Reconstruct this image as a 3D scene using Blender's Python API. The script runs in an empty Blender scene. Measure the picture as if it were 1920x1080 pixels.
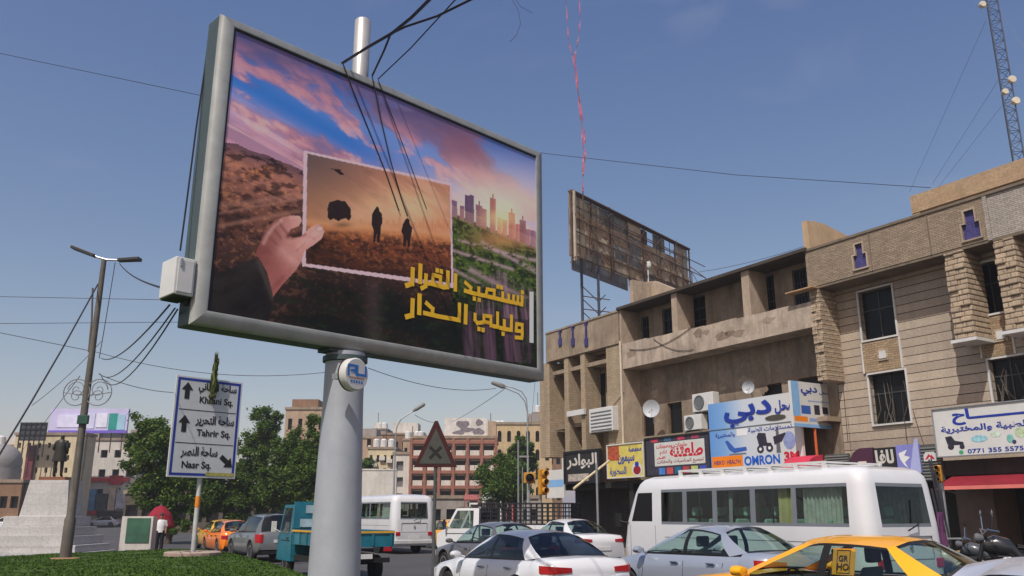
import bpy, bmesh, math, random, unicodedata
import numpy as np
from mathutils import Vector, Matrix
random.seed(7)
R = math.radians
scene = bpy.context.scene
COL = scene.collection

# ---------------------------------------------------------------- camera, sky, sun, exposure
PITCH = R(15); FPX = 1583.0; CZ = 1.7
cd = bpy.data.cameras.new('camera'); cam = bpy.data.objects.new('camera', cd); COL.objects.link(cam)
cam.location = (0, 0, CZ); cam.rotation_euler = (R(90) + PITCH, 0, 0)
cd.sensor_width = 36; cd.lens = FPX / 1920 * 36; cd.clip_start = .1; cd.clip_end = 3000
scene.camera = cam
SUN_DIR = Vector((-.42, -.91, 0)).normalized()
SUN_EL = R(54)
sv = Vector((SUN_DIR.x * math.cos(SUN_EL), SUN_DIR.y * math.cos(SUN_EL), math.sin(SUN_EL)))
sl = bpy.data.lights.new('sun', 'SUN'); sl.energy = 3.9; sl.angle = R(.5); sl.color = (1, .965, .92)
so = bpy.data.objects.new('sun', sl); COL.objects.link(so)
so.rotation_euler = sv.to_track_quat('Z', 'Y').to_euler(); so.location = (0, -20, 40)
world = bpy.data.worlds.new('World'); scene.world = world; world.use_nodes = True
nt = world.node_tree; nt.nodes.clear()
wo = nt.nodes.new('ShaderNodeOutputWorld'); bg = nt.nodes.new('ShaderNodeBackground')
sky = nt.nodes.new('ShaderNodeTexSky'); sky.sky_type = 'NISHITA'; sky.sun_disc = False
sky.sun_elevation = SUN_EL; sky.sun_rotation = math.atan2(sv.x, sv.y)
sky.air_density = 1.0; sky.dust_density = 1.3; sky.ozone_density = 1.6; sky.altitude = 0
bg.inputs['Strength'].default_value = .134
tc = nt.nodes.new('ShaderNodeTexCoord'); mp = nt.nodes.new('ShaderNodeMapping')
mp.inputs['Scale'].default_value = (2.2, 2.2, 6); mp.inputs['Rotation'].default_value = (0, R(20), R(25))
nz = nt.nodes.new('ShaderNodeTexNoise'); nz.inputs['Scale'].default_value = 1.6; nz.inputs['Detail'].default_value = 7; nz.inputs['Distortion'].default_value = .8
rp = nt.nodes.new('ShaderNodeValToRGB'); rp.color_ramp.elements[0].position = .55; rp.color_ramp.elements[1].position = .85
rp.color_ramp.elements[0].color = (0, 0, 0, 1); rp.color_ramp.elements[1].color = (.3, .3, .3, 1)
mx = nt.nodes.new('ShaderNodeMix'); mx.data_type = 'RGBA'; mx.inputs['B'].default_value = (3.0, 3.2, 3.9, 1)
sepc = nt.nodes.new('ShaderNodeSeparateColor'); comb = nt.nodes.new('ShaderNodeCombineColor')   # dusty, milky daylight: per-channel response of the air
nt.links.new(sky.outputs[0], sepc.inputs[0])
for _i, (_k, _g) in enumerate([(.735, 1.27), (.745, 1.08), (1.27, .69)]):
    _p = nt.nodes.new('ShaderNodeMath'); _p.operation = 'POWER'; _p.inputs[1].default_value = _g; _q = nt.nodes.new('ShaderNodeMath'); _q.operation = 'MULTIPLY'; _q.inputs[1].default_value = _k
    nt.links.new(sepc.outputs[_i], _p.inputs[0]); nt.links.new(_p.outputs[0], _q.inputs[0]); nt.links.new(_q.outputs[0], comb.inputs[_i])
nt.links.new(tc.outputs['Generated'], mp.inputs[0]); nt.links.new(mp.outputs[0], nz.inputs['Vector'])
nt.links.new(nz.outputs['Fac'], rp.inputs[0]); nt.links.new(rp.outputs[0], mx.inputs['Factor'])
nt.links.new(comb.outputs[0], mx.inputs['A'])
nt.links.new(mx.outputs['Result'], bg.inputs['Color']); nt.links.new(bg.outputs[0], wo.inputs[0])
scene.view_settings.view_transform = 'Standard'; scene.view_settings.look = 'None'
scene.view_settings.exposure = .02; scene.view_settings.gamma = 1
scene.cycles.max_bounces = 6; scene.cycles.transparent_max_bounces = 12
scene.cycles.caustics_reflective = False; scene.cycles.caustics_refractive = False

# ---------------------------------------------------------------- photograph rays to real places
def ray(px, py):
    v = (540 - py) / FPX
    return ((px - 960) / FPX, math.cos(PITCH) - math.sin(PITCH) * v, math.sin(PITCH) + math.cos(PITCH) * v)
def dp(px, py, Y):
    r = ray(px, py); k = Y / r[1]
    return Vector((r[0] * k, Y, CZ + r[2] * k))
def gp(px, py, z=0):
    r = ray(px, py); k = (z - CZ) / r[2]
    return Vector((r[0] * k, r[1] * k, z))
class Plane:
    """A vertical wall plane: origin on the ground, azimuth of its u axis."""
    def __init__(s, o, t):
        s.o = Vector((o[0], o[1], 0)); s.t = Vector((t[0], t[1], 0)).normalized(); s.rz = math.atan2(s.t.y, s.t.x)
        s.d = Vector((-s.t.y, s.t.x, 0))
    def uz(s, px, py, y=0):
        r = ray(px, py); o = s.o + s.d * y; t = s.t
        det = -r[0] * t.y + t.x * r[1]
        k = (-o.x * t.y + o.y * t.x) / det; u = (r[0] * o.y - r[1] * o.x) / det
        return u, CZ + r[2] * k
    def px(s, u, y, z):
        p = s.o + s.t * u + s.d * y; p.z = z - CZ
        c, n = math.cos(PITCH), math.sin(PITCH)
        f = p.y * c + p.z * n; up = -p.y * n + p.z * c
        return 960 + FPX * p.x / f, 540 - FPX * up / f

# ---------------------------------------------------------------- mesh helpers
class MB:
    def __init__(s): s.v = []; s.f = []
    def add(s, vs, fs):
        b = len(s.v); s.v += [tuple(p) for p in vs]; s.f += [tuple(i + b for i in f) for f in fs]; return s
    def box(s, x0, x1, y0, y1, z0, z1):
        x0, x1 = min(x0, x1), max(x0, x1); y0, y1 = min(y0, y1), max(y0, y1); z0, z1 = min(z0, z1), max(z0, z1)
        return s.add([(x0, y0, z0), (x1, y0, z0), (x1, y1, z0), (x0, y1, z0), (x0, y0, z1), (x1, y0, z1), (x1, y1, z1), (x0, y1, z1)],
                     [(3, 2, 1, 0), (4, 5, 6, 7), (0, 1, 5, 4), (1, 2, 6, 5), (2, 3, 7, 6), (3, 0, 4, 7)])
    def quad(s, a, b, c, d): return s.add([a, b, c, d], [(0, 1, 2, 3)])
    def poly(s, pts): return s.add(pts, [tuple(range(len(pts)))])
    def prism(s, pts, vec):
        n = len(pts); q = [Vector(p) for p in pts]; w = Vector(vec)
        return s.add(q + [p + w for p in q], [tuple(range(n))[::-1], tuple(range(n, 2 * n))] + [(i, (i + 1) % n, (i + 1) % n + n, i + n) for i in range(n)])
    def tube(s, pts, r, n=8, cap=True):
        P = [Vector(p) for p in pts]; rs = r if isinstance(r, (list, tuple)) else [r] * len(P)
        b = len(s.v); up = None
        for i, p in enumerate(P):
            d = (P[min(i + 1, len(P) - 1)] - P[max(i - 1, 0)])
            d = d.normalized() if d.length > 1e-9 else Vector((0, 0, 1))
            a = Vector((0, 0, 1)) if abs(d.z) < .95 else Vector((1, 0, 0))
            if up is not None: a = up
            x = d.cross(a); x = x.normalized() if x.length > 1e-6 else Vector((1, 0, 0)); y = x.cross(d).normalized(); up = y
            for k in range(n):
                t = 2 * math.pi * k / n
                s.v.append(tuple(p + (x * math.cos(t) + y * math.sin(t)) * rs[i]))
        for i in range(len(P) - 1):
            for k in range(n):
                s.f.append((b + i * n + k, b + i * n + (k + 1) % n, b + (i + 1) * n + (k + 1) % n, b + (i + 1) * n + k))
        if cap:
            s.f.append(tuple(b + k for k in range(n))[::-1]); s.f.append(tuple(b + (len(P) - 1) * n + k for k in range(n)))
        return s
    def lathe(s, prof, n=24, c=(0, 0, 0), axis='z'):
        b = len(s.v)
        for (r, h) in prof:
            for k in range(n):
                t = 2 * math.pi * k / n; a, e = r * math.cos(t), r * math.sin(t)
                s.v.append((c[0] + a, c[1] + e, c[2] + h) if axis == 'z' else (c[0] + a, c[1] + h, c[2] + e) if axis == 'y' else (c[0] + h, c[1] + a, c[2] + e))
        for i in range(len(prof) - 1):
            for k in range(n):
                s.f.append((b + i * n + k, b + i * n + (k + 1) % n, b + (i + 1) * n + (k + 1) % n, b + (i + 1) * n + k))
        if prof[0][0] > 1e-4: s.f.append(tuple(b + k for k in range(n))[::-1])
        if prof[-1][0] > 1e-4: s.f.append(tuple(b + (len(prof) - 1) * n + k for k in range(n)))
        return s
    def build(s, name, mat, parent=None, smooth=None, bevel=0, weld=False, recalc=True):
        me = bpy.data.meshes.new(name); me.from_pydata(s.v, [], s.f)
        if recalc or weld:
            bm = bmesh.new(); bm.from_mesh(me)
            if weld: bmesh.ops.remove_doubles(bm, verts=bm.verts, dist=1e-4)
            if recalc: bmesh.ops.recalc_face_normals(bm, faces=bm.faces)
            bm.to_mesh(me); bm.free()
        me.materials.append(mat)
        if smooth is not None:
            me.polygons.foreach_set('use_smooth', [True] * len(me.polygons)); me.set_sharp_from_angle(angle=R(smooth))
        o = bpy.data.objects.new(name, me); COL.objects.link(o)
        if parent: o.parent = parent
        if bevel:
            m = o.modifiers.new('bevel', 'BEVEL'); m.width = bevel; m.segments = 2; m.limit_method = 'ANGLE'; m.angle_limit = R(40)
        return o
def tag(o, label=None, cat=None, group=None, kind=None):
    if label: o['label'] = label
    if cat: o['category'] = cat
    if group: o['group'] = group
    if kind: o['kind'] = kind
    return o
def thing(name, label, cat, loc=(0, 0, 0), rz=0, group=None):
    o = bpy.data.objects.new(name, None); COL.objects.link(o); o.empty_display_size = .3
    o.location = loc; o.rotation_euler = (0, 0, rz)
    return tag(o, label, cat, group)
def copy_tree(o, parent=None):
    c = o.copy(); COL.objects.link(c)
    if parent: c.parent = parent
    for ch in list(o.children): copy_tree(ch, c)
    return c

# ---------------------------------------------------------------- materials
def S(r, g, b):
    f = lambda c: (c / 255 / 12.92) if c <= 10 else ((c / 255 + .055) / 1.055) ** 2.4
    return (f(r), f(g), f(b))
def new_mat(name):
    m = bpy.data.materials.new(name); m.use_nodes = True; t = m.node_tree
    return m, t, t.nodes['Principled BSDF'], t.nodes['Material Output']
def noise(t, vec, scale, detail=6, rough=.6, dist=0):
    n = t.nodes.new('ShaderNodeTexNoise'); n.inputs['Scale'].default_value = scale; n.inputs['Detail'].default_value = detail
    n.inputs['Roughness'].default_value = rough; n.inputs['Distortion'].default_value = dist
    t.links.new(vec, n.inputs['Vector']); return n.outputs['Fac']
def ramp(t, fac, stops):
    r = t.nodes.new('ShaderNodeValToRGB'); e = r.color_ramp.elements
    while len(e) < len(stops): e.new(.5)
    for k, (p, c) in enumerate(stops):
        e[k].position = p; e[k].color = (*c, 1) if len(c) == 3 else c
    t.links.new(fac, r.inputs[0]); return r.outputs[0]
def mixc(t, fac, a, b, mode='MIX'):
    m = t.nodes.new('ShaderNodeMix'); m.data_type = 'RGBA'; m.blend_type = mode
    for i, v in (('Factor', fac), ('A', a), ('B', b)):
        if isinstance(v, (int, float)): m.inputs[i].default_value = v
        elif isinstance(v, tuple): m.inputs[i].default_value = (*v[:3], 1)
        else: t.links.new(v, m.inputs[i])
    return m.outputs['Result']
def objco(t, scale=(1, 1, 1)):
    c = t.nodes.new('ShaderNodeTexCoord'); m = t.nodes.new('ShaderNodeMapping'); m.inputs['Scale'].default_value = scale
    t.links.new(c.outputs['Object'], m.inputs[0]); return m.outputs[0]
def bump(t, b, h, strength=.3, dist=.02):
    n = t.nodes.new('ShaderNodeBump'); n.inputs['Strength'].default_value = strength; n.inputs['Distance'].default_value = dist
    t.links.new(h, n.inputs['Height']); t.links.new(n.outputs[0], b.inputs['Normal'])
def M(name, col, rough=.6, metal=0, var=.12, scale=2.5, bmp=0, bscale=30, coat=0, streak=0, spec=.4):
    m, t, b, o = new_mat(name)
    b.inputs['Roughness'].default_value = rough; b.inputs['Metallic'].default_value = metal
    b.inputs['Coat Weight'].default_value = coat; b.inputs['Coat Roughness'].default_value = .05; b.inputs['Specular IOR Level'].default_value = spec
    if var or streak:
        v = objco(t); f = noise(t, v, scale)
        c = ramp(t, f, [(.3, tuple(k * (1 - var) for k in col)), (.7, tuple(min(1, k * (1 + var)) for k in col))])
        if streak:
            g = noise(t, objco(t, (1.0, 1.0, .4)), 1.1, 9, .68)
            c = mixc(t, ramp(t, g, [(.46, (0, 0, 0)), (.7, (streak,) * 3)]), c, tuple(k * .32 for k in col))
            g3 = noise(t, objco(t, (3.2, 3.2, .13)), 1.5, 5, .6); c = mixc(t, ramp(t, g3, [(.5, (0, 0, 0)), (.72, (streak * .6,) * 3)]), c, tuple(k * .45 for k in col))
            g4 = noise(t, v, 1.7, 12, .72, .6); c = mixc(t, ramp(t, g4, [(.5, (0, 0, 0)), (.58, (streak * .45,) * 3)]), c, tuple(k * .6 for k in col))
            g2 = noise(t, v, 9, 8)
            c = mixc(t, ramp(t, g2, [(.5, (0, 0, 0)), (.75, (streak * .5,) * 3)]), c, tuple(k * .5 for k in col))
        t.links.new(c, b.inputs['Base Color'])
    else: b.inputs['Base Color'].default_value = (*col, 1)
    if bmp: bump(t, b, noise(t, objco(t), bscale, 5), bmp)
    return m
def bricks(name, c1, c2, mortar, bw, bh, ms=.012, rough=.85, streak=.3, axis='xz', bmp=.5, offset=.5):
    m, t, b, o = new_mat(name); b.inputs['Roughness'].default_value = rough
    co = t.nodes.new('ShaderNodeTexCoord'); sp = t.nodes.new('ShaderNodeSeparateXYZ'); cb = t.nodes.new('ShaderNodeCombineXYZ'); ad = t.nodes.new('ShaderNodeMath')
    t.links.new(co.outputs['Object'], sp.inputs[0]); t.links.new(sp.outputs[0], ad.inputs[0]); t.links.new(sp.outputs[1], ad.inputs[1])
    t.links.new(ad.outputs[0], cb.inputs[0]); t.links.new(sp.outputs[2], cb.inputs[1])
    k = t.nodes.new('ShaderNodeTexBrick'); k.inputs['Scale'].default_value = 1; k.inputs['Brick Width'].default_value = bw; k.inputs['Row Height'].default_value = bh
    k.inputs['Mortar Size'].default_value = ms; k.inputs['Color1'].default_value = (*c1, 1); k.inputs['Color2'].default_value = (*c2, 1); k.inputs['Mortar'].default_value = (*mortar, 1)
    k.offset = offset; t.links.new(cb.outputs[0], k.inputs['Vector'])
    c = k.outputs['Color']
    g = noise(t, objco(t, (1.3, 1.3, .3)), 1.5, 6); c = mixc(t, ramp(t, g, [(.4, (0, 0, 0)), (.75, (streak,) * 3)]), c, tuple(q * .45 for q in c1))
    g = noise(t, objco(t), 14, 6); c = mixc(t, .35, c, ramp(t, g, [(.3, (.25, .25, .25)), (.7, (.75, .75, .75))]), 'OVERLAY')
    t.links.new(c, b.inputs['Base Color'])
    iv = t.nodes.new('ShaderNodeMath'); iv.operation = 'SUBTRACT'; iv.inputs[0].default_value = 1; t.links.new(k.outputs['Fac'], iv.inputs[1])
    bump(t, b, iv.outputs[0], bmp, .02); return m
def glass(name, tintc=(.75, .85, .82), clear=.75, rough=.02):
    m, t, b, o = new_mat(name); t.nodes.remove(b)
    tr = t.nodes.new('ShaderNodeBsdfTransparent'); tr.inputs[0].default_value = (*[c * clear for c in tintc], 1)
    gl = t.nodes.new('ShaderNodeBsdfGlossy'); gl.inputs['Roughness'].default_value = rough; gl.inputs[0].default_value = (.9, .95, .95, 1)
    fr = t.nodes.new('ShaderNodeLayerWeight'); fr.inputs[0].default_value = .5; mxs = t.nodes.new('ShaderNodeMixShader')
    pw = t.nodes.new('ShaderNodeMath'); pw.operation = 'POWER'; pw.inputs[1].default_value = 4.5; ma = t.nodes.new('ShaderNodeMath'); ma.operation = 'MULTIPLY_ADD'; ma.inputs[1].default_value = .9; ma.inputs[2].default_value = .055
    t.links.new(fr.outputs['Facing'], pw.inputs[0]); t.links.new(pw.outputs[0], ma.inputs[0]); t.links.new(ma.outputs[0], mxs.inputs[0]); t.links.new(tr.outputs[0], mxs.inputs[1]); t.links.new(gl.outputs[0], mxs.inputs[2]); t.links.new(mxs.outputs[0], o.inputs[0]); return m
def attr_mat(name, rough=.5, spec=.3):
    m, t, b, o = new_mat(name); a = t.nodes.new('ShaderNodeVertexColor'); a.layer_name = 'print'
    t.links.new(a.outputs[0], b.inputs['Base Color']); b.inputs['Roughness'].default_value = rough; b.inputs['Specular IOR Level'].default_value = spec; return m
MAT = {}
def K(key, *a, **k):
    if key not in MAT: MAT[key] = M(key, *a, **k)
    return MAT[key]
white = K('white_paint', (.60, .60, .58), .5, var=.08); black = K('black_paint', (.012, .012, .013), .45, var=.2)
dark = K('dark_interior', (.012, .012, .012), .8, var=.3); steel = K('galvanised_steel', (.36, .37, .38), .45, metal=.6, var=.15, scale=6)
rust = K('rusty_steel', (.11, .065, .042), .85, var=.45, scale=9); cable = K('cable_rubber', (.015, .015, .018), .6, var=0)
blueink = K('blue_sign_paint', S(30, 55, 150), .5, var=.06); blackink = K('black_lettering', (.012, .012, .012), .5, var=0)
redink = K('red_lettering', S(190, 30, 50), .5, var=.1); yellowink = K('yellow_lettering', S(226, 176, 32), .5, var=.05)
whiteink = K('white_lettering', (.75, .75, .74), .5, var=.04); orangeink = K('orange_print', S(235, 130, 20), .5, var=.06)
winglass = glass('window_glass', (.5, .6, .6), .35)
pane_dark, _t, _b, _o = new_mat('dim_window_pane'); _b.inputs['Base Color'].default_value = (.010, .0105, .011, 1); _b.inputs['Roughness'].default_value = .25; _b.inputs['Specular IOR Level'].default_value = .18

# ---------------------------------------------------------------- lettering (Arabic joined with its presentation forms)
FORM = {}
for _c in range(0xFE70, 0xFEFD):
    _d = unicodedata.decomposition(chr(_c)).split()
    if len(_d) == 2 and _d[0] in ('<isolated>', '<final>', '<initial>', '<medial>'): FORM.setdefault(chr(int(_d[1], 16)), {})[_d[0][1:3]] = chr(_c)
def arabic(s):
    out = []
    for i, c in enumerate(s):
        f = FORM.get(c)
        if not f: out.append(c); continue
        p = i > 0 and (s[i - 1] == '\u0640' or 'in' in FORM.get(s[i - 1], {}))
        n = 'in' in f and i + 1 < len(s) and (s[i + 1] == '\u0640' or 'fi' in FORM.get(s[i + 1], {}))
        out.append(f['me' if p and n else 'fi' if p and 'fi' in f else 'in' if n else 'is'])
    return ''.join(reversed(out))
def lettering(s, x0, x1, z0, z1, y, mat, parent, name='lettering', bold=.02, keep=False):
    """Flat painted letters fitted into the rectangle x0..x1, z0..z1 of the parent's local xz plane, facing -y."""
    if any('\u0600' <= c <= '\u06ff' for c in s): s = arabic(s)
    cu = bpy.data.curves.new('t', 'FONT'); cu.body = s; cu.offset = bold; cu.resolution_u = 3
    o = bpy.data.objects.new('t', cu); COL.objects.link(o); bpy.context.view_layer.update()
    me = bpy.data.meshes.new_from_object(o.evaluated_get(bpy.context.evaluated_depsgraph_get())); bpy.data.objects.remove(o)
    n = len(me.vertices); co = np.zeros(n * 3); me.vertices.foreach_get('co', co); co = co.reshape(-1, 3)
    lab = np.arange(n); ed = np.zeros(len(me.edges) * 2, int); me.edges.foreach_get('vertices', ed); ed = ed.reshape(-1, 2)
    while True:
        mn = np.minimum(lab[ed[:, 0]], lab[ed[:, 1]]); l2 = lab.copy(); np.minimum.at(l2, ed[:, 0], mn); np.minimum.at(l2, ed[:, 1], mn)
        if (l2 == lab).all(): break
        lab = l2
    _, idx = np.unique(lab, return_inverse=True)
    lo, hi = co.min(0), co.max(0); q = np.zeros_like(co)
    q[:, 0] = x0 + (co[:, 0] - lo[0]) / (hi[0] - lo[0]) * (x1 - x0); q[:, 2] = z0 + (co[:, 1] - lo[1]) / (hi[1] - lo[1]) * (z1 - z0)
    q[:, 1] = y - (idx % 5) * .0006
    me.vertices.foreach_set('co', q.ravel()); me.materials.clear(); me.materials.append(mat); me.name = name; me.update()
    o = bpy.data.objects.new(name, me); COL.objects.link(o); o.parent = parent; return o
def strokes(lines, w):
    """thick polylines in a 2-D frame -> list of quads (mitre-free, square ends)"""
    out = []
    for l in lines:
        for (a, b) in zip(l[:-1], l[1:]):
            a, b = Vector(a), Vector(b); d = (b - a).normalized(); n = Vector((-d.y, d.x)) * w / 2; a2, b2 = a - d * w / 2 * .9, b + d * w / 2 * .9
            out.append([a2 + n, b2 + n, b2 - n, a2 - n])
    return out

# ================================================================ THE ADVERTISING BILLBOARD
def vnoise(x, y, seed):
    rng = np.random.RandomState(seed); g = rng.rand(256, 256)
    xi = np.floor(x).astype(int); yi = np.floor(y).astype(int); fx = x - xi; fy = y - yi
    fx = fx * fx * (3 - 2 * fx); fy = fy * fy * (3 - 2 * fy)
    a = g[yi % 256, xi % 256]; b = g[yi % 256, (xi + 1) % 256]; c = g[(yi + 1) % 256, xi % 256]; d = g[(yi + 1) % 256, (xi + 1) % 256]
    return (a * (1 - fx) + b * fx) * (1 - fy) + (c * (1 - fx) + d * fx) * fy
def fbm(x, y, o=5, seed=1):
    s = 0; a = .5; n = 0
    for k in range(o): s = s + a * vnoise(x * 2 ** k + 17 * k, y * 2 ** k + 31 * k, seed + k); n += a; a *= .55
    return s / n
def inside(X, Y, pts):
    r = np.zeros(X.shape, bool); n = len(pts)
    for i in range(n):
        (x0, y0), (x1, y1) = pts[i], pts[(i + 1) % n]
        if y0 == y1: continue
        c = ((y0 > Y) != (y1 > Y)) & (X < (x1 - x0) * (Y - y0) / (y1 - y0) + x0); r ^= c
    return r
def sm(a, b, x): t = np.clip((x - a) / (b - a), 0, 1); return t * t * (3 - 2 * t)
def lerp(a, b, t): return a * (1 - t[..., None]) + b * t[..., None]

BB = Plane(dp(387, 583, 10), (math.sin(R(44.6)), math.cos(R(44.6))))
bb = thing('billboard', 'grey framed billboard on a thick column, printed with a hand holding a photo', 'billboard', BB.o, BB.rz)
BW, BZ0, BZ1 = 5.9, 4.09, 7.98
frame_m = K('billboard_aluminium', S(164, 166, 162), .5, metal=.2, var=.12, scale=4, streak=.2)
side_m = K('billboard_side_panel', S(70, 84, 86), .6, var=.12, streak=.2)
m = MB()
fw = .19
def frame_bar(m, a, b, c, d):   # mitred bar with a rounded front: outer a-b, inner d-c (u, z)
    prof = [(0, .04), (.0, .02), (.22, -.022), (.9, -.03), (1, -.024), (1, .0)]
    va = [(a[0] + (d[0] - a[0]) * p, q, a[1] + (d[1] - a[1]) * p) for p, q in prof]; vb = [(b[0] + (c[0] - b[0]) * p, q, b[1] + (c[1] - b[1]) * p) for p, q in prof]
    n = len(prof); m.add(va + vb, [(i, i + 1, n + i + 1, n + i) for i in range(n - 1)])
O = [(-fw, BZ0 - fw), (BW + fw, BZ0 - fw), (BW + fw, BZ1 + fw * .7), (-fw, BZ1 + fw * .7)]; I = [(0, BZ0), (BW, BZ0), (BW, BZ1), (0, BZ1)]
for i in range(4):
    j = (i + 1) % 4; frame_bar(m, O[i], O[j], I[j], I[i])
m.build('frame', frame_m, bb, smooth=50)
m = MB(); m.box(-fw, BW + fw, .041, .36, BZ0 - fw, BZ1 + fw * .7); m.box(-fw + .05, BW + fw - .05, .362, .42, BZ0 - fw + .06, BZ1 + fw * .7 - .05)
m.build('casing', side_m, bb, bevel=.02)
m = MB(); d = .012
m.box(-.0, BW, -.008, .012, BZ1 - .035, BZ1); m.box(0, .03, -.008, .012, BZ0, BZ1 - .035); m.build('gasket', black, bb)
m = MB(); ua, _ = BB.uz(646, 700, .2)
m.lathe([(.36, 0), (.345, .5), (.335, 1.2), (.275, 3.2), (.272, 3.88)], 40, (ua, .2, 0)); m.build('column', K('grey_column_paint', S(164, 168, 175), .5, var=.08, scale=3, streak=.10, metal=.1), bb, smooth=40)
m = MB(); m.box(ua - .36, ua + .36, .05, .35, BZ0 - fw - .04, BZ0 - fw - .002); m.lathe([(.278, 3.74), (.31, 3.75), (.31, 3.82)], 32, (ua, .2, 0)); m.build('mounting_plate', side_m, bb, smooth=40)
us, _ = BB.uz(677, 110, .2); _, zs = BB.uz(677, 36, .2)
m = MB(); m.lathe([(.125, BZ1), (.125, zs - .03), (.10, zs), (0, zs)], 28, (us, .2, 0)); m.build('mast_stub', K('stub_steel', S(196, 192, 186), .4, metal=.4, var=.12, streak=.2), bb, smooth=40)
# poster print: a fine mesh whose colours are worked out here
NX, NZ = 560, 372
uu, zz = np.meshgrid(np.linspace(0, BW, NX), np.linspace(BZ0, BZ1, NZ))
c_, n_ = math.cos(PITCH), math.sin(PITCH)
wx = BB.o.x + BB.t.x * uu; wy = BB.o.y + BB.t.y * uu; wz = zz - CZ; ff = wy * c_ + wz * n_
X = 960 + FPX * wx / ff; Y = 540 - FPX * (-wy * n_ + wz * c_) / ff
A3 = lambda *c: np.array(S(*c))
h = (zz - BZ0) / (BZ1 - BZ0); s_ = uu / BW
full = lambda c: np.broadcast_to(A3(*c), X.shape + (3,))
def line(x0, y0, x1, y1, w, soft=1.0):
    tt = np.clip(((X - x0) * (x1 - x0) + (Y - y0) * (y1 - y0)) / ((x1 - x0) ** 2 + (y1 - y0) ** 2), 0, 1); return np.exp(-(np.hypot(X - x0 - tt * (x1 - x0), Y - y0 - tt * (y1 - y0)) / w) ** 2)
def spot(x, y, a, b2): return np.exp(-(((X - x) / a) ** 2 + ((Y - y) / b2) ** 2))
# sunset sky
hs = h + (s_ - .3) * .10
P = lerp(full((216, 160, 176)), full((238, 206, 206)), sm(.25, .85, s_)); P = lerp(P, A3(118, 150, 214), sm(.58, .78, hs)); P = lerp(P, A3(52, 84, 160), sm(.78, 1.0, hs + (.25 - s_) * .2))
P = lerp(P, A3(46, 120, 205), np.exp(-((hs - .80 + .20 * s_) / .07) ** 2) * sm(.62, .30, s_) * .9)
w1 = fbm(uu * .8 + 2, zz * 1.3, 4, 90) - .5; w2 = fbm(uu * .8 + 9, zz * 1.3 + 4, 4, 95) - .5; tz_ = zz + uu * .24
c1 = fbm(uu * .55 + w1 * 1.4, tz_ * 1.9 + w2 * 1.4, 6, 5); c2 = fbm(uu * 1.7 + w2 * 1.6, tz_ * 4.2 + w1 * 1.6, 6, 44); c3 = fbm(uu * 5, tz_ * 9, 4, 52)
zone = sm(.50, .64, hs + .10 * w1); ch = np.exp(-((hs - .80 + .20 * s_) / .055) ** 2) * sm(.6, .3, s_)
k = sm(.40, .60, c1 * .7 + c2 * .4 - .05 - .16 * ch) * zone; P = lerp(P, A3(128, 104, 138), k * .8)
k2 = sm(.44, .62, c2 * .65 + c1 * .35 + .12 * (c3 - .5) - .12 * ch) * zone * sm(.98, .86, hs + .12 * w2); P = lerp(P, A3(214, 146, 158), k2 * .75)
k3 = sm(.54, .68, c2 * .7 + c3 * .3 - .08 * ch) * zone * sm(.92, .7, hs); P = lerp(P, A3(244, 196, 188), k3 * .65)
P = lerp(P, A3(88, 80, 122), sm(.5, .66, c1) * sm(.86, 1.0, hs) * .7); P = lerp(P, A3(150, 96, 112), sm(.45, .62, c1) * spot(905, 275, 120, 45) * .75)
st = fbm(uu * .45 + w1 * .3, tz_ * 8 + w2, 5, 71); low = np.exp(-((hs - .60) / .10) ** 2); P = lerp(P, A3(142, 112, 146), sm(.46, .62, st) * .55 * low); P = lerp(P, A3(246, 206, 206), sm(.52, .66, fbm(uu * .5 + 4, tz_ * 10, 4, 77)) * .5 * low)
P = lerp(P, A3(255, 222, 196), spot(925, 385, 130, 60) * .85); P = lerp(P, A3(255, 240, 190), spot(938, 405, 24, 18))
n1 = fbm(uu * 5, zz * 12, 6, 11); n2 = fbm(uu * 18, zz * 26, 4, 21); n3 = fbm(uu * 2.2 + 4, zz * 5, 5, 31); n4 = fbm(uu * 9 + zz * 5, zz * 20 - uu * 6, 5, 35)
# desert at left
hill = np.interp(X, [390, 420, 445, 470, 500, 530, 568, 700, 848], [262, 267, 270, 284, 291, 304, 320, 350, 392]) + 4 * (n1 - .5)
k = (Y > hill) & (X < 850); dpt = np.clip((Y - hill) / 230, 0, 1)
des = lerp(full((112, 80, 88)), full((176, 116, 98)), sm(0, .16, dpt)); des = lerp(des, A3(120, 76, 62), sm(.15, .5, dpt)); des = lerp(des, A3(62, 42, 36), sm(.5, 1, dpt))
des = lerp(des, A3(70, 46, 46), sm(.46, .62, n4) * .6 * sm(.05, .2, dpt)); des = lerp(des, A3(64, 50, 58), sm(.5, .62, n1) * .7 * sm(.12, .0, dpt)); des = lerp(des, A3(214, 146, 104), sm(.54, .70, n2) * .5 * sm(.06, .2, dpt) * (1 - .6 * dpt)); des = lerp(des, A3(36, 26, 26), sm(.52, .64, n1) * .75)
for q in (line(400, 388, 568, 366, 5), line(400, 402, 568, 372, 3), line(405, 425, 560, 396, 4)): des = lerp(des, A3(190, 136, 116), q * .35)
des = lerp(des, A3(204, 128, 84), sm(.5, .64, n2) * spot(460, 322, 80, 10) * .8); P[k] = des[k]
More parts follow.
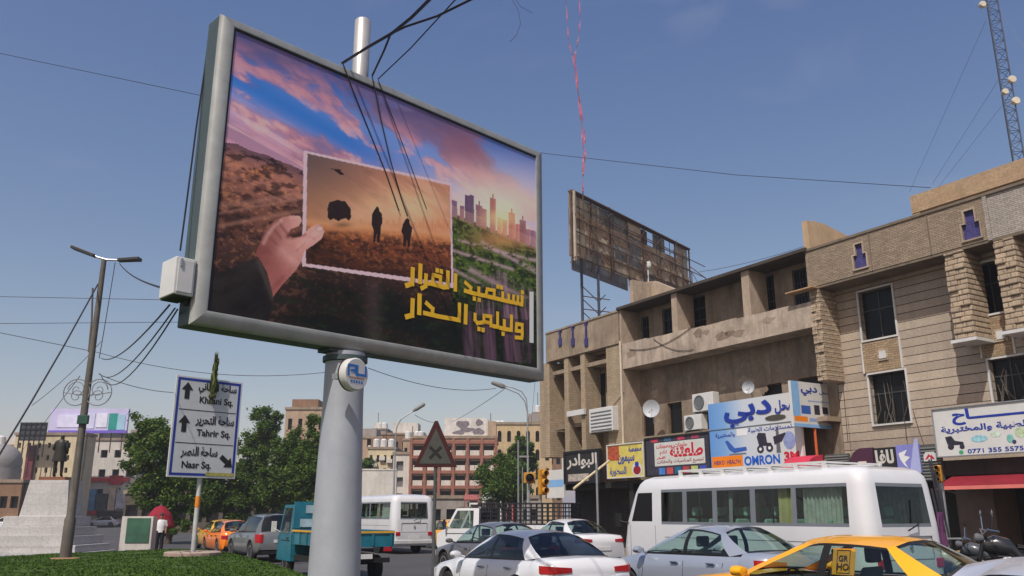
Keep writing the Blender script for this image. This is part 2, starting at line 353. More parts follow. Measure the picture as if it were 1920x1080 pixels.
# park at right
hr = np.interp(X, [830, 850, 930, 1013], [388, 400, 432, 464]); k = (Y > hr) & (X >= 846); pd = np.clip((Y - hr) / 120, 0, 1)
cl_ = fbm(uu * 7 + zz * 2, zz * 13, 4, 121); pk = lerp(full((120, 118, 66)), full((70, 92, 40)), sm(0, .4, pd)); pk = lerp(pk, A3(26, 38, 20), sm(.42, .58, cl_) * .85); pk = lerp(pk, A3(132, 142, 62), sm(.56, .7, n2) * .55)
for q in (line(850, 470, 960, 505, 3), line(905, 455, 1010, 512, 4), line(860, 450, 930, 470, 2.5), line(880, 505, 985, 560, 5), line(930, 470, 1010, 490, 3), line(850, 505, 905, 535, 3)): pk = lerp(pk, A3(196, 164, 168), q * .7 * sm(.3, .5, n4))
pk = lerp(pk, A3(206, 150, 96), spot(945, 448, 50, 16) * .7); pk = lerp(pk, A3(150, 116, 104), sm(.1, .0, pd) * .5); P[k] = pk[k]
for (x, w, top, c) in [(852, 10, 376, (128, 96, 120)), (866, 8, 386, (140, 100, 118)), (876, 9, 366, (104, 80, 108)), (884, 9, 366, (108, 82, 108)), (898, 12, 385, (150, 104, 112)), (908, 8, 392, (168, 116, 112)), (924, 11, 372, (176, 114, 104)), (936, 9, 408, (226, 160, 110)),
                       (946, 9, 412, (218, 144, 104)), (959, 12, 399, (196, 120, 100)), (970, 8, 420, (190, 124, 110)), (980, 12, 413, (150, 100, 104)), (990, 8, 430, (168, 120, 128)), (999, 9, 432, (150, 112, 130)), (1007, 8, 436, (160, 124, 140))]:
    k = (np.abs(X - x) < w / 2) & (Y > top + .25 * (X - x)) & (Y < hr + 4); g_ = (.86 + .3 * n2 + .12 * np.sin((Y - top) * 1.6))[..., None] + .18 * ((X - x) > w * .15)[..., None]; P[k] = (A3(*c) * g_)[k]; P = np.where(((Y < hr + 8) & (Y > hr - 14) & (np.abs(X - x) < w / 2))[..., None], P * .8 + A3(230, 176, 140) * .2, P)
    if w > 10: k = (np.abs(X - x) < 1.2) & (Y > top - 8) & (Y <= top); P[k] = A3(*c)
P = lerp(P, A3(255, 226, 160), spot(938, 408, 30, 14) * .55)
# dark foreground under the snapshot
lower = sm(455, 560, Y + .13 * (640 - X)) * sm(500, 640, X + (Y - 500) * .7); P = lerp(P, A3(14, 17, 12), lower * (.82 + .16 * sm(.35, .6, n3))); P = lerp(P, A3(40, 62, 28), lower * sm(.56, .7, n1) * .3)
P = lerp(P, A3(150, 126, 122), line(640, 560, 590, 640, 26) * .0 + line(700, 540, 700, 640, 16) * .10)
rr = fbm(uu * 14 + zz * 1.5, zz * .9, 4, 61); k = inside(X, Y, [(868, 585), (975, 570), (1005, 600), (995, 682), (862, 668)]); P = lerp(P, A3(110, 80, 100), k * sm(.25, .8, rr) * .75 * sm(0, 22, np.minimum(X - 862, 1004 - X)))
k = inside(X, Y, [(935, 505), (1000, 545), (990, 600), (890, 590), (895, 545)]); P = lerp(P, A3(168, 134, 152), k * sm(.3, .75, rr) * .5)
# the printed snapshot
PH = [(569, 282), (846, 343), (850, 540), (566, 499)]; PI_ = [(576, 288), (843, 348), (846, 531), (573, 494)]
k = inside(X, Y, PH); P[k] = A3(220, 190, 196)
k = inside(X, Y, PI_); r_ = sm(570, 830, X); gl = np.interp(X, [570, 650, 846], [418, 424, 442]) + 6 * (n3 - .5); q = sm(-130, 0, Y - gl)
ph = lerp(full((108, 88, 84)), full((214, 142, 112)), r_); ph = lerp(ph, A3(206, 142, 96), q * .65); ph = lerp(ph, A3(252, 206, 158), spot(770, 385, 75, 34) * .8); ph = lerp(ph, A3(248, 196, 150), spot(690, 400, 60, 26) * .5)
sk = fbm(uu * 1.3 + w1, (zz + .3 * uu) * 3.5, 5, 81); ph = lerp(ph, A3(130, 92, 84), sm(.46, .64, sk) * .5 * (1 - q * .8)); ph = lerp(ph, A3(240, 180, 150), sm(.52, .66, fbm(uu * 1.5 + 7, (zz + .3 * uu) * 5, 5, 85)) * .4 * r_)
for i in range(30):
    x = 676 + i * 5.6; tp = 410 + (i * 37 % 15) - (16 if i in (13, 21) else 0); kk = ((np.abs(X - x) < 2.0) & (Y > tp) & (Y < gl + 3))[..., None]; ph = np.where(kk, ph * .62 + A3(204, 122, 78) * .38, ph)
gd = np.clip((Y - gl) / 90, 0, 1); gr = lerp(full((190, 116, 72)), full((122, 66, 42)), sm(0, .35, gd)); gr = lerp(gr, A3(40, 26, 22), sm(.35, 1, gd) * .85); gr = lerp(gr, A3(54, 32, 26), sm(.44, .6, n4) * .75 * sm(0, .2, gd)); gr = lerp(gr, A3(224, 140, 84), sm(.54, .68, n2) * .5 * (1 - gd)); gr = lerp(gr, A3(36, 24, 20), spot(600, 470, 50, 30) * .7)
ph = lerp(ph, gr, sm(-2, 4, Y - gl)); ph = lerp(ph, A3(236, 170, 116), np.exp(-((Y - gl) / 9) ** 2) * .45)
sil = A3(44, 30, 28)
for pts in ([(614, 390), (617, 379), (632, 375), (648, 378), (651, 384), (657, 390), (658, 408), (654, 414), (648, 409), (640, 411), (634, 415), (626, 410), (619, 413), (614, 408)], [(625, 319), (634, 317), (641, 323), (646, 328), (638, 328)], [(620, 316), (640, 318), (640, 319.5), (620, 317.5)],
            [(703, 392), (706, 387), (710, 389), (711, 395), (716, 402), (717, 418), (714, 424), (713, 438), (711, 455), (707, 455), (706, 436), (703, 455), (699, 454), (700, 432), (696, 420), (697, 402)],
            [(759, 413), (763, 409), (767, 412), (768, 419), (773, 427), (770, 444), (768, 464), (764, 464), (763, 448), (760, 463), (756, 462), (756, 442), (752, 434), (755, 421)]):
    kk = inside(X, Y, pts); ph[kk] = (sil * (.8 + .5 * n2[..., None]))[kk]
for (x, y) in ((708, 458), (763, 467), (636, 417)): ph = lerp(ph, A3(40, 24, 20), spot(x + 6, y + 5, 16, 5) * .6)
P[k] = ph[k]
# the printed hand and sleeve
k = inside(X, Y, [(380, 528), (410, 512), (440, 500), (468, 488), (482, 484), (498, 502), (508, 532), (513, 556), (510, 575), (500, 612), (380, 600)])
sl_ = fbm(uu * 3 + zz * 2.5, zz * 8 - uu * 5, 4, 101)[..., None]; P[k] = (A3(46, 40, 38) * (.25 + 1.35 * sl_) * (1.1 - .5 * sm(480, 600, Y + .3 * (X - 390))[..., None]))[k]; P = lerp(P, A3(92, 78, 72), k * line(484, 487, 512, 560, 5) * .5)
hand = [(512, 556), (526, 538), (541, 521), (555, 506), (565, 490), (571, 470), (590, 458), (604, 446), (608, 434), (604, 424), (594, 420), (582, 426), (573, 435), (562, 444), (548, 446), (539, 440), (545, 430), (560, 424), (566, 414), (562, 405), (545, 404), (530, 407), (517, 413), (505, 423), (496, 437), (487, 456), (479, 474), (490, 492), (500, 510), (507, 535)]
k = inside(X, Y, hand); hn = fbm(uu * 10, zz * 14, 4, 131)
hc = lerp(full((166, 98, 90)), full((228, 164, 152)), sm(.1, 1.1, (X - 480) / 120 + (480 - Y) / 220)); hc = lerp(hc, A3(112, 58, 54), sm(545, 470, X + .45 * (Y - 470)) * .65)
hc = lerp(hc, A3(92, 44, 42), line(568, 428, 540, 443, 5) * .85); hc = lerp(hc, A3(110, 54, 50), line(548, 447, 572, 440, 3) * .5)
for (x0, y0, x1, y1, w, a) in [(520, 414, 538, 438, 2.4, .6), (509, 424, 526, 446, 2.4, .6), (499, 438, 518, 458, 2.4, .5), (489, 456, 508, 476, 3, .4), (556, 470, 574, 452, 2, .3), (505, 548, 530, 520, 5, .45), (580, 444, 590, 448, 2, .35)]: hc = lerp(hc, A3(122, 64, 60), line(x0, y0, x1, y1, w) * a)
for (x0, y0, x1, y1, w, a) in [(545, 409, 560, 408, 3, .5), (528, 413, 520, 420, 3.5, .4), (514, 424, 505, 436, 3.5, .4), (502, 440, 494, 456, 4, .35), (575, 452, 598, 432, 5, .5), (530, 470, 552, 490, 10, .3), (560, 462, 572, 450, 4, .3)]: hc = lerp(hc, A3(244, 190, 178), line(x0, y0, x1, y1, w) * a)
hc = lerp(hc, A3(246, 206, 196), spot(599, 429, 5, 4) * .8); hc = lerp(hc, A3(120, 70, 64), np.exp(-((np.hypot((X - 599) / 7, (Y - 429) / 5.5) - 1) / .16) ** 2) * .35)
hc = hc * (.86 + .28 * hn)[..., None]; P[k] = hc[k]; P = lerp(P, A3(20, 12, 12), (1 - k) * line(606, 450, 585, 466, 4) * .5)
P = np.clip(P * 1.25, 0, .88)
me = bpy.data.meshes.new('poster'); co = np.stack([uu, np.full_like(uu, -.004), zz], -1).reshape(-1, 3)
idx = np.arange(NX * NZ).reshape(NZ, NX); fa = np.stack([idx[:-1, :-1], idx[:-1, 1:], idx[1:, 1:], idx[1:, :-1]], -1).reshape(-1, 4)
me.vertices.add(len(co)); me.vertices.foreach_set('co', co.ravel()); me.loops.add(fa.size); me.loops.foreach_set('vertex_index', fa.ravel().astype(np.int32))
me.polygons.add(len(fa)); me.polygons.foreach_set('loop_start', np.arange(0, fa.size, 4, dtype=np.int32)); me.update(calc_edges=True)
ca = me.color_attributes.new('print', 'FLOAT_COLOR', 'POINT'); ca.data.foreach_set('color', np.concatenate([P.reshape(-1, 3), np.ones((NX * NZ, 1))], 1).ravel().astype(np.float32))
me.materials.append(attr_mat('poster_print', .55, .25)); poster = bpy.data.objects.new('poster', me); COL.objects.link(poster); poster.parent = bb
# headline: blocky Arabic letters, traced stroke by stroke
HL = []
def hx(x, y): return BB.uz(740 + x / 4.153, 460 + y / 4.153)
def stroke(pts, w=34):
    q = [Vector(hx(*p)) for p in pts]; ww = w / 4.153 * .0096
    for s in strokes([q], ww): HL.append(s)
def dots(*pts):
    for (x, y) in pts:
        u, z = hx(x, y); r = .036; HL.append([Vector((u - r, z + r)), Vector((u + r, z + r)), Vector((u + r, z - r)), Vector((u - r, z - r))])
stroke([(990, 402), (988, 462), (920, 446), (850, 430), (760, 408), (690, 392), (600, 372), (545, 355)], 30)
for x, y in [(955, 452), (920, 446), (885, 438)]: stroke([(x, y), (x, y - 50)], 26)
dots((992, 366)); stroke([(838, 428), (838, 372)], 28); dots((828, 330), (800, 322))
stroke([(770, 408), (772, 352), (715, 342), (705, 395)], 26); stroke([(650, 385), (650, 335)], 28); dots((655, 425), (617, 416))
stroke([(585, 368), (590, 330), (548, 292)], 28)
stroke([(470, 235), (468, 345)], 32); stroke([(410, 212), (408, 325), (375, 326), (285, 300)], 32); stroke([(350, 315), (352, 245), (298, 232), (292, 300)], 28); dots((328, 196), (360, 204))
stroke([(300, 300), (240, 300)], 26); stroke([(240, 235), (236, 318), (208, 334)], 30); stroke([(196, 160), (192, 285)], 34); stroke([(136, 188), (132, 300), (92, 312)], 34)
stroke([(990, 705), (990, 620), (945, 612), (942, 665), (990, 672)], 28); stroke([(990, 690), (985, 722), (940, 718)], 28)
stroke([(905, 580), (903, 660), (850, 652), (795, 636), (745, 625)], 30); dots((905, 556)); stroke([(850, 590), (850, 650)], 30); dots((840, 690)); stroke([(797, 530), (797, 634)], 28)
stroke([(745, 625), (745, 555), (690, 548), (690, 592), (735, 605)], 26); stroke([(690, 600), (640, 606), (622, 580), (622, 540)], 28); dots((684, 660), (652, 652))
stroke([(550, 475), (547, 600)], 34); stroke([(500, 462), (498, 584), (440, 572), (330, 552), (230, 528)], 30); stroke([(290, 540), (292, 495), (245, 452)], 30)
stroke([(190, 395), (187, 525)], 36); stroke([(136, 430), (132, 545), (90, 556)], 34)
m = MB()
for i, s in enumerate(HL): m.poly([(p.x, -.010 - .0007 * (i % 9), p.y) for p in s])
m.build('headline_lettering', K('headline_yellow', S(240, 190, 40), .5, var=.04), poster)
m = MB(); q = [hx(1046, 362), hx(1078, 362), hx(1078, 762), hx(1046, 758)]; m.poly([(u, -.011, z) for u, z in q]); m.build('white_bar', whiteink, poster)

# switch box on the left flank
bx = thing('switch_box', 'white metal switch box hung on the left flank of the billboard', 'electrical box', BB.o, BB.rz)
u0, z1_ = BB.uz(330, 480, .0); _, z0_ = BB.uz(332, 552, .0)
m = MB(); m.box(u0, -fw - .003, -.02, .38, z0_, z1_); m.build('box_body', white, bx, bevel=.012)
m = MB(); m.box(u0 + .03, -fw - .03, -.034, -.021, z0_ + .03, z1_ - .03); m.build('door', white, bx, bevel=.006)
m = MB(); m.box(u0 + .05, u0 + .075, -.048, -.035, z0_ + .34, z0_ + .44); m.build('latch', steel, bx)
m = MB(); m.box(u0 + .02, -fw - .02, 0, .36, z0_ - .02, z0_ - .002); m.tube([(u0 + .22, .1, z0_ - .02), (u0 + .22, .1, z0_ - .09)], .035); m.build('bottom_plate', K('greenish_shade_steel', S(40, 50, 36), .8, var=.3), bx)
# round logo lamp on the column
lc = dp(664, 702, 10.95); rl = BB.rz + R(8)
lg = thing('logo_disc', 'round white logo disc with blue RU letters clamped on the billboard column', 'logo sign', lc, rl); lg.scale = (1.2, 1.2, 1.2)
m = MB(); m.lathe([(.17, .06), (.178, .045), (.178, -.03), (.165, -.045), (0, -.045)], 36, axis='y'); m.build('disc', white, lg, smooth=40)
m = MB(); m.lathe([(.182, .064), (.182, .05)], 36, axis='y'); m.build('rear_rim', black, lg)
m = MB(); m.box(-.05, .05, .064, .30, -.03, .03); m.build('bracket', steel, lg)
m = MB()
for s in strokes([[(-.125, -.02), (-.125, .085), (-.02, .085), (-.02, .04), (-.085, .03)], [(-.03, .02), (0, -.01)], [(0, .085), (0, -.005), (.125, -.005), (.125, .085)]], .028): m.poly([(p.x, -.047 - .0006 * (len(m.f) % 5), p.y) for p in s])
m.build('logo_lettering', K('logo_blue', S(40, 110, 190), .4, var=.05), lg)
m = MB()
for i in range(8): m.quad((-.11 + i * .028, -.0475, -.055), (-.11 + i * .028 + .02, -.0475, -.055), (-.11 + i * .028 + .02, -.0475, -.035), (-.11 + i * .028, -.0475, -.035))
m.build('small_lettering', K('logo_small_print', S(150, 110, 90), .5, var=.2), lg)
m = MB()
for i in range(5): m.quad((-.09 + i * .038, -.0475, -.1), (-.09 + i * .038 + .026, -.0475, -.1), (-.09 + i * .038 + .026, -.0475, -.072), (-.09 + i * .038, -.0475, -.072))
m.build('small_lettering', K('logo_blue', 0), lg)

# ================================================================ GROUND
road_m, t, b, o = new_mat('asphalt'); v = objco(t); b.inputs['Roughness'].default_value = .85
c = ramp(t, noise(t, v, .25, 6), [(.3, (.045, .045, .047)), (.7, (.075, .073, .072))]); c = mixc(t, .5, c, ramp(t, noise(t, v, 60, 3), [(.3, (.3, .3, .3)), (.7, (.7, .7, .7))]), 'OVERLAY'); t.links.new(c, b.inputs['Base Color']); bump(t, b, noise(t, v, 80, 3), .3)
ground_m = K('dusty_ground', (.20, .18, .155), .9, var=.2, scale=.2, bmp=.3)
m = MB(); m.quad((-1500, -300, -.02), (1500, -300, -.02), (1500, 2000, -.02), (-1500, 2000, -.02)); tag(m.build('ground', ground_m), kind='structure')
m = MB(); m.quad((-90, -40, 0), (60, -40, 0), (60, 150, 0), (-90, 150, 0)); tag(m.build('road', road_m), kind='structure')

# ================================================================ SHOP ROW: three joined buildings along one street wall
FP = Plane((5.1287, 40), (.5254717, -.8508111))
def fu(px, py, y=0): return FP.uz(px, py, y)
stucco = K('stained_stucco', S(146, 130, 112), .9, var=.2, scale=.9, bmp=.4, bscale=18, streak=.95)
stucco2 = K('plain_stucco', S(176, 158, 138), .9, var=.14, scale=1.3, bmp=.35, bscale=22, streak=.6)
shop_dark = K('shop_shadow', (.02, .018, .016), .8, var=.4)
concrete = K('weathered_concrete', S(152, 136, 116), .9, var=.2, scale=1.6, bmp=.35, bscale=25, streak=.6)
tileA = bricks('beige_tile_cladding', S(172, 154, 128), S(158, 140, 114), S(126, 110, 90), .25, .12, .006, streak=.6)
yellow_brick = bricks('yellow_brick', S(176, 152, 120), S(150, 126, 98), S(120, 104, 84), .24, .08, .01, streak=.5)
siding = bricks('stone_course_cladding', S(184, 168, 148), S(160, 146, 130), S(58, 48, 40), 400, .3, .014, streak=.5, bmp=1)
rubble = bricks('rough_hewn_stone', S(188, 168, 142), S(164, 146, 124), S(136, 120, 100), .34, .17, .016, streak=.3, bmp=1.2)
bandm = bricks('small_stone_cladding', S(162, 144, 122), S(136, 120, 100), S(112, 98, 82), .2, .06, .008, streak=.45, bmp=.8)
bandm2 = bricks('grey_stone_cladding', S(176, 168, 158), S(156, 148, 138), S(128, 120, 110), .2, .06, .008, streak=.3, bmp=.8)
purple = K('purple_tile', S(58, 54, 110), .4, var=.2); pipe_m = K('cream_pipe_paint', S(196, 184, 164), .6, var=.08)
frame_w = K('white_window_frame', (.62, .61, .58), .5, var=.1, streak=.2)
def wall_with_holes(m, u0, u1, y0, y1, z0, z1, holes):
    us = sorted({u0, u1, *[h[0] for h in holes], *[h[1] for h in holes]}); zs = sorted({z0, z1, *[h[2] for h in holes], *[h[3] for h in holes]})
    for i in range(len(us) - 1):
        run = None
        for j in range(len(zs) - 1):
            cu, cz = (us[i] + us[i + 1]) / 2, (zs[j] + zs[j + 1]) / 2
            if any(a < cu < b_ and c_ < cz < d_ for a, b_, c_, d_ in holes):
                if run is not None: m.box(us[i], us[i + 1], y0, y1, run, zs[j]); run = None
            elif run is None: run = zs[j]
        if run is not None: m.box(us[i], us[i + 1], y0, y1, run, z1)
def window(parent, u0, u1, z0, z1, y, bars=0, fr=.05, fmat=None, glassy=True, curtain=False):
    m = MB(); m.box(u0, u0 + fr, y, y + .06, z0, z1); m.box(u1 - fr, u1, y, y + .06, z0, z1); m.box(u0 + fr, u1 - fr, y, y + .06, z1 - fr, z1); m.box(u0 + fr, u1 - fr, y, y + .06, z0, z0 + fr)
    if bars:
        for k in range(1, bars): x = u0 + (u1 - u0) * k / bars; m.box(x - .015, x + .015, y + .002, y + .03, z0 + fr, z1 - fr)
        for k in (1, 2): z = z0 + (z1 - z0) * k / 3; m.box(u0 + fr, u1 - fr, y + .031, y + .05, z - .02, z + .02)
    w = m.build('window', fmat or rust, parent)
    m = MB(); m.box(u0 + fr, u1 - fr, y + .055, y + .07, z0 + fr, z1 - fr); m.build('pane', pane_dark if glassy else dark, w)
    return w
# ---- middle building (B): stained stucco, deep roof slab, balcony parapet
B = thing('stucco_building', 'stained beige three storey building with a long concrete balcony under a dark roof slab', 'building', FP.o, FP.rz)
BL, BR, BT = .14, 11.32, 11.38
W3 = []; W2 = []
for (x0, y0, x1, y1) in [(1201, 593, 1218, 640), (1241, 578, 1261, 627), (1291, 558, 1325, 612), (1415, 521, 1455, 579), (1484, 505, 1517, 552)]:
    a, zt = fu(x0, y0 + 3, 1.05); b2, _ = fu(x1, y1, 1.05); W3.append([a, b2, zt - (1.55 if x0 < 1280 else 1.6), zt])
for (x0, x1, zt, zb) in [(1202, 1224, 6.6, 5.2), (1250, 1277, 6.6, 4.9), (1309, 1338, 6.75, 5.5), (1429, 1467, 6.72, 5.72), (1500, 1545, 6.75, 5.9)]:
    a, _ = fu(x0, 740, 1.05); b2, _ = fu(x1, 740, 1.05); W2.append([a, min(b2, BR - .1), zb, zt])
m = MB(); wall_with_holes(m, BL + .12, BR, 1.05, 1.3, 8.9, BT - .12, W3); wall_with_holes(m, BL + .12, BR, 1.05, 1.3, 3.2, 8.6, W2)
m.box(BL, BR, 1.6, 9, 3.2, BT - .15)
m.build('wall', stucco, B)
m = MB()
for x, w in ((1264, .34), (1401, .40)):
    a, _ = fu(x, 590, 0); m.box(a - w / 2, a + w / 2, .02, 1.048, 9.3, BT - .12); m.build('pier', stucco2, B); m = MB()
m.box(BL, BL + .118, 0, 1.2, 3.2, BT - .12); m.build('end_wall', stucco2, B)
m = MB(); m.box(BL - .1, BR + .05, -.12, 9, BT - .118, BT + .02); m.build('roof', K('roof_slab_edge', S(70, 62, 54), .9, var=.2, streak=.3), B, bevel=.01)
m = MB(); m.box(BL - .02, BR, -.0, 1.04, 8.36, 8.6)
za, zb = 9.55, 9.3
n = 12
for i in range(n):
    a = BL + (BR - BL) * i / n; b2 = BL + (BR - BL) * (i + 1) / n; m.box(a, b2, 0, .13, 8.602, 9.56 - .022 * i + (.03 if i % 3 == 1 else 0))
m.build('balcony', K('balcony_plaster', S(184, 168, 150), .9, var=.2, scale=.8, bmp=.45, bscale=14, streak=.9), B)
for i, w in enumerate(W3): window(B, w[0], w[1], w[2], w[3], 1.16, bars=5 if i > 2 else 2, fr=.045, fmat=K('blue_grey_iron', S(52, 62, 68), .7, var=.3))
for i, w in enumerate(W2): window(B, w[0], w[1], w[2], w[3], 1.16, bars=0, fr=.05, glassy=i != 3)
m = MB(); m.box(BL + .12, BR, .3, 1.045, 4.95, 5.12); m.build('ledge', concrete, B)
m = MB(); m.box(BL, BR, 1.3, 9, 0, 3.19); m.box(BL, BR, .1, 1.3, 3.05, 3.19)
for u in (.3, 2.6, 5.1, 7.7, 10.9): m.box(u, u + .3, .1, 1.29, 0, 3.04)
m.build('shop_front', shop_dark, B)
m = MB()
for u0, u1 in [(.7, 2.5), (3, 5), (5.5, 7.6), (8.1, 10.8)]: m.quad((u0, 1.28, .1), (u1, 1.28, .1), (u1, 1.28, 2.8), (u0, 1.28, 2.8))
m.build('shop_window', pane_dark, B)
rg_ = random.Random(21)
def flake(cu_, cz_, a, b2, y, n=15): return [(cu_ + a * math.cos(2 * math.pi * k / n) * rg_.uniform(.6, 1.15), y, cz_ + b2 * math.sin(2 * math.pi * k / n) * rg_.uniform(.55, 1.15)) for k in range(n)]
for k in range(16):
    m = MB(); y = 1.046 if k % 2 else -.004; z = rg_.uniform(6.3, 8.0) if k % 2 else rg_.uniform(8.7, 9.2); m.poly(flake(rg_.uniform(BL + .6, BR - .6), z, rg_.uniform(.15, .6), rg_.uniform(.08, .3), y - .002 * (k // 2 % 3)))
    m.build('plaster_patch', K('bare_render_%d' % (k % 3), S(*[(146, 130, 112), (160, 146, 128), (132, 116, 100)][k % 3]), .95, var=.25, scale=5, bmp=.4, streak=.5), B)
ux, _ = fu(1166, 700, -.06); m = MB(); m.tube([(BL + .06, -.06, 9.72), (BL + .06, -.06, 4.6)], .055); m.build('drain_pipe', pipe_m, B, smooth=40)
a, zz_ = fu(1159, 520, 2.4); b2, zz2 = fu(1288, 560, 2.4)
m = MB(); m.prism([(BL - .35, 2.2, BT + .03), (5.2, 2.2, BT + .03), (4.9, 2.2, BT + .45), (1.9, 2.2, BT + .82), (.3, 2.2, BT + 1.65), (-.35, 2.2, BT + 1.75)], (0, .25, 0)); m.box(BL - .36, BL - .1, 1.0, 2.19, BT + .03, BT + 1.6)
m.build('parapet', stucco2, B)
# ---- left corner block (A): beige tile, deep fins, purple ornaments
A = thing('tiled_corner_block', 'beige tiled corner block with upright fins and purple drop ornaments on its parapet', 'building', FP.o, FP.rz)
AL, AR = -6.75, .12
FIN = [(1012, 1030), (1058, 1066), (1089, 1097), (1138, 1166)]
m = MB(); m.box(AL + .9, AR, 1.05, 9, 3.2, 11.1); m.box(AL + .95, AR, .56, 1.04, 9.55, 11.0)
m.build('wall', tileA, A)
m = MB(); fins = []
for x0, x1 in FIN:
    a, _ = fu(x0, 720, 0); b2, _ = fu(x1, 720, 0); b2 = min(b2, AR - .02); fins.append((a, b2)); m = MB(); m.box(a, b2, .0, 1.04, 4.3 if x0 > 1080 else 4.6, 9.62); m.build('fin', tileA, A)
m = MB(); a0 = fins[1][0] - 1.6
m.box(a0, AR - .01, -.06, .55, 9.64, 11.18); m.box(a0, AR - .01, -.1, .6, 11.182, 11.27); m.build('parapet', concrete, A)
m = MB(); m.box(AL + .9, AR - .02, .3, 1.03, 6.0, 6.2); m.box(AL + .9, AR - .02, .15, 1.03, 8.9, 9.1); m.build('ledge', concrete, A)
for (x0, x1, z0, z1) in [(1068, 1088, 6.5, 8.8), (1099, 1136, 6.6, 8.7), (1036, 1056, 6.5, 8.8), (1068, 1088, 4.4, 5.9)]:
    a, _ = fu(x0, 720, .9); b2, _ = fu(x1, 720, .9); window(A, a, b2, z0, z1, .93, 0, .06, fmat=concrete)
for x in (1050, 1074, 1099):
    u, z = fu(x, 636, -.1); m = MB(); m.box(u - .13, u + .13, -.13, -.062, z - .35, z + .05); m.box(u - .05, u + .05, -.13, -.062, z + .051, 11.1); m.box(u - .16, u + .16, -.14, -.062, 11.101, 11.17)
    m.build('ornament', purple, A)
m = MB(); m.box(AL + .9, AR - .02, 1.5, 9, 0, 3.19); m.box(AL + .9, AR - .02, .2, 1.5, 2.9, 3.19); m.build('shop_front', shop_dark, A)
u, z = fu(1080, 775, -.05); m = MB(); m.box(fins[1][1], fins[2][0] + .4, -.15, .0, z - .12, z + .15); m.build('sill', white, A)
# ---- right building (C): stone courses, rough pilasters, parapet band with two stepped niches
C = thing('stone_clad_building', 'stone clad building with rough pilasters and two stepped purple niches in its parapet', 'building', FP.o, FP.rz)
CL, CR = 11.36, 21.5
wy_ = 1.0
def cw(x0, y0, x1, y1, y=wy_):
    a, zt = fu(x0, y0, y); b2, zb = fu(x1, y1, y); return [a, b2, zb, zt]
cwin = [cw(1609, 550, 1690, 626), cw(1629, 704, 1716, 789), cw(1822, 500, 1888, 583), cw(1853, 676, 1935, 748)]
cwin[0][1] = cwin[0][0] + 1.36; cwin[1][1] = cwin[1][0] + 1.42
m = MB(); wall_with_holes(m, CL + .02, CR, wy_, wy_ + .25, 3.2, 9.84, cwin); m.box(CL + .02, CR, 1.3, 9, 3.2, 9.84); m.build('wall', siding, C)
zb0, zb1 = 9.85, 11.24
niche = [cw(1598, 461, 1627, 499, 0), cw(1800, 400, 1841, 443, 0)]
nh = []
for q in niche:
    w = q[1] - q[0]; hgt = q[3] - q[2]; nh += [[q[0], q[1], q[2], q[2] + hgt * .55], [q[0] + w * .22, q[1] - w * .22, q[2] + hgt * .55, q[3]]]
ug, _ = fu(1852, 440, 0)
m = MB(); wall_with_holes(m, CL - .1, ug, 0, .3, zb0, zb1, nh); m.build('parapet', bandm, C)
m = MB(); m.box(ug + .12, CR, .02, .3, zb0, zb1); m.box(ug + .002, ug + .118, -.03, .3, zb0 - .05, zb1 + .02); m.build('parapet_panel', bandm2, C)
m = MB(); m.box(CL - .12, CR, -.04, .5, zb1 + .002, zb1 + .09); m.box(CL - .1, CR, .02, wy_ - .002, zb0 - .1, zb0 - .002)
for x in (1632, 1746): u, _ = fu(x, 480, 0); m.box(u, u + .04, -.02, -.001, zb0, zb1)
m.build('cornice', K('cornice_concrete', S(120, 108, 92), .9, var=.15, streak=.5), C)
for q in niche:
    w = q[1] - q[0]; hgt = q[3] - q[2]
    m = MB(); g = .05; m.box(q[0] - g, q[1] + g, -.05, -.001, q[2] - g, q[2]); m.box(q[0] - g, q[0], -.05, -.001, q[2], q[2] + hgt * .55 + g); m.box(q[1], q[1] + g, -.05, -.001, q[2], q[2] + hgt * .55 + g)
    m.box(q[0], q[0] + w * .22, -.05, -.001, q[2] + hgt * .55, q[2] + hgt * .55 + g); m.box(q[1] - w * .22, q[1], -.05, -.001, q[2] + hgt * .55, q[2] + hgt * .55 + g)
    m.box(q[0] + w * .22 - g, q[0] + w * .22, -.049, -.001, q[2] + hgt * .55 + g, q[3] + g); m.box(q[1] - w * .22, q[1] - w * .22 + g, -.049, -.001, q[2] + hgt * .55 + g, q[3] + g); m.box(q[0] + w * .22, q[1] - w * .22, -.05, -.001, q[3], q[3] + g)
    nf = m.build('niche', stucco2, C); m = MB(); m.box(q[0] + .001, q[1] - .001, .05, .1, q[2] + .001, q[2] + hgt * .55); m.box(q[0] + w * .22 + .001, q[1] - w * .22 - .001, .05, .1, q[2] + hgt * .55 + .001, q[3] - .001); m.build('niche_tile', bricks('purple_mosaic', S(62, 58, 128), S(44, 42, 96), S(90, 88, 110), .09, .09, .006, streak=.1) if 'x' not in MAT else purple, nf)
for i, w in enumerate(cwin):
    a, b2, z0, z1 = w; m = MB(); f = .06
    m.box(a - f, a, wy_ - .05, wy_ + .1, z0 - f, z1 + f); m.box(b2, b2 + f, wy_ - .05, wy_ + .1, z0 - f, z1 + f); m.box(a, b2, wy_ - .1, wy_ + .1, z1, z1 + f); m.box(a, b2, wy_ - .08, wy_ + .1, z0 - f, z0)
    wf = m.build('window', frame_w, C); m = MB(); m.box(a, b2, wy_ + .2, wy_ + .22, z0, z1); m.build('pane', pane_dark, wf)
    m = MB(); m.box((a + b2) / 2 - .02, (a + b2) / 2 + .02, wy_ + .17, wy_ + .198, z0, z1); m.box(a, b2, wy_ + .171, wy_ + .197, z0 + (z1 - z0) * .6, z0 + (z1 - z0) * .6 + .04); m.build('mullion', K('dark_aluminium', (.05, .05, .05), .4, var=.1), wf)
rg_ = random.Random(4)
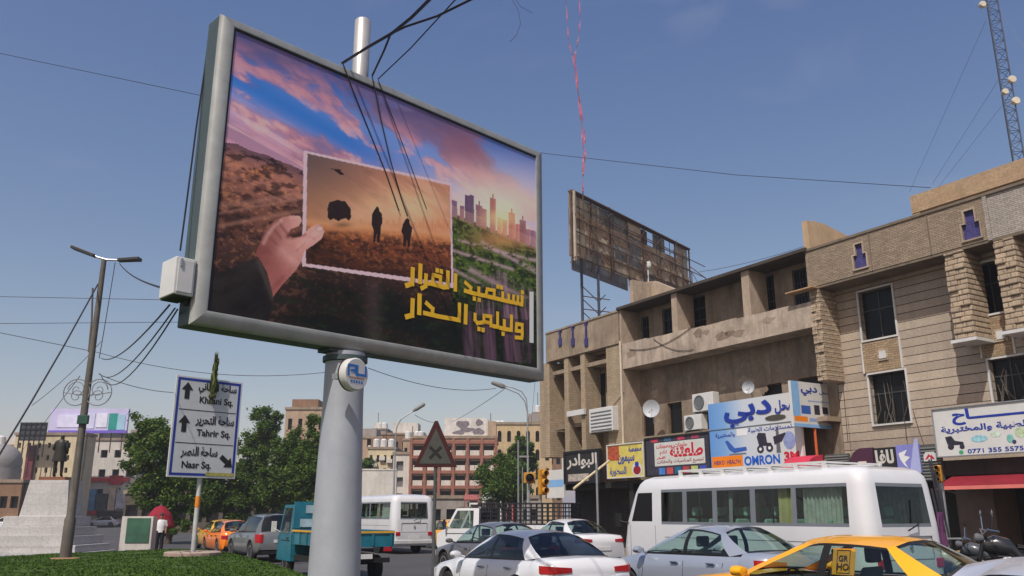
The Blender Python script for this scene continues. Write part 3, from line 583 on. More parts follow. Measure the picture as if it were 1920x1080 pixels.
for wv in cwin[1:4:2]:
    m = MB()
    for k in range(9): u = rg_.uniform(wv[0] + .1, wv[1] - .1); z = rg_.uniform(wv[2] + .3, wv[3] - .1); m.tube([(u, wy_ + .12, z), (u + rg_.uniform(-.15, .15), wy_ + .1, z - rg_.uniform(.3, .9)), (u + rg_.uniform(-.3, .3), wy_ + .06, wv[2] + .01)], .011, 4)
    m.build('hanging_cable', K('dusty_cable', S(96, 88, 78), .8, var=.2), C)
for (i, j, x, y) in [(0, 1, 1656, 665), (2, 3, 1877, 628)]:
    a, b2 = cwin[i][0], cwin[i][1]; z1 = cwin[i][2] - .08; z0 = cwin[j][3] + .08
    m = MB(); m.box(a - .04, b2 + .04, wy_ - .05, wy_ - .002, z0 + .01, z1 - .01); sp_ = m.build('spandrel', yellow_brick, C); m = MB(); m.box(a - .1, a - .042, wy_ - .06, wy_ - .002, z0, z1); m.box(b2 + .042, b2 + .1, wy_ - .06, wy_ - .002, z0, z1); m.build('edge_strip', frame_w, sp_)
    u, z = fu(x, y, wy_ - .06); m = MB(); m.box(u - .2, u + .2, wy_ - .09, wy_ - .052, z - .2, z + .2); m.build('stone_boss', rubble, sp_); m = MB(); m.box(u - .13, u + .13, wy_ - .11, wy_ - .092, z - .13, z + .13); m.build('marble_square', white, sp_)
for (x0, x1, yb, slab) in [(1532, 1548, 690, 0), (1789, 1817, 645, 1), (1885, 1905, 628, 1)]:
    a, zb = fu(x0 + 5, yb, 0.02); b2, _ = fu(x1, yb, .02); a, _ = fu(x0, 500, .02)
    a, b2 = (CL - .06, CL + .34) if x0 == 1532 else (fu(1800, 560, .02)[0] - .32, fu(1800, 560, .02)[0] + .32) if x0 == 1789 else (fu(1895, 560, .02)[0] - .26, fu(1895, 560, .02)[0] + .34)
    zb = {1532: 6.35, 1789: 6.95, 1885: 6.95}[x0]
    m = MB()
    k = 0; z = zb
    while z < zb0 - .13:   # rough stones stand out by different amounts
        hh = min(.17, zb0 - .102 - z); n_ = 2
        for q in range(n_):
            d = random.uniform(0, .09); ua_ = a + (b2 - a) * q / n_; ub_ = a + (b2 - a) * (q + 1) / n_; m.box(ua_, ub_ , .03 - d, wy_ - .002, z, z + hh * .94)
        z += hh; k += 1
    m.build('pilaster', rubble, C, bevel=.02)
    if slab: m = MB(); m.box(a - .12, b2 + .06, -.06, wy_ - .002, zb - .1, zb - .002); m.build('pilaster_foot', white, C)
# rooftop room
rz0, rz1 = fu(1713, 400, 2.6)[1], fu(1713, 366, 2.6)[1]
m = MB(); m.box(14.1, 27, 2.6, 8, rz0, rz1); m.box(14.1, 14.4, 2.62, 8, 9.5, rz0 - .01); m.build('rooftop_band', bricks('tan_brick_band', S(178, 152, 120), S(164, 138, 108), S(150, 126, 98), .3, .08, .006, streak=.25), C)
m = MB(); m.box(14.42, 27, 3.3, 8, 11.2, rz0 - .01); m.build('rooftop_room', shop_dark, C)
m = MB()
for u in (15.6, 17.2, 19.6, 21.3): m = MB(); m.box(u, u + .3, 2.7, 3.0, 11.3, rz0 - .01); m.build('rooftop_post', stucco2, C)
m = MB(); m.box(14.42, 27, 3.05, 3.2, 11.3, rz0 - .75); m.build('low_wall', stucco2, C)
m = MB(); m.prism([(CL - .1, .302, zb1 + .1), (CL - .1, .302, 12.5), (CL - .1, 1.0, 12.5), (CL - .1, 6, 11.6), (CL - .1, 6, zb1 + .1)], (.22, 0, 0)); m.box(CL - .12, CL + .14, .0, .30, zb1 + .092, 12.45); m.build('side_parapet', K('ochre_plaster', S(186, 160, 128), .9, var=.1, streak=.25), C)
# ground floor of C
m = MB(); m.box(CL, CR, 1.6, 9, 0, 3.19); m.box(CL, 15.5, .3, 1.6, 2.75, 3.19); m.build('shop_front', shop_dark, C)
m = MB(); m.box(15.75, 16.9, .3, 1.58, 0, 2.7); m.build('pillar', K('brown_marble', S(92, 76, 64), .5, var=.2, streak=.3), C)
m = MB(); m.box(15.5, CR, .0, 1.58, 2.85, 3.3); m.build('fascia', K('fascia_dark', S(58, 50, 46), .8, var=.2, streak=.5), C)
m = MB()
for z in np.arange(.2, 2.7, .16): m.box(16.95, CR, 1.52, 1.58, z, z + .13)
m.build('roller_shutter', K('dark_shutter', (.018, .018, .02), .6, var=.2), C)
# awning
aw = thing('shop_awning', 'red awning with a pale edge over the dark shop opening of the stone building', 'awning', FP.o, FP.rz)
m = MB(); m.prism([(15.9, 0, 2.82), (15.9, -.9, 2.5), (15.9, -.9, 2.44), (15.9, 0, 2.76)], (5.5, 0, 0)); m.build('canopy', K('awning_red', S(128, 26, 40), .7, var=.15), aw)
m = MB(); m.box(15.92, 21.4, -.93, -.902, 2.4, 2.5); m.build('valance', K('awning_edge', S(216, 120, 110), .7, var=.15), aw)
for u in (16, 18.6, 21.3): m = MB(); m.tube([(u, 0, 2.3), (u, -.85, 2.45)], .02); m.build('arm', steel, aw)
# pavement along the shops
m = MB(); m.box(-8, 26, -3.4, 1.5, .001, .14); pv = m.build('pavement', K('pavement_slabs', S(128, 118, 106), .9, var=.15, bmp=.3, streak=.2)); pv.location = FP.o; pv.rotation_euler = (0, 0, FP.rz); tag(pv, kind='structure')
m = MB(); m.box(-8, 26, -3.56, -3.402, .001, .15); pv = m.build('kerb', concrete, bevel=.02); pv.location = FP.o; pv.rotation_euler = (0, 0, FP.rz); tag(pv, kind='structure')

# ================================================================ SHOP SIGNS
def board(name, label, u0, u1, z0, z1, y, mat, frame=None, depth=.12, cat='shop sign', fw=.06):
    r = thing(name, label, cat, FP.o, FP.rz)
    m = MB(); m.box(u0, u1, y, y + depth, z0, z1); m.build('panel', mat, r)
    if frame:
        m = MB(); m.box(u0, u0 + fw, y - .04, y - .002, z0, z1); m.box(u1 - fw, u1, y - .04, y - .002, z0, z1); m.box(u0 + fw, u1 - fw, y - .04, y - .002, z1 - fw, z1); m.box(u0 + fw, u1 - fw, y - .04, y - .002, z0, z0 + fw); m.build('frame', frame, r)
    return r
def patch(r, u0, u1, z0, z1, y, mat, name='print'):
    m = MB(); m.quad((u0, y, z0), (u1, y, z0), (u1, y, z1), (u0, y, z1)); return m.build(name, mat, r)
def blob(r, pts, y, mat, name='print'):
    m = MB(); m.poly([(u, y, z) for u, z in pts]); return m.build(name, mat, r)
def ell(cx, cz, a, b, n=20): return [(cx + a * math.cos(2 * math.pi * k / n), cz + b * math.sin(2 * math.pi * k / n)) for k in range(n)]
# black sign with pale letters
s = board('shop_sign', 'black framed shop sign with large pale letters, leftmost on the corner block', -4.35, -1.35, 3.15, 4.75, -.25, K('sign_black', (.02, .02, .02), .5, var=.3), black, cat='shop sign', fw=.12)
lettering('البوادر', -4.1, -1.6, 3.85, 4.6, -.256, K('pale_letters', S(196, 192, 184), .5, var=.1), s, bold=.03)
patch(s, -4.0, -2.3, 3.25, 3.62, -.256, K('pale_print', S(170, 160, 150), .6, var=.5, scale=9))
# yellow sign
s = board('shop_sign', 'yellow shop sign with dark blue words and a red pot picture', -.85, 1.82, 3.3, 4.86, -.22, K('sign_yellow', S(206, 190, 96), .5, var=.15), white, fw=.05)
patch(s, -.78, .05, 4.12, 4.78, -.226, K('sign_red_orange_print', S(170, 80, 50), .5, var=.5, scale=7))
lettering('محمصة', .75, 1.65, 4.45, 4.72, -.227, blueink, s, bold=.03); lettering('سيمون', -.05, 1.15, 3.92, 4.35, -.227, blueink, s, bold=.03); lettering('السطورة', -.65, .55, 3.38, 3.82, -.227, blueink, s, bold=.03)
blob(s, ell(1.3, 3.66, .36, .3), -.2265, white); blob(s, ell(1.3, 3.62, .26, .2), -.2275, K('pot_red', S(140, 30, 40), .5, var=.2)); blob(s, ell(1.3, 3.88, .14, .12), -.2285, blueink)
# red lettered sign
s = board('shop_sign', 'dark framed shop sign with red Arabic lines on a pale panel', 1.86, 5.95, 3.28, 4.98, -.2, K('sign_slate', S(58, 54, 66), .5, var=.3, scale=5), black, fw=.07)
patch(s, 2.5, 5.6, 3.72, 4.72, -.206, K('sign_pale', S(200, 202, 196), .5, var=.08))
lettering('طلعتنه', 3.5, 5.5, 4.05, 4.62, -.209, redink, s, bold=.04); lettering('حلويات ومعجنات', 2.62, 4.6, 4.42, 4.66, -.207, redink, s, bold=.03); lettering('لكم', 2.85, 3.3, 4.18, 4.38, -.207, redink, s, bold=.03); lettering('افخر', 2.6, 3.2, 3.98, 4.14, -.207, redink, s, bold=.03)
lettering('لجميع المناسبات والحفلات', 2.65, 5.5, 3.76, 3.98, -.2075, K('dull_red_lettering', S(140, 60, 70), .5), s, bold=.02)
for k, c in enumerate([(70, 120, 190), (190, 80, 80), (30, 100, 130), (170, 60, 70), (180, 190, 110), (60, 80, 170)]): patch(s, 2.75 + k * .5, 3.15 + k * .5, 3.36, 3.64, -.206, K('badge_%d%d' % (k, c[0]), S(*c), .5, var=.3, scale=8))
for k, c in enumerate([(190, 60, 80), (60, 100, 130), (190, 60, 90), (150, 60, 80)]): patch(s, 2.3 + k * .85, 2.75 + k * .85, 4.76, 4.9, -.206, K('badge2_%d' % k, S(*c), .5, var=.3, scale=8))
# big medical shop sign
def medical_sign():
    m, t, b, o = new_mat('medical_sign_print'); v = objco(t); sp = t.nodes.new('ShaderNodeSeparateXYZ'); t.links.new(v, sp.inputs[0])
    mr = t.nodes.new('ShaderNodeMapRange'); mr.inputs[1].default_value = 6.0; mr.inputs[2].default_value = 10.65; t.links.new(sp.outputs[0], mr.inputs[0])
    t.links.new(ramp(t, mr.outputs[0], [(0, S(96, 146, 206)), (.18, S(120, 164, 212)), (.42, S(196, 204, 212)), (1, S(206, 204, 198))]), b.inputs['Base Color']); b.inputs['Roughness'].default_value = .45; return m
s = board('shop_sign', 'big white and sky blue shop sign with dark blue Arabic name and a wheelchair', 6.02, 10.62, 3.42, 6.05, -.3, medical_sign(), None)
m = MB(); m.box(6.02, 10.62, -.325, -.302, 4.98, 5.0); m.build('panel_joint', steel, s)
lettering('دبي', 6.9, 9.35, 4.98, 5.92, -.327, blueink, s, bold=.035); lettering('محل', 9.5, 10.35, 5.32, 5.82, -.327, blueink, s, bold=.03)
lettering('للمستلزمات الطبية', 8.1, 10.3, 4.7, 4.92, -.306, blueink, s, bold=.02); lettering('والمختبرية', 6.35, 7.4, 4.62, 4.84, -.306, blueink, s, bold=.02); patch(s, 7.5, 8.05, 4.66, 4.92, -.305, whiteink)
patch(s, 6.08, 7.72, 3.46, 3.92, -.305, orangeink); lettering('HEIKO  HEALTH', 6.2, 7.6, 3.6, 3.76, -.308, K('purple_lettering', S(90, 50, 110), .5), s)
bi2 = K('bright_blue_lettering', S(30, 90, 190), .5, var=.05)
lettering('OMRON', 7.8, 9.55, 3.5, 3.86, -.307, bi2, s, bold=.035); lettering('3M', 9.75, 10.45, 3.56, 3.92, -.307, redink, s, bold=.05)
blob(s, [(6.85, 4.5), (7.0, 4.52), (7.35, 4.2), (7.95, 4.22), (7.97, 4.08), (7.3, 4.02), (7.05, 4.15)], -.306, K('bed_blue', S(50, 90, 170), .5, var=.1)); blob(s, [(7.1, 4.0), (7.9, 4.0), (7.95, 3.94), (7.0, 3.94)], -.306, K('bed_grey', S(110, 120, 130), .5))
chair = K('wheelchair_print', S(48, 44, 58), .5, var=.3, scale=9)
blob(s, [(8.5, 4.55), (8.6, 4.7), (8.95, 4.66), (9.0, 4.3), (9.2, 4.28), (9.22, 4.18), (8.6, 4.2)], -.306, chair); blob(s, ell(8.65, 4.08, .17, .15), -.3065, chair); blob(s, ell(9.1, 4.1, .17, .15), -.307, chair); blob(s, ell(8.65, 4.08, .07, .06), -.3085, whiteink); blob(s, ell(9.1, 4.1, .07, .06), -.309, whiteink)
blob(s, ell(10.05, 4.32, .28, .33), -.306, K('blue_blob_print', S(140, 150, 190), .5, var=.3)); blob(s, ell(9.5, 5.2, .5, .1), -.329, K('lamp_disc_print', S(76, 72, 62), .5)); blob(s, [(9.42, 3.9), (9.62, 3.9), (9.58, 4.85), (9.46, 4.85)], -.3075, K('lamp_post_print', S(96, 98, 102), .5)); blob(s, [(9.3, 4.5), (9.9, 4.62), (9.9, 4.56), (9.7, 4.3), (9.35, 4.2)], -.308, chair)
# projecting medical sign, square to the wall
pc, pz = fu(1512, 800, -.35); r = thing('projecting_sign', 'small white projecting sign standing out from the wall beside the big blue sign', 'shop sign', FP.o, FP.rz)
U = 10.75
m = MB(); m.box(U, U + .12, -.95, 1.25, 4.72, 6.36); m.build('panel', K('sign_white', S(206, 206, 202), .5, var=.06), r)
def pr(y0, y1, z0, z1, mat, k=0): m = MB(); x = U + .123 + .001 * k; m.quad((x, y0, z0), (x, y1, z0), (x, y1, z1), (x, y0, z1)); return m.build('print', mat, r)
pr(-.95, -.55, 5.1, 6.36, K('sky_blue_print', S(130, 176, 220), .5, var=.1)); pr(-.9, -.2, 4.92, 5.1, orangeink); pr(-.95, 1.25, 4.72, 4.84, K('sky_blue_print', 0), 1); pr(.9, 1.12, 4.92, 5.08, redink)
pr(-.5, .0, 5.2, 5.5, K('bed_blue', 0)); pr(.2, .5, 5.2, 5.55, chair); pr(.65, .95, 5.25, 5.5, chair); pr(-.1, .6, 4.94, 5.06, K('grey_blue_print', S(140, 160, 200), .5)); pr(-.1, 1.1, 5.66, 5.7, K('grey_blue_print', 0))
e = bpy.data.objects.new('lettering_base', None); COL.objects.link(e); bpy.data.objects.remove(e)
l = lettering('دبي', -.45, .45, 5.86, 6.2, 0, blueink, r, bold=.03); l.rotation_euler = (0, 0, R(90)); l.location = (U + .126, 0, 0)
l = lettering('محل', .55, 1.05, 5.95, 6.1, 0, blueink, r, bold=.03); l.rotation_euler = (0, 0, R(90)); l.location = (U + .126, 0, 0)
m = MB(); m.tube([(U + .06, .2, 4.72), (U + .06, .2, 3.2)], .05); m.build('support_post', K('orange_steel', S(190, 90, 50), .6), r)
# right medical sign
s = board('shop_sign', 'long white medical laboratory sign with blue Arabic lettering, rightmost above the red awning', 15.72, 21.3, 3.38, 4.86, -.35, K('sign_white', 0), steel, fw=.03)
lettering('صبـــــــــــــــاح', 16.35, 20.2, 4.3, 4.78, -.356, blueink, s, bold=.045)
lettering('للمستلزمات الطبية والمختبرية', 15.95, 20.6, 4.06, 4.3, -.357, blueink, s, bold=.03)
blob(s, [(16.05, 3.98), (16.25, 4.0), (16.35, 3.85), (16.6, 3.8), (16.62, 3.72), (16.3, 3.72), (16.1, 3.75)], -.356, chair); blob(s, ell(16.2, 3.68, .1, .09), -.357, chair); blob(s, ell(16.55, 3.66, .08, .07), -.357, chair)
for k, (u, z, w, hh, c) in enumerate([(17.1, 3.86, .5, .1, (150, 200, 210)), (17.6, 3.95, .3, .08, (190, 210, 190)), (18.0, 3.8, .2, .12, (120, 180, 170)), (18.3, 3.95, .3, .14, (180, 200, 160)), (18.7, 3.9, .22, .14, (120, 190, 200)), (19.0, 3.98, .2, .08, (210, 80, 90)), (18.1, 3.7, .12, .06, (60, 60, 90)), (19.7, 3.86, .4, .12, (150, 180, 210)), (20.5, 3.86, .3, .14, (190, 150, 120))]): blob(s, ell(u, z, w / 2, hh), -.3562, K('label_print_%d' % k, S(*c), .5, var=.4, scale=8))
lettering('0771 355 5575 - 0773 615', 16.7, 19.6, 3.45, 3.58, -.357, blueink, s, bold=.02); blob(s, ell(16.5, 3.5, .07, .06), -.357, K('green_dot', S(60, 160, 110), .5))
# row of small signs over the ground floor
s = board('ribbed_sign', 'grey ribbed metal sign panel, plain, beside the red rounded awning', 11.4, 12.35, 3.0, 3.72, -.12, K('ribbed_grey', S(84, 86, 84), .5, var=.2), None, cat='sign panel')
m = MB()
for k in range(8): m.box(11.4, 12.35, -.15, -.122, 3.03 + k * .085, 3.07 + k * .085)
m.build('rib', K('rib_light', S(120, 122, 118), .5, var=.1), s)
s = thing('rounded_awning', 'faded crimson rounded awning at the foot of the big medical sign', 'awning', FP.o, FP.rz)
m = MB(); pr_ = [(0, 0)] + [(-1.05 * math.sin(a), .78 * math.cos(a)) for a in np.linspace(0, math.pi / 2, 10)]; m.prism([(10.2, p[0] - .1, 2.95 + p[1]) for p in pr_], (1.1, 0, 0)); m.build('canopy', K('crimson_cloth', S(186, 50, 74), .8, var=.2), s, smooth=40)
s = thing('shop_sign', 'dark plum shop sign with a rounded left end and a pale letter e', 'shop sign', FP.o, FP.rz)
pts = [(13.35, 3.85), (12.85, 3.85), (12.6, 3.72), (12.45, 3.5), (12.38, 3.2), (12.36, 2.95), (13.35, 2.95)]
m = MB(); m.prism([(u, -.18, z) for u, z in pts], (0, .12, 0)); m.build('panel', K('plum_panel', S(74, 40, 60), .5, var=.15), s)
l = K('cream_letter', S(226, 206, 190), .5, var=.05); m = MB()
for q in strokes([[(12.8, 3.2), (13.05, 3.2), (13.05, 3.38), (12.8, 3.38), (12.8, 3.0), (13.05, 3.0)]], .07): m.poly([(p.x, -.183 - .0007 * (len(m.f) % 6), p.y) for p in q])
m.build('lettering', l, s)
s = board('shop_sign', 'black shop sign with pale Arabic letters between the plum sign and the lilac sign', 13.37, 14.2, 2.95, 3.82, -.15, K('sign_black', 0), None); lettering('لافا', 13.42, 14.1, 3.3, 3.75, -.156, K('pale_letters', 0), s, bold=.04)
s = board('shop_sign', 'lilac shop sign with a white brush mark and a slanted pale top', 14.22, 15.02, 2.95, 3.86, -.18, K('lilac_panel', S(128, 130, 196), .5, var=.1), None)
blob(s, [(14.62, 2.95), (15.02, 2.95), (15.02, 4.05), (14.9, 4.0)], -.186, K('pale_lilac', S(166, 172, 214), .5)); blob(s, [(14.3, 3.6), (14.62, 3.7), (14.5, 3.52), (14.7, 3.46), (14.5, 3.3), (14.6, 3.1), (14.45, 3.24), (14.35, 3.4)], -.188, whiteink)
s = board('ribbed_sign', 'dark ribbed metal shop sign with a white plate and a red mountain mark', 15.04, 15.68, 2.7, 3.8, -.12, K('ribbed_grey', 0), None, cat='sign panel')
m = MB()
for k in range(11): m.box(15.04, 15.68, -.15, -.122, 2.74 + k * .095, 2.785 + k * .095)
m.build('rib', K('rib_light', 0), s); m = MB(); m.prism([(u, -.19, z) for u, z in [(15.16, 3.3), (15.16, 3.48), (15.24, 3.58), (15.5, 3.58), (15.56, 3.5), (15.56, 3.3)]], (0, .038, 0)); m.build('plate', white, s)
blob(s, [(15.2, 3.35), (15.34, 3.52), (15.4, 3.46), (15.43, 3.5), (15.53, 3.35), (15.44, 3.36), (15.36, 3.44), (15.28, 3.36)], -.193, redink, 'mark')
s = board('shop_sign', 'pale shop board with a light blue stripe, low behind the traffic signals', -6.0, -4.45, 2.5, 3.9, -.2, K('sign_white', 0), None); patch(s, -5.95, -4.5, 3.05, 3.4, -.206, K('sky_blue_print', 0))

# ================================================================ VEHICLES
def paint(name, col, metal=0, rough=.28):
    return K(name, col, rough, metal=metal, var=.04, scale=1.2, coat=.7)
car_glass = glass('car_glass', (.74, .88, .83), .92); bus_glass = glass('bus_glass', (.70, .80, .76), .95); tint_glass = glass('tinted_car_glass', (.40, .46, .52), .6)
tyre_m = K('tyre_rubber', (.018, .018, .018), .85, var=.15); rim_m = K('alloy_rim', (.42, .43, .44), .35, metal=.7, var=.1); chrome = K('chrome_trim', (.6, .6, .6), .15, metal=1, var=0)
trim = K('black_trim', (.012, .012, .012), .35, var=.1); plastic = K('dark_seat_cloth', (.055, .056, .06), .8, var=.2); redlens = K('red_lens', (.42, .012, .018), .15, var=.1, coat=.8)
clearlens = K('clear_lens', (.55, .57, .6), .12, var=.15, scale=14, coat=.8); plate_m = K('number_plate', (.62, .62, .6), .4, var=.12, scale=16); under_m = K('underbody_black', (.01, .01, .01), .9, var=0)
def grid_mesh(m, rows, closed=False):
    n = len(rows[0]); b = len(m.v)
    for r in rows: m.v += [tuple(p) for p in r]
    for i in range(len(rows) - 1):
        for j in range(n if closed else n - 1):
            k = (j + 1) % n; m.f.append((b + i * n + j, b + i * n + k, b + (i + 1) * n + k, b + (i + 1) * n + j))
def wheel(parent, x, y, r, w=.2):
    s = 1 if y > 0 else -1
    m = MB(); m.lathe([(r * .62, -w / 2), (r * .92, -w / 2), (r, -w * .32), (r, w * .32), (r * .92, w / 2), (r * .62, w / 2)], 28, (x, y, r), 'y'); o = m.build('wheel', tyre_m, parent, smooth=40)
    m = MB(); yo = y + s * w * .36; m.lathe([(r * .66, 0), (r * .66, s * .03), (r * .56, s * .03), (r * .53, 0), (r * .16, s * .01), (.001, s * .02)], 28, (x, yo, r), 'y')
    for k in range(5):
        t = 2 * math.pi * k / 5; c, q = math.cos(t), math.sin(t); d = r * .07
        m.prism([(x + c * r * .1 - q * d, yo, r + q * r * .1 + c * d), (x + c * r * .58 - q * d, yo, r + q * r * .58 + c * d), (x + c * r * .58 + q * d, yo, r + q * r * .58 - c * d), (x + c * r * .1 + q * d, yo, r + q * r * .1 - c * d)], (0, s * .028, 0))
    m.build('rim', rim_m, o, smooth=40); return o
def seat(parent, x, y, mat, name='seat', w=.46, top=.62, hd=True, z0=.5, rake=.16):
    m = MB(); m.prism([(x - .22, y - w / 2, z0 - .12), (x + .26, y - w / 2, z0 - .08), (x + .27, y - w / 2, z0 + .02), (x - .16, y - w / 2, z0 + .02), (x - .20 - rake, y - w / 2, z0 + top - .06), (x - .26 - rake, y - w / 2, z0 + top - .04), (x - .32, y - w / 2, z0 + .05)], (0, w, 0))
    if hd: m.box(x - .30 - rake, x - .20 - rake, y - .13, y + .13, z0 + top, z0 + top + .19)
    return m.build(name, mat, parent, bevel=.035)
def make_car(name, label, cat, pos, th, pm, L=4.6, W=1.78, H=1.45, ws=(.98, .14), rg=(-1.78, -1.05), hood=(.70, .93), trunk=(.97, 1.0), belt=(.90, .96), axle=(.92, 2.68), wr=.32, gl=None, bp=-.22, group=None, sill=.2, lights='bar', seatm=None, interior=True, roofrack=False, soft=1.0):
    gl = gl or car_glass; r = thing(name, label, cat, pos, math.pi / 2 + R(th), group); hw = W / 2; F0, R0 = L / 2, -L / 2
    ax = [F0 - axle[0], F0 - axle[0] - axle[1]]
    def wid(x):
        a = min(1, (F0 - x) / .55); b2 = min(1, (x - R0) / .42); return hw * (1 - .24 * (1 - a) ** 2.3) * (1 - .16 * (1 - b2) ** 2.3)
    bl = lambda x: np.interp(x, [rg[0], ws[0]], [belt[1], belt[0]])
    def deck(x):
        if x > ws[0] - .05: return np.interp(x, [ws[0] - .05, F0 - .35, F0 - .08, F0], [hood[1], hood[0] + .06, hood[0], hood[0] - .07])
        if x < rg[0] + .05: return np.interp(x, [R0, R0 + .06, rg[0] + .05], [trunk[0] - .05, trunk[0], trunk[1]])
        return bl(x)
    xs = sorted({round(v, 3) for v in [R0, R0 + .02, R0 + .06, R0 + .12, F0 - .02, F0 - .06, F0 - .13] + list(np.linspace(R0 + .2, F0 - .2, 40)) + [a + d for a in ax for d in np.linspace(-wr - .07, wr + .07, 17)] + [ws[0], rg[0]] if R0 <= v <= F0})
    def section(x):
        zb = sill + .1 * (1 - min(1, (F0 - x) / .3)) + .12 * (1 - min(1, (x - R0) / .3)); zt = deck(x); w = wid(x)
        for a in ax:
            d = abs(x - a)
            if d < wr + .065: zb = max(zb, wr + math.sqrt((wr + .065) ** 2 - d * d))
        e = min((F0 - x), (x - R0)); g = 1 - .3 * (1 - min(1, e / .13)) ** 2
        P = [(.90, zb), (.975, max(zb + .012, sill + .08)), (1.0, max(zb + .024, .52)), (.992, max(zb + .036, zt - .22)), (.962, max(zb + .05, zt - .075)), (.87, max(zb + .06, zt - .005)), (.5, zt + .02), (0, zt + .035)]
        return [(w * a, .55 + (z - .55) * g) for a, z in P]
    secs = [section(x) for x in xs]; nS = len(secs[0]); m = MB(); full = []
    for x, sc in zip(xs, secs): full.append([(x, y, z) for y, z in sc] + [(x, -y, z) for y, z in sc[-2::-1]])
    b0 = len(m.v); nf = len(full[0])
    for q in full: m.v += q
    for i in range(len(xs) - 1):
        mid = (xs[i] + xs[i + 1]) / 2; open_ = rg[0] + .37 < mid < ws[0] - .14
        for j in range(nf - 1):
            if open_ and nS - 3 <= j <= nf - nS + 1: continue
            m.f.append((b0 + i * nf + j, b0 + (i + 1) * nf + j, b0 + (i + 1) * nf + j + 1, b0 + i * nf + j + 1))
    m.f.append(tuple(b0 + k for k in range(nf))); m.f.append(tuple(b0 + (len(xs) - 1) * nf + k for k in range(nf))[::-1])
    # greenhouse columns from the windscreen centre round to the rear glass centre
    hb = hw * .868; hr = hw * .66; zr = H - .085
    xb = [ws[0] + .10, ws[0] + .07, ws[0] - .02]; yb = [0, hb * .5, hb * .88]; xt = [ws[1] + .06, ws[1] + .045, ws[1]]; yt = [0, hr * .5, hr * .9]
    cols = []
    def colm(x0, y0, x1, y1, kind, dz=0): cols.append((Vector((x0, y0, deck(min(max(x0, rg[0] - .2), ws[0] + .2)) + (.022 if abs(y0) < hb * .7 else .004) if (x0 > ws[0] - .04 or x0 < rg[0] + .04) else Vector((x0, y0, bl(x0))).z)), Vector((x1, y1, zr + dz)), kind))
    for k in range(3): colm(xb[k], yb[k], xt[k], yt[k], 'F' if k < 2 else 'P', (.045, .03, -.03 * soft)[k])
    sA, sC = ws[0] - .13, rg[0] + .36; tA, tC = ws[1] - .10, rg[1] + .02
    bA = bp + .01; bB = bp - .09
    def sx(t0): return t0
    fr = [0, .35, .7, 1]
    for f in fr[:-1]: colm(sA + (bA + .04 - sA) * f, hb, tA + (bA - tA) * f, hr - .03 * (1 - f) ** 2, 'S1', -.06 * soft * (1 - f) ** 2)
    colm(bA + .04, hb, bA, hr, 'B'); 
    for f in fr[:-1]: colm(bB + .03 + (sC - bB - .03) * f, hb, bB + (tC - bB) * f, hr - .03 * f ** 2, 'S2', -.06 * soft * f ** 2)
    colm(sC, hb, tC, hr - .03, 'P', -.06 * soft)
    for k in (2, 1, 0): colm(rg[0] + (.03, -.05, -.08)[2 - k] , yb[k] * .98, rg[1] - (.07, .10, .12)[2 - k], yt[k], 'R' if k else 'E', (.045, .03, -.03 * soft)[k])
    vr = [0, .07, .3, .55, .78, .93, 1]
    def pt(c, v):
        a, b_, _ = c; p = a.lerp(b_, v); q = math.sin(math.pi * v) * .05 * soft; d = Vector((p.x * .0, p.y, 0)); d = d.normalized() if abs(p.y) > hb * .55 else Vector((1 if p.x > 0 else -1, 0, 0)); p += d * q * (.8 if abs(p.y) > .3 else .6); return p
    def mirror(p): return Vector((p.x, -p.y, p.z))
    panes = {'F': MB(), 'R': MB(), 'S1': MB(), 'S2': MB()}; tr = MB()
    sp_r, sp_f = rg[1] + .25, ws[1] - .25
    for side in (1, -1):
        fx = (lambda p: p) if side == 1 else mirror
        for i in range(len(cols) - 1):
            A_ = [fx(pt(cols[i], v)) for v in vr]; B_ = [fx(pt(cols[i + 1], v)) for v in vr]; kd = cols[i][2]
            for k in range(len(vr) - 1):
                quad = [A_[k], B_[k], B_[k + 1], A_[k + 1]]; quad = quad if side == 1 else quad[::-1]
                rim_ = k in (0, len(vr) - 2)
                if kd in ('F', 'R') and not rim_: panes[kd].quad(*quad)
                elif kd in ('S1', 'S2') and not rim_: (panes[kd + ('l' if side == 1 else 'r')] if kd + ('l' if side == 1 else 'r') in panes else panes.setdefault(kd + ('l' if side == 1 else 'r'), MB())).quad(*quad)
                elif kd == 'B' or (kd in ('S1', 'S2', 'F', 'R') and rim_): tr.quad(*quad)
                else: m.quad(*quad)
            def roofrow(c, w):
                p = fx(pt(c, 1)); sxp = min(max(p.x, sp_r), sp_f); return Vector((p.x + (sxp - p.x) * w, p.y * (1 - w), p.z + (H - p.z) * math.sin(w * math.pi / 2)))
            ws_ = [0, .1, .3, .6, 1]
            for k in range(4):
                quad = [roofrow(cols[i], ws_[k]), roofrow(cols[i + 1], ws_[k]), roofrow(cols[i + 1], ws_[k + 1]), roofrow(cols[i], ws_[k + 1])]; m.quad(*(quad if side == 1 else quad[::-1]))
    m.build('body', pm, r, smooth=42, weld=True)
    panes['F'].build('windshield', gl, r, smooth=60, weld=True); panes['R'].build('rear_window', gl, r, smooth=60, weld=True)
    for k in ('S1l', 'S1r', 'S2l', 'S2r'): panes[k].build('side_window', gl, r, smooth=60, weld=True)
    tr.build('window_trim', trim, r, weld=True)
    for a in ax:
        for s in (1, -1): wheel(r, a, s * (hw - .115), wr)
    m = MB(); m.box(R0 + .25, F0 - .25, -hw * .7, hw * .7, sill - .02, .42); m.box(ax[1] + wr + .1, ax[0] - wr - .1, -hw * .93, hw * .93, sill - .01, .36); m.build('underbody', under_m, r)
    def endx(y, front):
        lo, hi = (F0 - .55, F0) if front else (R0, R0 + .42)
        for _ in range(24):
            mid = (lo + hi) / 2; big = wid(mid) > abs(y)
            if front: lo, hi = (mid, hi) if big else (lo, mid)
            else: lo, hi = (lo, mid) if big else (mid, hi)
        return lo
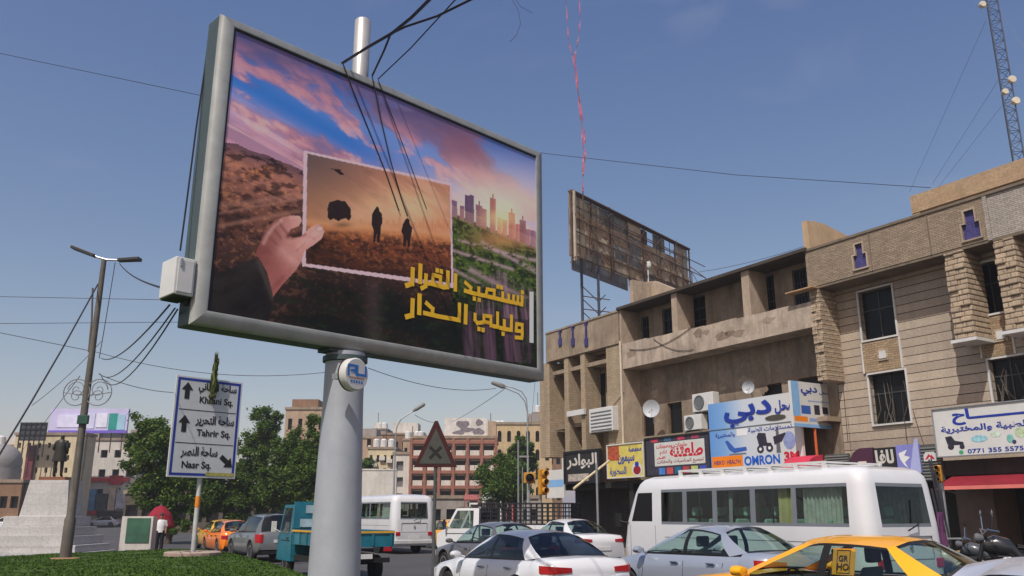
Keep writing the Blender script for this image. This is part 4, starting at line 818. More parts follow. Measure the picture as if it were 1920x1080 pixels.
    def strip(y0, y1, zf, front, name, mat, off=.012, n=8):
        m = MB(); d = off if front else -off; rows = []
        for k in range(n + 1):
            y = y0 + (y1 - y0) * k / n; x = endx(min(abs(y) + .0, hw * .985), front); z0, z1 = zf(k / n); inn = -.06 if front else .06
            rows.append([(x + inn, y, z0), (x + d, y, z0), (x + d, y, z1), (x + inn, y, z1)])
        grid_mesh(m, rows); m.poly(rows[0]); m.poly(rows[-1][::-1]); return m.build(name, mat, r, smooth=50)
    tz = trunk[0]
    for s in (1, -1):
        if lights == 'bar': strip(s * hw * .48, s * hw * .975, lambda f: (tz - .18 - .02 * f, tz - .105 + .03 * f), False, 'tail_light', redlens)
        elif lights == 'tall': strip(s * hw * .72, s * hw * .975, lambda f: (tz - .36, tz - .06), False, 'tail_light', redlens)
        else: strip(s * hw * .55, s * hw * .97, lambda f: (tz - .29, tz - .14), False, 'tail_light', redlens)
        strip(s * hw * .5, s * hw * .97, lambda f: (hood[0] - .16, hood[0] - .05 + .02 * f), True, 'headlight', clearlens)
        m = MB(); xm = ws[0] - .22; m.tube([(xm, s * hw * .9, bl(xm) + .02), (xm, s * (hw + .06), bl(xm) + .05)], .02); m.lathe([(.001, -.09), (.07, -.075), (.09, .0), (.085, .06), (.001, .065)], 14, (xm, 0, 0), 'x')
        nv = [(x, (s * (hw + .1) + (y) * 1.15) if i >= 16 else y, z * (.75) + bl(xm) + .07 if i >= 16 else z) for i, (x, y, z) in enumerate(m.v)]; m.v = nv; m.build('door_mirror', pm, r, smooth=40)
        for xh in (bp + .18, bp - .78): m = MB(); zz = bl(xh) - .13; m.box(xh - .10, xh + .10, s * hw * .985, s * (hw * .985 + .035), zz - .014, zz + .014); m.build('door_handle', chrome if 'taxi' not in name else trim, r, bevel=.008)
        m = MB()
        for x0, x1 in ((ws[0] - .24, ws[0] - .12), (bp - .04, bp - .04), (rg[0] + .42, rg[0] + .55)):
            prev = None
            for k in range(9):
                z = .28 + (bl(x0) - .30) * k / 8; x = x1 + (x0 - x1) * k / 8
                if any(abs(x - a) < wr + .09 and z < wr * 2 + .1 for a in ax): prev = None; continue
                sc = section(x); y = np.interp(z, [p[1] for p in sc[:6]], [p[0] for p in sc[:6]]) + .0025
                if prev: m.quad((prev[0] - .006, s * prev[1], prev[2]), (prev[0] + .006, s * prev[1], prev[2]), (x + .006, s * y, z), (x - .006, s * y, z))
                prev = (x, y, z)
        m.build('door_gap', under_m, r)
    strip(-.26, .26, lambda f: (.62, .73) if lights != 'tall' else (.7, .81), False, 'number_plate', plate_m, .02); strip(-hw * .86, hw * .86, lambda f: (.30, .42), False, 'bumper_inset', trim, .008); strip(-hw * .6, hw * .6, lambda f: (.34, .5), True, 'grille', trim, .008)
    if interior:
        sm_ = seatm or plastic
        for s in (1, -1): seat(r, .15, s * .36, sm_, 'front_seat')
        seat(r, -.85, 0, sm_, 'rear_seat', w=1.25, top=.55, hd=False)
        m = MB(); m.box(ws[0] - .5, ws[0] - .05, -hb * .85, hb * .85, .6, belt[0] - .02); m.box(rg[0] - .02, rg[0] + .38, -hb * .86, hb * .86, .7, belt[1] + .05); m.box(rg[0], ws[0], -hb * .8, hb * .8, .36, .40); m.build('dashboard', K('cabin_plastic', (.022, .022, .022), .8, var=.1), r)
        pts = [(ws[0] - .62 + .07 * math.sin(a), .36 + .18 * math.cos(a), .88 + .17 * math.sin(a)) for a in np.linspace(0, 2 * math.pi, 17)]; m = MB(); m.tube(pts, .016, 6, cap=False); m.build('steering_wheel', trim, r)
    return r
def hd(c, x, y, th):   # a point in the vehicle's own frame
    t = math.pi / 2 + R(th); return (c[0] + x * math.cos(t) - y * math.sin(t), c[1] + x * math.sin(t) + y * math.cos(t), 0)
TH = 30
white_p = paint('white_car_paint', (.66, .67, .68)); silver_p = paint('silver_car_paint', (.37, .41, .48), .35, .3); yellow_p = paint('taxi_yellow_paint', S(240, 168, 18), 0, .3); orange_p = paint('taxi_orange_paint', S(240, 128, 14), 0, .32)
ws_car = make_car('parked_sedan', 'clean white sedan with slim red tail lights, just right of the triangular sign', 'car', (.18, 16.5, 0), TH, white_p, gl=tint_glass, H=1.435)
silver_car = make_car('silver_sedan', 'silver blue sedan with an arched roof, between the long white bus and the yellow taxi', 'car', (3.72, 16.75, 0), TH, silver_p, H=1.52, ws=(1.08, .1), rg=(-1.72, -.98), hood=(.76, .98), trunk=(1.04, 1.06), belt=(.97, 1.0), soft=1.4)
taxi = make_car('yellow_taxi', 'yellow taxi with an orange square sticker on its door glass, nearest vehicle', 'taxi', (4.05, 11.0, 0), 38, yellow_p, H=1.455, ws=(.98, .12), rg=(-1.72, -.98), soft=.6, hood=(.80, .98), trunk=(.99, 1.02), belt=(.95, .98), lights='box')
m = MB(); m.prism([(-.62, -.01, 0), (-.34, -.01, 0), (-.34, -.01, .3), (-.62, -.01, .3)], (0, .006, 0)); st = m.build('door_sticker', K('sticker_orange', S(206, 140, 30), .6, var=.1), taxi)
st.location = (0, .715, 1.03); st.rotation_euler = (R(17), 0, 0)
m = MB(); x0 = -.57
for q in strokes([[(-.56, .02), (-.40, .02), (-.40, .28), (-.56, .28), (-.56, .02)]], .008): m.poly([(p.x, .0005 + .0005 * (len(m.f) % 4), p.y) for p in q])
m2 = lettering('HO', -.555, -.405, .05, .13, 0, blackink, st); m3 = lettering('GR', -.54, -.42, .15, .22, 0, blackink, st)
for l in (m2, m3):
    l.scale = (-1, 1, 1); l.location = (-.96, -.004 + .01, 0); l.rotation_euler = (0, 0, 0)
fr_ = m.build('border', blackink, st); fr_.location = (0, .0, 0)
m = MB(); 
grey_car = make_car('grey_sedan', 'dusty bronze grey sedan just beyond the clean white sedan', 'car', (-.55, 25.0, 0), TH, paint('bronze_grey_paint', (.16, .15, .145), .4, .35), H=1.5, soft=1.3)
white2 = make_car('white_sedan', 'white sedan beside the black cage truck, its rear turned to the dark shop fronts', 'car', (1.75, 29.2, 0), TH - 2, white_p, H=1.56, trunk=(1.06, 1.1), belt=(.98, 1.04), rg=(-1.65, -.95))
follow = make_car('pale_sedan', 'pale grey sedan of which only the roof shows, nearest at the right bottom corner', 'car', (3.3, 5.75, 0), TH, paint('pale_grey_paint', (.55, .57, .62), .25, .3), H=1.44)
orange = make_car('orange_taxi', 'dark streaked orange taxi seen from behind beside the direction sign post', 'taxi', (-12.6, 39.5, 0), TH, orange_p, lights='box', H=1.46)
suv = make_car('silver_suv', 'silver grey sport utility car between the orange taxi and the teal truck', 'car', (-9.6, 34.0, 0), TH + 2, paint('dark_silver_paint', (.20, .21, .21), .4, .3), L=4.4, W=1.8, H=1.72, ws=(1.0, .3), rg=(-2.02, -1.72), trunk=(1.06, 1.08), hood=(.9, 1.05), belt=(1.02, 1.08), wr=.36, sill=.3, lights='tall', gl=tint_glass)
yel2 = make_car('yellow_taxi', 'yellow taxi half hidden behind the streaked orange taxi', 'taxi', (-14.75, 44.5, 0), TH, paint('dull_yellow_paint', S(220, 170, 40), 0, .35), lights='box')
yel3 = make_car('yellow_taxi', 'yellow taxi glimpsed between the white minibus and the black cage truck', 'taxi', (-3.35, 46, 0), TH, yellow_p, lights='box')
if not MAT.get('tall_hatch'): pass
MAT['tall_hatch'] = 1; del MAT['tall_hatch']

def make_bus(name, label, pos, th, L=7.0, W=2.06, rack=True, detail=True):
    r = thing(name, label, 'bus', pos, math.pi / 2 + R(th)); hwb = W / 2; h = L / 2
    rows = [(.36, .96, -.04, -.03), (.42, .985, 0, 0), (.95, 1.0, 0, 0), (1.48, 1.0, -.10, -.02), (1.54, .998, -.12, -.025), (2.18, .975, -.42, -.09), (2.24, .97, -.46, -.10), (2.38, .95, -.56, -.13), (2.48, .89, -.66, -.2), (2.545, .74, -.82, -.38), (2.572, .45, -1.1, -.7), (2.58, .02, -1.3, -1.0)]
    rad = .24; SX = [h - .3, h - .42, h - 1.18, h - 1.45, h - 1.5, h - 2.22, h - 2.3, h - 2.36, h - 3.16, h - 3.24, h - 3.30, h - 4.24, h - 4.32, h - 4.38, h - 5.3, h - 5.36, h - 5.42, h - L + .42, h - L + .3]
    cols = [('F', 0), ('F', .45), ('F', .9), ('F', 1)] + [('cF', a) for a in (20, 45, 70)] + [('S', x) for x in SX] + [('cR', a) for a in (70, 45, 20)] + [('R', 1), ('R', .86), ('R', .45), ('R', 0)]
    def P(ci, ri):
        z, wf, df, dr = rows[ri]; hw_ = hwb * wf; Lf, Lr = h + df, h + dr; k, v = cols[ci]; rd = min(rad, hw_ * .8)
        if k == 'F': return Vector((Lf - .05 * v * v * 0, v * (hw_ - rd), z))
        if k == 'cF': a = R(v); return Vector((Lf - rd + rd * math.cos(a), hw_ - rd + rd * math.sin(a), z))
        if k == 'S': return Vector((min(max(v, -Lr + rd), Lf - rd), hw_, z))
        if k == 'cR': a = R(v); return Vector((-Lr + rd - rd * math.cos(a), hw_ - rd + rd * math.sin(a), z))
        return Vector((-Lr, v * (hw_ - rd), z))
    body = MB(); tr = MB(); win = {}
    i0 = 7
    wseg = {i0 + 4: 'w1', i0 + 5: 'f1', i0 + 7: 'w2', i0 + 10: 'w3', i0 + 13: 'w4', i0 + 16: 'w5'}
    wsegs = {'driver': [i0 + 1], 'a': [i0 + 4], 'b': [i0 + 7], 'c': [i0 + 10], 'd': [i0 + 13], 'e': [i0 + 16]}
    inv = {s: k for k, v in wsegs.items() for s in v}
    ncol = len(cols)
    for side in (1, -1):
        for i in range(ncol - 1):
            for j in range(len(rows) - 1):
                q = [P(i, j), P(i + 1, j), P(i + 1, j + 1), P(i, j + 1)]
                if side == -1: q = [Vector((p.x, -p.y, p.z)) for p in q][::-1]
                key = None
                if i in inv and j in (4,): key = (inv[i], side)
                if i < 3 + 1 and cols[i][0] == 'F' and j in (3, 4, 5): key = ('front', 0)
                if cols[i][0] == 'R' and cols[i][1] <= .86 and cols[i + 1][0] == 'R' and j in (4,): key = ('rear', 0)
                if key: win.setdefault(key, MB()).quad(*q)
                elif i0 + 4 <= i <= i0 + 16 and j in (3, 4, 5) and detail: tr.quad(*q)
                elif cols[i][0] == 'R' and cols[i][1] <= .86 and j in (3, 5): tr.quad(*q)
                else: body.quad(*q)
    bo = body.build('body', white_p, r, smooth=35, weld=True); tr.build('window_band', K('window_band_grey', S(112, 118, 124), .5, var=.08), r, weld=True)
    for (k, s), mb in win.items(): mb.build({'front': 'windshield', 'rear': 'rear_window'}.get(k, 'side_window'), pane_dark if k in ('front', 'driver') else bus_glass, r, smooth=60, weld=True)
    sash = MB()
    for s in (1, -1):
        for x0, x1 in ((SX[4], SX[5]), (SX[7], SX[8]), (SX[10], SX[11]), (SX[13], SX[14])):
            xm = (x0 + x1) / 2; sash.quad((xm - .02, s * (hwb * .998 + .004), 1.54), (xm + .02, s * (hwb * .998 + .004), 1.54), (xm + .02, s * (hwb * .965 + .004), 2.18), (xm - .02, s * (hwb * .965 + .004), 2.18))
    sash.build('window_sash', trim, r)
    for x in (h - 1.05, -h + 1.75):
        for s in (1, -1): wheel(r, x, s * (hwb - .12), .37, .22)
    m = MB(); m.box(-h + .15, h - .2, -hwb * .9, hwb * .9, .33, .5); m.build('underbody', under_m, r)
    for x in (h - 1.05, -h + 1.75):
        for s in (1, -1): m = MB(); m.lathe([(.44, 0), (.44, s * .006), (.001, s * .007)], 24, (x, s * hwb * .986, .4), 'y'); m.build('wheel_arch', under_m, r)
    seat_m = K('bus_seat_green', S(128, 166, 150), .7, var=.15)
    for k in range(6):
        x = h - 1.9 - k * .78
        for y in (-.62, .62): seat(r, x, y, seat_m, 'seat', w=.72, top=.66, z0=1.0, rake=.1)
    m = MB(); m.box(-h + .3, h - .6, -hwb * .9, hwb * .9, .85, .88); m.box(h - .75, h - .35, -hwb * .85, hwb * .85, .9, 1.42); m.box(h - 1.42, h - 1.38, -hwb * .92, hwb * .92, .9, 2.32); m.box(-h + .35, h - 1.0, -hwb * .88, hwb * .88, 2.3, 2.33); m.build('cabin_floor_dark_panels', K('cabin_plastic', 0), r)  # floor and dash, plus added bulkhead and ceiling panels that darken the windows
    def curtain(x0, x1, s, mat):
        m = MB(); n = 40; rows_ = []
        for z in (1.5, 2.2): rows_.append([(x0 + (x1 - x0) * k / n, s * (hwb * .925 - .045 + .022 * math.sin(k * 1.5) - (.03 if z > 2 else 0)), z) for k in range(n + 1)])
        grid_mesh(m, rows_); return m.build('curtain', mat, r, smooth=60)
    if detail:
        cy = K('yellow_green_curtain', S(176, 172, 120), .8, var=.15); cg = K('grey_green_curtain', S(150, 160, 150), .8, var=.25, scale=6)
        for s in (1, -1): curtain(SX[16] - .06, SX[17] + .22, s, cg); curtain(SX[14] + .06, SX[14] + .42, s, cy)
        curtain(SX[10] - .34, SX[10] - .24, 1, K('pale_curtain', S(150, 160, 160), .8))
    ry = rows[4][3]
    for s in (1, -1):
        m = MB(); m.box(-h - .015, -h + .05, s * (hwb - .36), s * (hwb - .14), .78, .95); m.build('tail_light', redlens, r, bevel=.02)
        m = MB(); x = h - .30; m.tube([(h - .32, s * hwb * .98, 1.5), (h - .1, s * (hwb + .16), 1.55)], .015); m.box(h - .14, h - .06, s * (hwb + .08), s * (hwb + .24), 1.42, 1.72); m.build('door_mirror', trim, r, bevel=.02)
        m = MB()
        for (xa, xb_, za, zb2) in [(SX[1] + .05, SX[2] - .1, 0, 0)]:
            for xx in (xa, xb_): m.quad((xx - .008, s * (hwb * 1.0 + .003), .5), (xx + .008, s * (hwb + .003), .5), (xx + .008, s * (hwb + .003), 1.46), (xx - .008, s * (hwb + .003), 1.46))
        m.quad((-h + .5, s * (hwb + .003), 1.2), (h - 1.6, s * (hwb + .003), 1.2), (h - 1.6, s * (hwb + .003), 1.215), (-h + .5, s * (hwb + .003), 1.215)); m.build('panel_gap', K('panel_gap_grey', (.2, .2, .2), .6), r)
    m = MB(); m.box(-h - .012, -h + .02, -.28, .28, .62, .76); m.build('number_plate', plate_m, r)
    m = MB(); e = -h - .006
    for (y0, y1, z0, z1) in ((-.62, .62, 1.315, 1.33), (-.62, .62, .93, .94), (-.63, -.615, .93, 1.33), (.615, .63, .93, 1.33)): m.box(e, -h + .03, y0, y1, z0, z1)
    m.box(-h - .03, -h, -.03, .03, 1.12, 1.22); m.build('engine_hatch', K('panel_gap_grey', 0), r)
    m = MB(); m.box(-h - .05, -h + .2, -hwb * .93, hwb * .93, .42, .6); m.build('rear_bumper', K('bumper_grey', (.5, .5, .5), .5), r, bevel=.03)
    m = MB(); m.tube([(-h - .03, .05, 1.42), (-h - .05, -.2, 1.52), (-h + .0, -.3, 1.95)], .014); m.build('rear_wiper', trim, r)
    m = MB(); m.box(-h + .26, -h + .4, -.3, .3, 2.44, 2.50); m.build('rear_vent', trim, r, bevel=.015)
    if rack:
        k = MB()
        for s in (1, -1):
            y = s * hwb * .76; k.box(-h + 1.0, h - 1.9, y - .025, y + .025, 2.62, 2.66)
            for i in range(7): x = -h + 1.05 + i * (L - 3.0) / 6; k.box(x - .04, x + .04, y - .03, y + .03, 2.5, 2.619)
        for i in range(7): x = -h + 1.05 + i * (L - 3.0) / 6; k.box(x - .03, x + .03, -hwb * .74 + .026, hwb * .74 - .026, 2.625, 2.655)
        k.build('roof_rack', white, r)
    return r
TB = 30
rc = (6.12, 15.0); c = hd((rc[0], rc[1]), 3.5, -1.03, TB)
bus = make_bus('coach_bus', 'long white minibus with a grey window band, curtains and roof rack by the shops', (c[0], c[1], 0), TB)
c = hd((-4.45, 39.0), 3.5, 0, TB)
bus2 = make_bus('coach_bus', 'distant white minibus seen from behind between the steel column and the triangular sign', (c[0], c[1], 0), TB + 2, rack=False)
# black cage truck and teal truck
def make_truck(name, label, pos, th, pm, cage=False, L=4.7, W=1.7, H=2.0, bonnet=False, bed_z=.95):
    r = thing(name, label, 'truck', pos, math.pi / 2 + R(th)); h = L / 2; w = W / 2
    cabL = 1.35
    xr = h - cabL - (.35 if bonnet else 0)
    # cab shell: profile in x,z swept across with inset roof
    sl = .72 if bonnet else .22
    prof = [(xr, .62), (xr, H - .06), (xr + .05, H), (h - .25 - sl, H), (h - .1 - sl * .92, H - .05), (h - .06 - (sl * .35 if not bonnet else .30), 1.16), (h, 1.04 if not bonnet else .98), (h + .02, .55), (h - .05, .42), (xr, .42)]
    body = MB(); n = len(prof)
    ins = [0, .06, .1, .1, .07, .0, .0, 0, 0, 0]
    A = [Vector((x, w - ins[i] * .8, z)) for i, (x, z) in enumerate(prof)]; Bm = [Vector((p.x, -p.y, p.z)) for p in A]
    winz0, winz1 = 1.16, H - .14
    for i in range(n):
        j = (i + 1) % n
        if i == 4: continue
        body.quad(A[i], A[j], Bm[j], Bm[i])
    fx0 = h - .06 - (sl * .35 if not bonnet else .30); fx1 = h - .1 - sl * .92
    fr = lambda z: fx0 + (fx1 - fx0) * (z - 1.16) / (H - .05 - 1.16)
    sy = lambda z: w - .07 * max(0, (z - 1.16) / (H - .05 - 1.16))
    xa = xr + .22; ws_ = MB()
    for s in (1, -1):
        lo = [p for p in prof if p[1] <= 1.1]
        q = [(xr, .42), (h - .05, .42), (h + .02, .55), (h, prof[6][1]), (fx0, 1.16), (xr, 1.16)]; body.poly([(x, s * sy(z), z) for x, z in q])
        body.poly([(x, s * sy(z), z) for x, z in [(xr, 1.16), (xa, 1.16), (xa, winz1), (xr, winz1)]])
        body.poly([(x, s * sy(z), z) for x, z in [(fr(1.16) - .1, 1.16), (fr(1.16), 1.16), (fr(winz1), winz1), (fr(winz1) - .1, winz1)]])
        body.poly([(x, s * sy(z), z) for x, z in [(xr, winz1), (fr(winz1), winz1), (fr(H - .05), H - .05), (xr, H - .05)]])
        m = MB(); m.poly([(x, s * sy(z), z) for x, z in [(xa, 1.16), (fr(1.16) - .1, 1.16), (fr(winz1) - .1, winz1), (xa, winz1)]]); m.build('side_window', car_glass, r)
        m = MB(); m.tube([(fx0 - .1, s * w, 1.2), (fx0, s * (w + .18), 1.3)], .012); m.box(fx0 - .02, fx0 + .04, s * (w + .1), s * (w + .24), 1.2, 1.5); m.build('door_mirror', trim if cage else white, r, bevel=.01)
        m = MB(); m.box(xr + .12, h - .35, s * (w + .002), s * (w + .012), .97, .99); m.box(xr + .28, xr + .4, s * (w + .002), s * (w + .03), 1.03, 1.06); m.build('door_handle', trim, r)
    m = MB(); m.quad(A[4], A[5], Bm[5], Bm[4]); m.build('windshield', car_glass, r)
    body.build('cab', pm, r, smooth=30, bevel=.02)
    m = MB(); m.box(xr - .012, xr - .002, -.5, .5, 1.45, H - .25); m.build('rear_window', pane_dark, r)
    seat(r, xr + .5, .38, plastic, 'seat', z0=.85); seat(r, xr + .5, -.38, plastic, 'seat', z0=.85)
    m = MB(); bx0, bx1 = -h, xr - .08
    m.box(bx0, bx1, -w, w, bed_z - .06, bed_z); m.box(bx0, bx1, w - .04, w, bed_z + .001, bed_z + .34); m.box(bx0, bx1, -w, -w + .04, bed_z + .001, bed_z + .34); m.box(bx0, bx0 + .04, -w + .041, w - .041, bed_z + .001, bed_z + .34); m.box(bx1 - .04, bx1, -w + .041, w - .041, bed_z + .001, bed_z + .34)
    for k in range(6): x = bx0 + .1 + (bx1 - bx0 - .2) * k / 5; m.box(x - .03, x + .03, w + .001, w + .025, bed_z - .04, bed_z + .33); m.box(x - .03, x + .03, -w - .025, -w - .001, bed_z - .04, bed_z + .33)
    for k in range(4): y = -w + .1 + (W - .2) * k / 3; m.box(bx0 - .025, bx0 - .001, y - .03, y + .03, bed_z - .04, bed_z + .33)
    m.build('cargo_bed', pm, r)
    m = MB(); m.box(-h + .1, h - .3, -.35, .35, .5, .72); m.box(-h + .3, xr, -.3, w - .1, .45, .6); m.box(-h + .02, -h + .08, -w + .1, w - .1, .5, .62); m.build('chassis', under_m, r)
    for x in (h - .75, -h + .95):
        for s in (1, -1): wheel(r, x, s * (w - .12), .33, .2)
    for s in (1, -1): m = MB(); m.box(-h - .0, -h + .05, s * (w - .28), s * (w - .06), bed_z - .17, bed_z - .065); m.build('tail_light', redlens, r)
    m = MB(); m.box(-h - .03, -h - .001, -.25, .25, .6, .72); m.build('number_plate', plate_m, r)
    if cage:
        k = MB(); z0, z1 = bed_z + .35, H + .12
        def bar(a, b_): k.tube([a, b_], .024, 5)
        for x in np.linspace(bx0 + .03, bx1 - .03, 17):
            for y in (-w + .03, w - .03): bar((x, y, z0), (x, y, z1))
        for y in np.linspace(-w + .03, w - .03, 9):
            for x in (bx0 + .03, bx1 - .03): bar((x, y, z0), (x, y, z1))
        for z in np.linspace(z0 + .02, z1, 6):
            for y in (-w + .03, w - .03): bar((bx0 + .03, y, z), (bx1 - .03, y, z))
            for x in (bx0 + .03, bx1 - .03): bar((x, -w + .03, z), (x, w - .03, z))
        k.build('cage', black, r)
    else:
        m = MB(); m.box(bx0 + .0, bx1, w + .026, w + .032, bed_z + .28, bed_z + .33); m.box(bx0 - .032, bx0 - .026, -w, w, bed_z + .28, bed_z + .33); m.build('yellow_stripe', K('stripe_yellow', S(214, 160, 40), .5, var=.15), r)
        m = MB(); m.box(xr - .06, xr - .02, -w + .02, w - .02, bed_z + .36, H + .03); m.build('headboard', pm, r)
        m = MB(); m.box(xr - .075, xr - .062, -w + .1, w - .2, bed_z + .40, bed_z + .62); m.box(xr - .075, xr - .062, w - .95, w - .35, bed_z + .78, bed_z + 1.0); m.build('placard', K('placard_pale', S(160, 180, 186), .6, var=.3), r)
    return r
teal_p = K('teal_truck_paint', S(24, 104, 122), .45, var=.25, scale=3, coat=.2)
teal = make_truck('flatbed_truck', 'weathered teal flatbed truck with a yellow striped bed, half behind the billboard column', (-5.0, 24.5, 0), 31, teal_p, H=2.02)
cage = make_truck('cage_truck', 'white pickup truck carrying a tall black bar cage, beyond the bronze grey sedan', (-.1, 34.5, 0), 74, white_p, cage=True, L=5.4, H=1.98, bonnet=True)

# ================================================================ GRASS ISLAND
def grass_mat(name, a, b2):
    m, t, b, o = new_mat(name); v = objco(t); c = ramp(t, noise(t, v, .7, 5), [(.3, a), (.7, b2)]); c = mixc(t, .6, c, ramp(t, noise(t, v, 70, 3), [(.3, (.36, .36, .36)), (.7, (.64, .64, .64))]), 'OVERLAY'); t.links.new(c, b.inputs['Base Color']); b.inputs['Roughness'].default_value = .8; b.inputs['Specular IOR Level'].default_value = .2; return m
GZ = .45
edge = [gp(x, y, GZ) for x, y in [(-700, 1046), (-150, 1046), (0, 1044), (130, 1037), (230, 1033), (330, 1030), (390, 1031), (432, 1037), (485, 1050), (540, 1067), (585, 1083), (640, 1105), (690, 1150)]]
edge = [Vector((p.x, p.y, GZ)) for p in edge] + [Vector((-1.2, 8, GZ)), Vector((-4, 5, GZ)), Vector((-30, 5, GZ))]
cen = Vector((-14, 16, 0)); m = MB(); n = len(edge)
out = [Vector((p.x, p.y, 0)) + (Vector((p.x, p.y, 0)) - cen).normalized() * .7 for p in edge]
m.add(edge, [tuple(range(n))]); m.add(edge + [Vector((p.x, p.y, .13)) for p in out], [(i, (i + 1) % n, n + (i + 1) % n, n + i) for i in range(n)])
tag(m.build('grass_mound', grass_mat('lawn_soil', (.036, .072, .009), (.058, .10, .015))), kind='structure')
m = MB(); out2 = [p + (p - cen).normalized() * .18 for p in out]
m.add([Vector((p.x, p.y, .14)) for p in out] + [Vector((p.x, p.y, .14)) for p in out2] + [Vector((p.x, p.y, 0)) for p in out2], [(i, (i + 1) % n, n + (i + 1) % n, n + i) for i in range(n)] + [(n + i, n + (i + 1) % n, 2 * n + (i + 1) % n, 2 * n + i) for i in range(n)])
tag(m.build('island_kerb', concrete), kind='structure')
rng = random.Random(3); m = MB(); poly2 = [(p.x, p.y) for p in edge]
def inpoly(x, y, P):
    r = False
    for i in range(len(P)):
        (x0, y0), (x1, y1) = P[i], P[(i + 1) % len(P)]
        if (y0 > y) != (y1 > y) and x < (x1 - x0) * (y - y0) / (y1 - y0) + x0: r = not r
    return r
cnt = 0
while cnt < 34000:
    y = rng.uniform(18, 33); x = rng.uniform(-.64 * y, -3)
    if not inpoly(x, y, poly2): continue
    if math.sin(x * 1.7 + y) * math.sin(y * 1.3 - x * .6) > .75 and rng.random() < .8: continue
    cnt += 1; a = rng.uniform(0, 6.28); w = rng.uniform(.012, .03); hh = rng.uniform(.015, .04) * (1.3 if math.sin(x * .9) * math.cos(y * .8) > .3 else .8); dx, dy = math.cos(a) * w, math.sin(a) * w
    m.add([(x - dx, y - dy, GZ), (x + dx, y + dy, GZ), (x + rng.uniform(-.05, .05), y + rng.uniform(-.05, .05), GZ + hh)], [(0, 1, 2)])
tag(m.build('grass', grass_mat('grass_blades', (.036, .080, .008), (.062, .115, .016)), recalc=False), label='mown green lawn grass on the raised traffic island', kind='stuff')

# ================================================================ TREES
leaf_m, t, b, o = new_mat('leaf_green'); v = objco(t)
rnd = t.nodes.new('ShaderNodeNewGeometry'); c = ramp(t, rnd.outputs['Random Per Island'], [(0, (.030, .070, .007)), (.5, (.066, .130, .014)), (1, (.135, .195, .028))])
t.links.new(c, b.inputs['Base Color']); b.inputs['Roughness'].default_value = .6; b.inputs['Specular IOR Level'].default_value = .25
trl = t.nodes.new('ShaderNodeBsdfTranslucent'); t.links.new(c, trl.inputs[0]); mxs = t.nodes.new('ShaderNodeMixShader'); mxs.inputs[0].default_value = .25
t.links.new(b.outputs[0], mxs.inputs[1]); t.links.new(trl.outputs[0], mxs.inputs[2]); t.links.new(mxs.outputs[0], o.inputs[0])
bark = K('tree_bark', (.07, .05, .035), .9, var=.3, bmp=.5)
def tree(label, base, H, blobs, nleaf, size, seed, name='street_tree', trunk_h=None, tr=.18, group=None):
    rg_ = random.Random(seed); r = thing(name, label, 'tree', base, 0, group)
    m = MB(); th_ = trunk_h or H * .35
    m.tube([(0, 0, -.1), (.05, .02, th_ * .5), (0, .05, th_), (.1, 0, H * .7)], [tr * 1.3, tr, tr * .8, tr * .3], 9)
    for (bx_, by_, bz_, rx, rz_) in blobs: m.tube([(0, .02, th_ * .8), (bx_ * .5, by_ * .5, (th_ + bz_) / 2), (bx_ * .9, by_ * .9, bz_)], [tr * .5, tr * .32, tr * .1], 6)
    m.build('trunk', bark, r, smooth=60)
    m = MB(); tot = sum(b_[3] ** 2 * b_[4] for b_ in blobs)
    for (bx_, by_, bz_, rx, rz_) in blobs:
        ncl = max(6, int(90 * (rx ** 2 * rz_) / tot * len(blobs) ** .4)); nl = int(nleaf * (rx ** 2 * rz_) / tot / ncl) + 1
        for _ in range(ncl):
            while True:
                d = Vector((rg_.uniform(-1, 1), rg_.uniform(-1, 1), rg_.uniform(-1, 1)))
                if .25 < d.length < 1: break
            d = d * (d.length ** -.35 if rg_.random() < .8 else 1) * rg_.uniform(.8, 1.08)
            cc = Vector((bx_ + d.x * rx, by_ + d.y * rx, bz_ + d.z * rz_)); cr = rg_.uniform(.13, .30) * rx
            for _ in range(nl):
                p = cc + Vector((rg_.gauss(0, cr * .6), rg_.gauss(0, cr * .6), rg_.gauss(0, cr * .5)))
                s = size * rg_.uniform(.55, 1.3); a = Vector((rg_.gauss(0, 1), rg_.gauss(0, 1), rg_.gauss(0, .6))).normalized(); bb_ = a.cross(Vector((rg_.gauss(0, 1), rg_.gauss(0, 1), rg_.gauss(0, 1)))).normalized()
                m.add([p - a * s, p + bb_ * s * .45, p + a * s, p - bb_ * s * .45], [(0, 1, 2, 3)])
    m.build('crown', leaf_m, r, recalc=False); return r
def treeat(label, px, ybot, Y, blobs_px, nleaf, size, seed, **k):
    b0 = dp(px, ybot, Y); b0.z = 0; bl_ = []
    for (x, y, rx, ry) in blobs_px:
        p = dp(x, y, Y); q = dp(x + rx, y, Y); w = dp(x, y - ry, Y); bl_.append((p.x - b0.x, random.uniform(-.5, .5), p.z, q.x - p.x, w.z - p.z))
    top = max(b_[2] + b_[4] for b_ in bl_); return tree(label, b0, top, bl_, nleaf, size, seed, **k)
treeat('dense green tree behind the left edge of the direction sign, over the red parasol', 315, 1010, 52, [(270, 815, 36, 46), (300, 850, 50, 60), (252, 880, 30, 34), (330, 900, 46, 60), (285, 925, 40, 40), (305, 968, 34, 40), (262, 845, 26, 30), (342, 965, 26, 36)], 36000, .105, 1, trunk_h=1.2)
treeat('tall pale green pointed tree just beyond the direction sign', 480, 990, 66, [(490, 805, 34, 46), (470, 850, 40, 44), (515, 860, 38, 50), (490, 905, 44, 40), (462, 905, 34, 40), (512, 780, 18, 24)], 32000, .12, 2)
treeat('rounded dark tree in the middle behind the orange taxi and silver suv', 545, 990, 62, [(548, 850, 36, 44), (570, 880, 40, 44), (530, 905, 42, 40), (560, 925, 44, 34), (505, 935, 40, 30)], 30000, .115, 3)
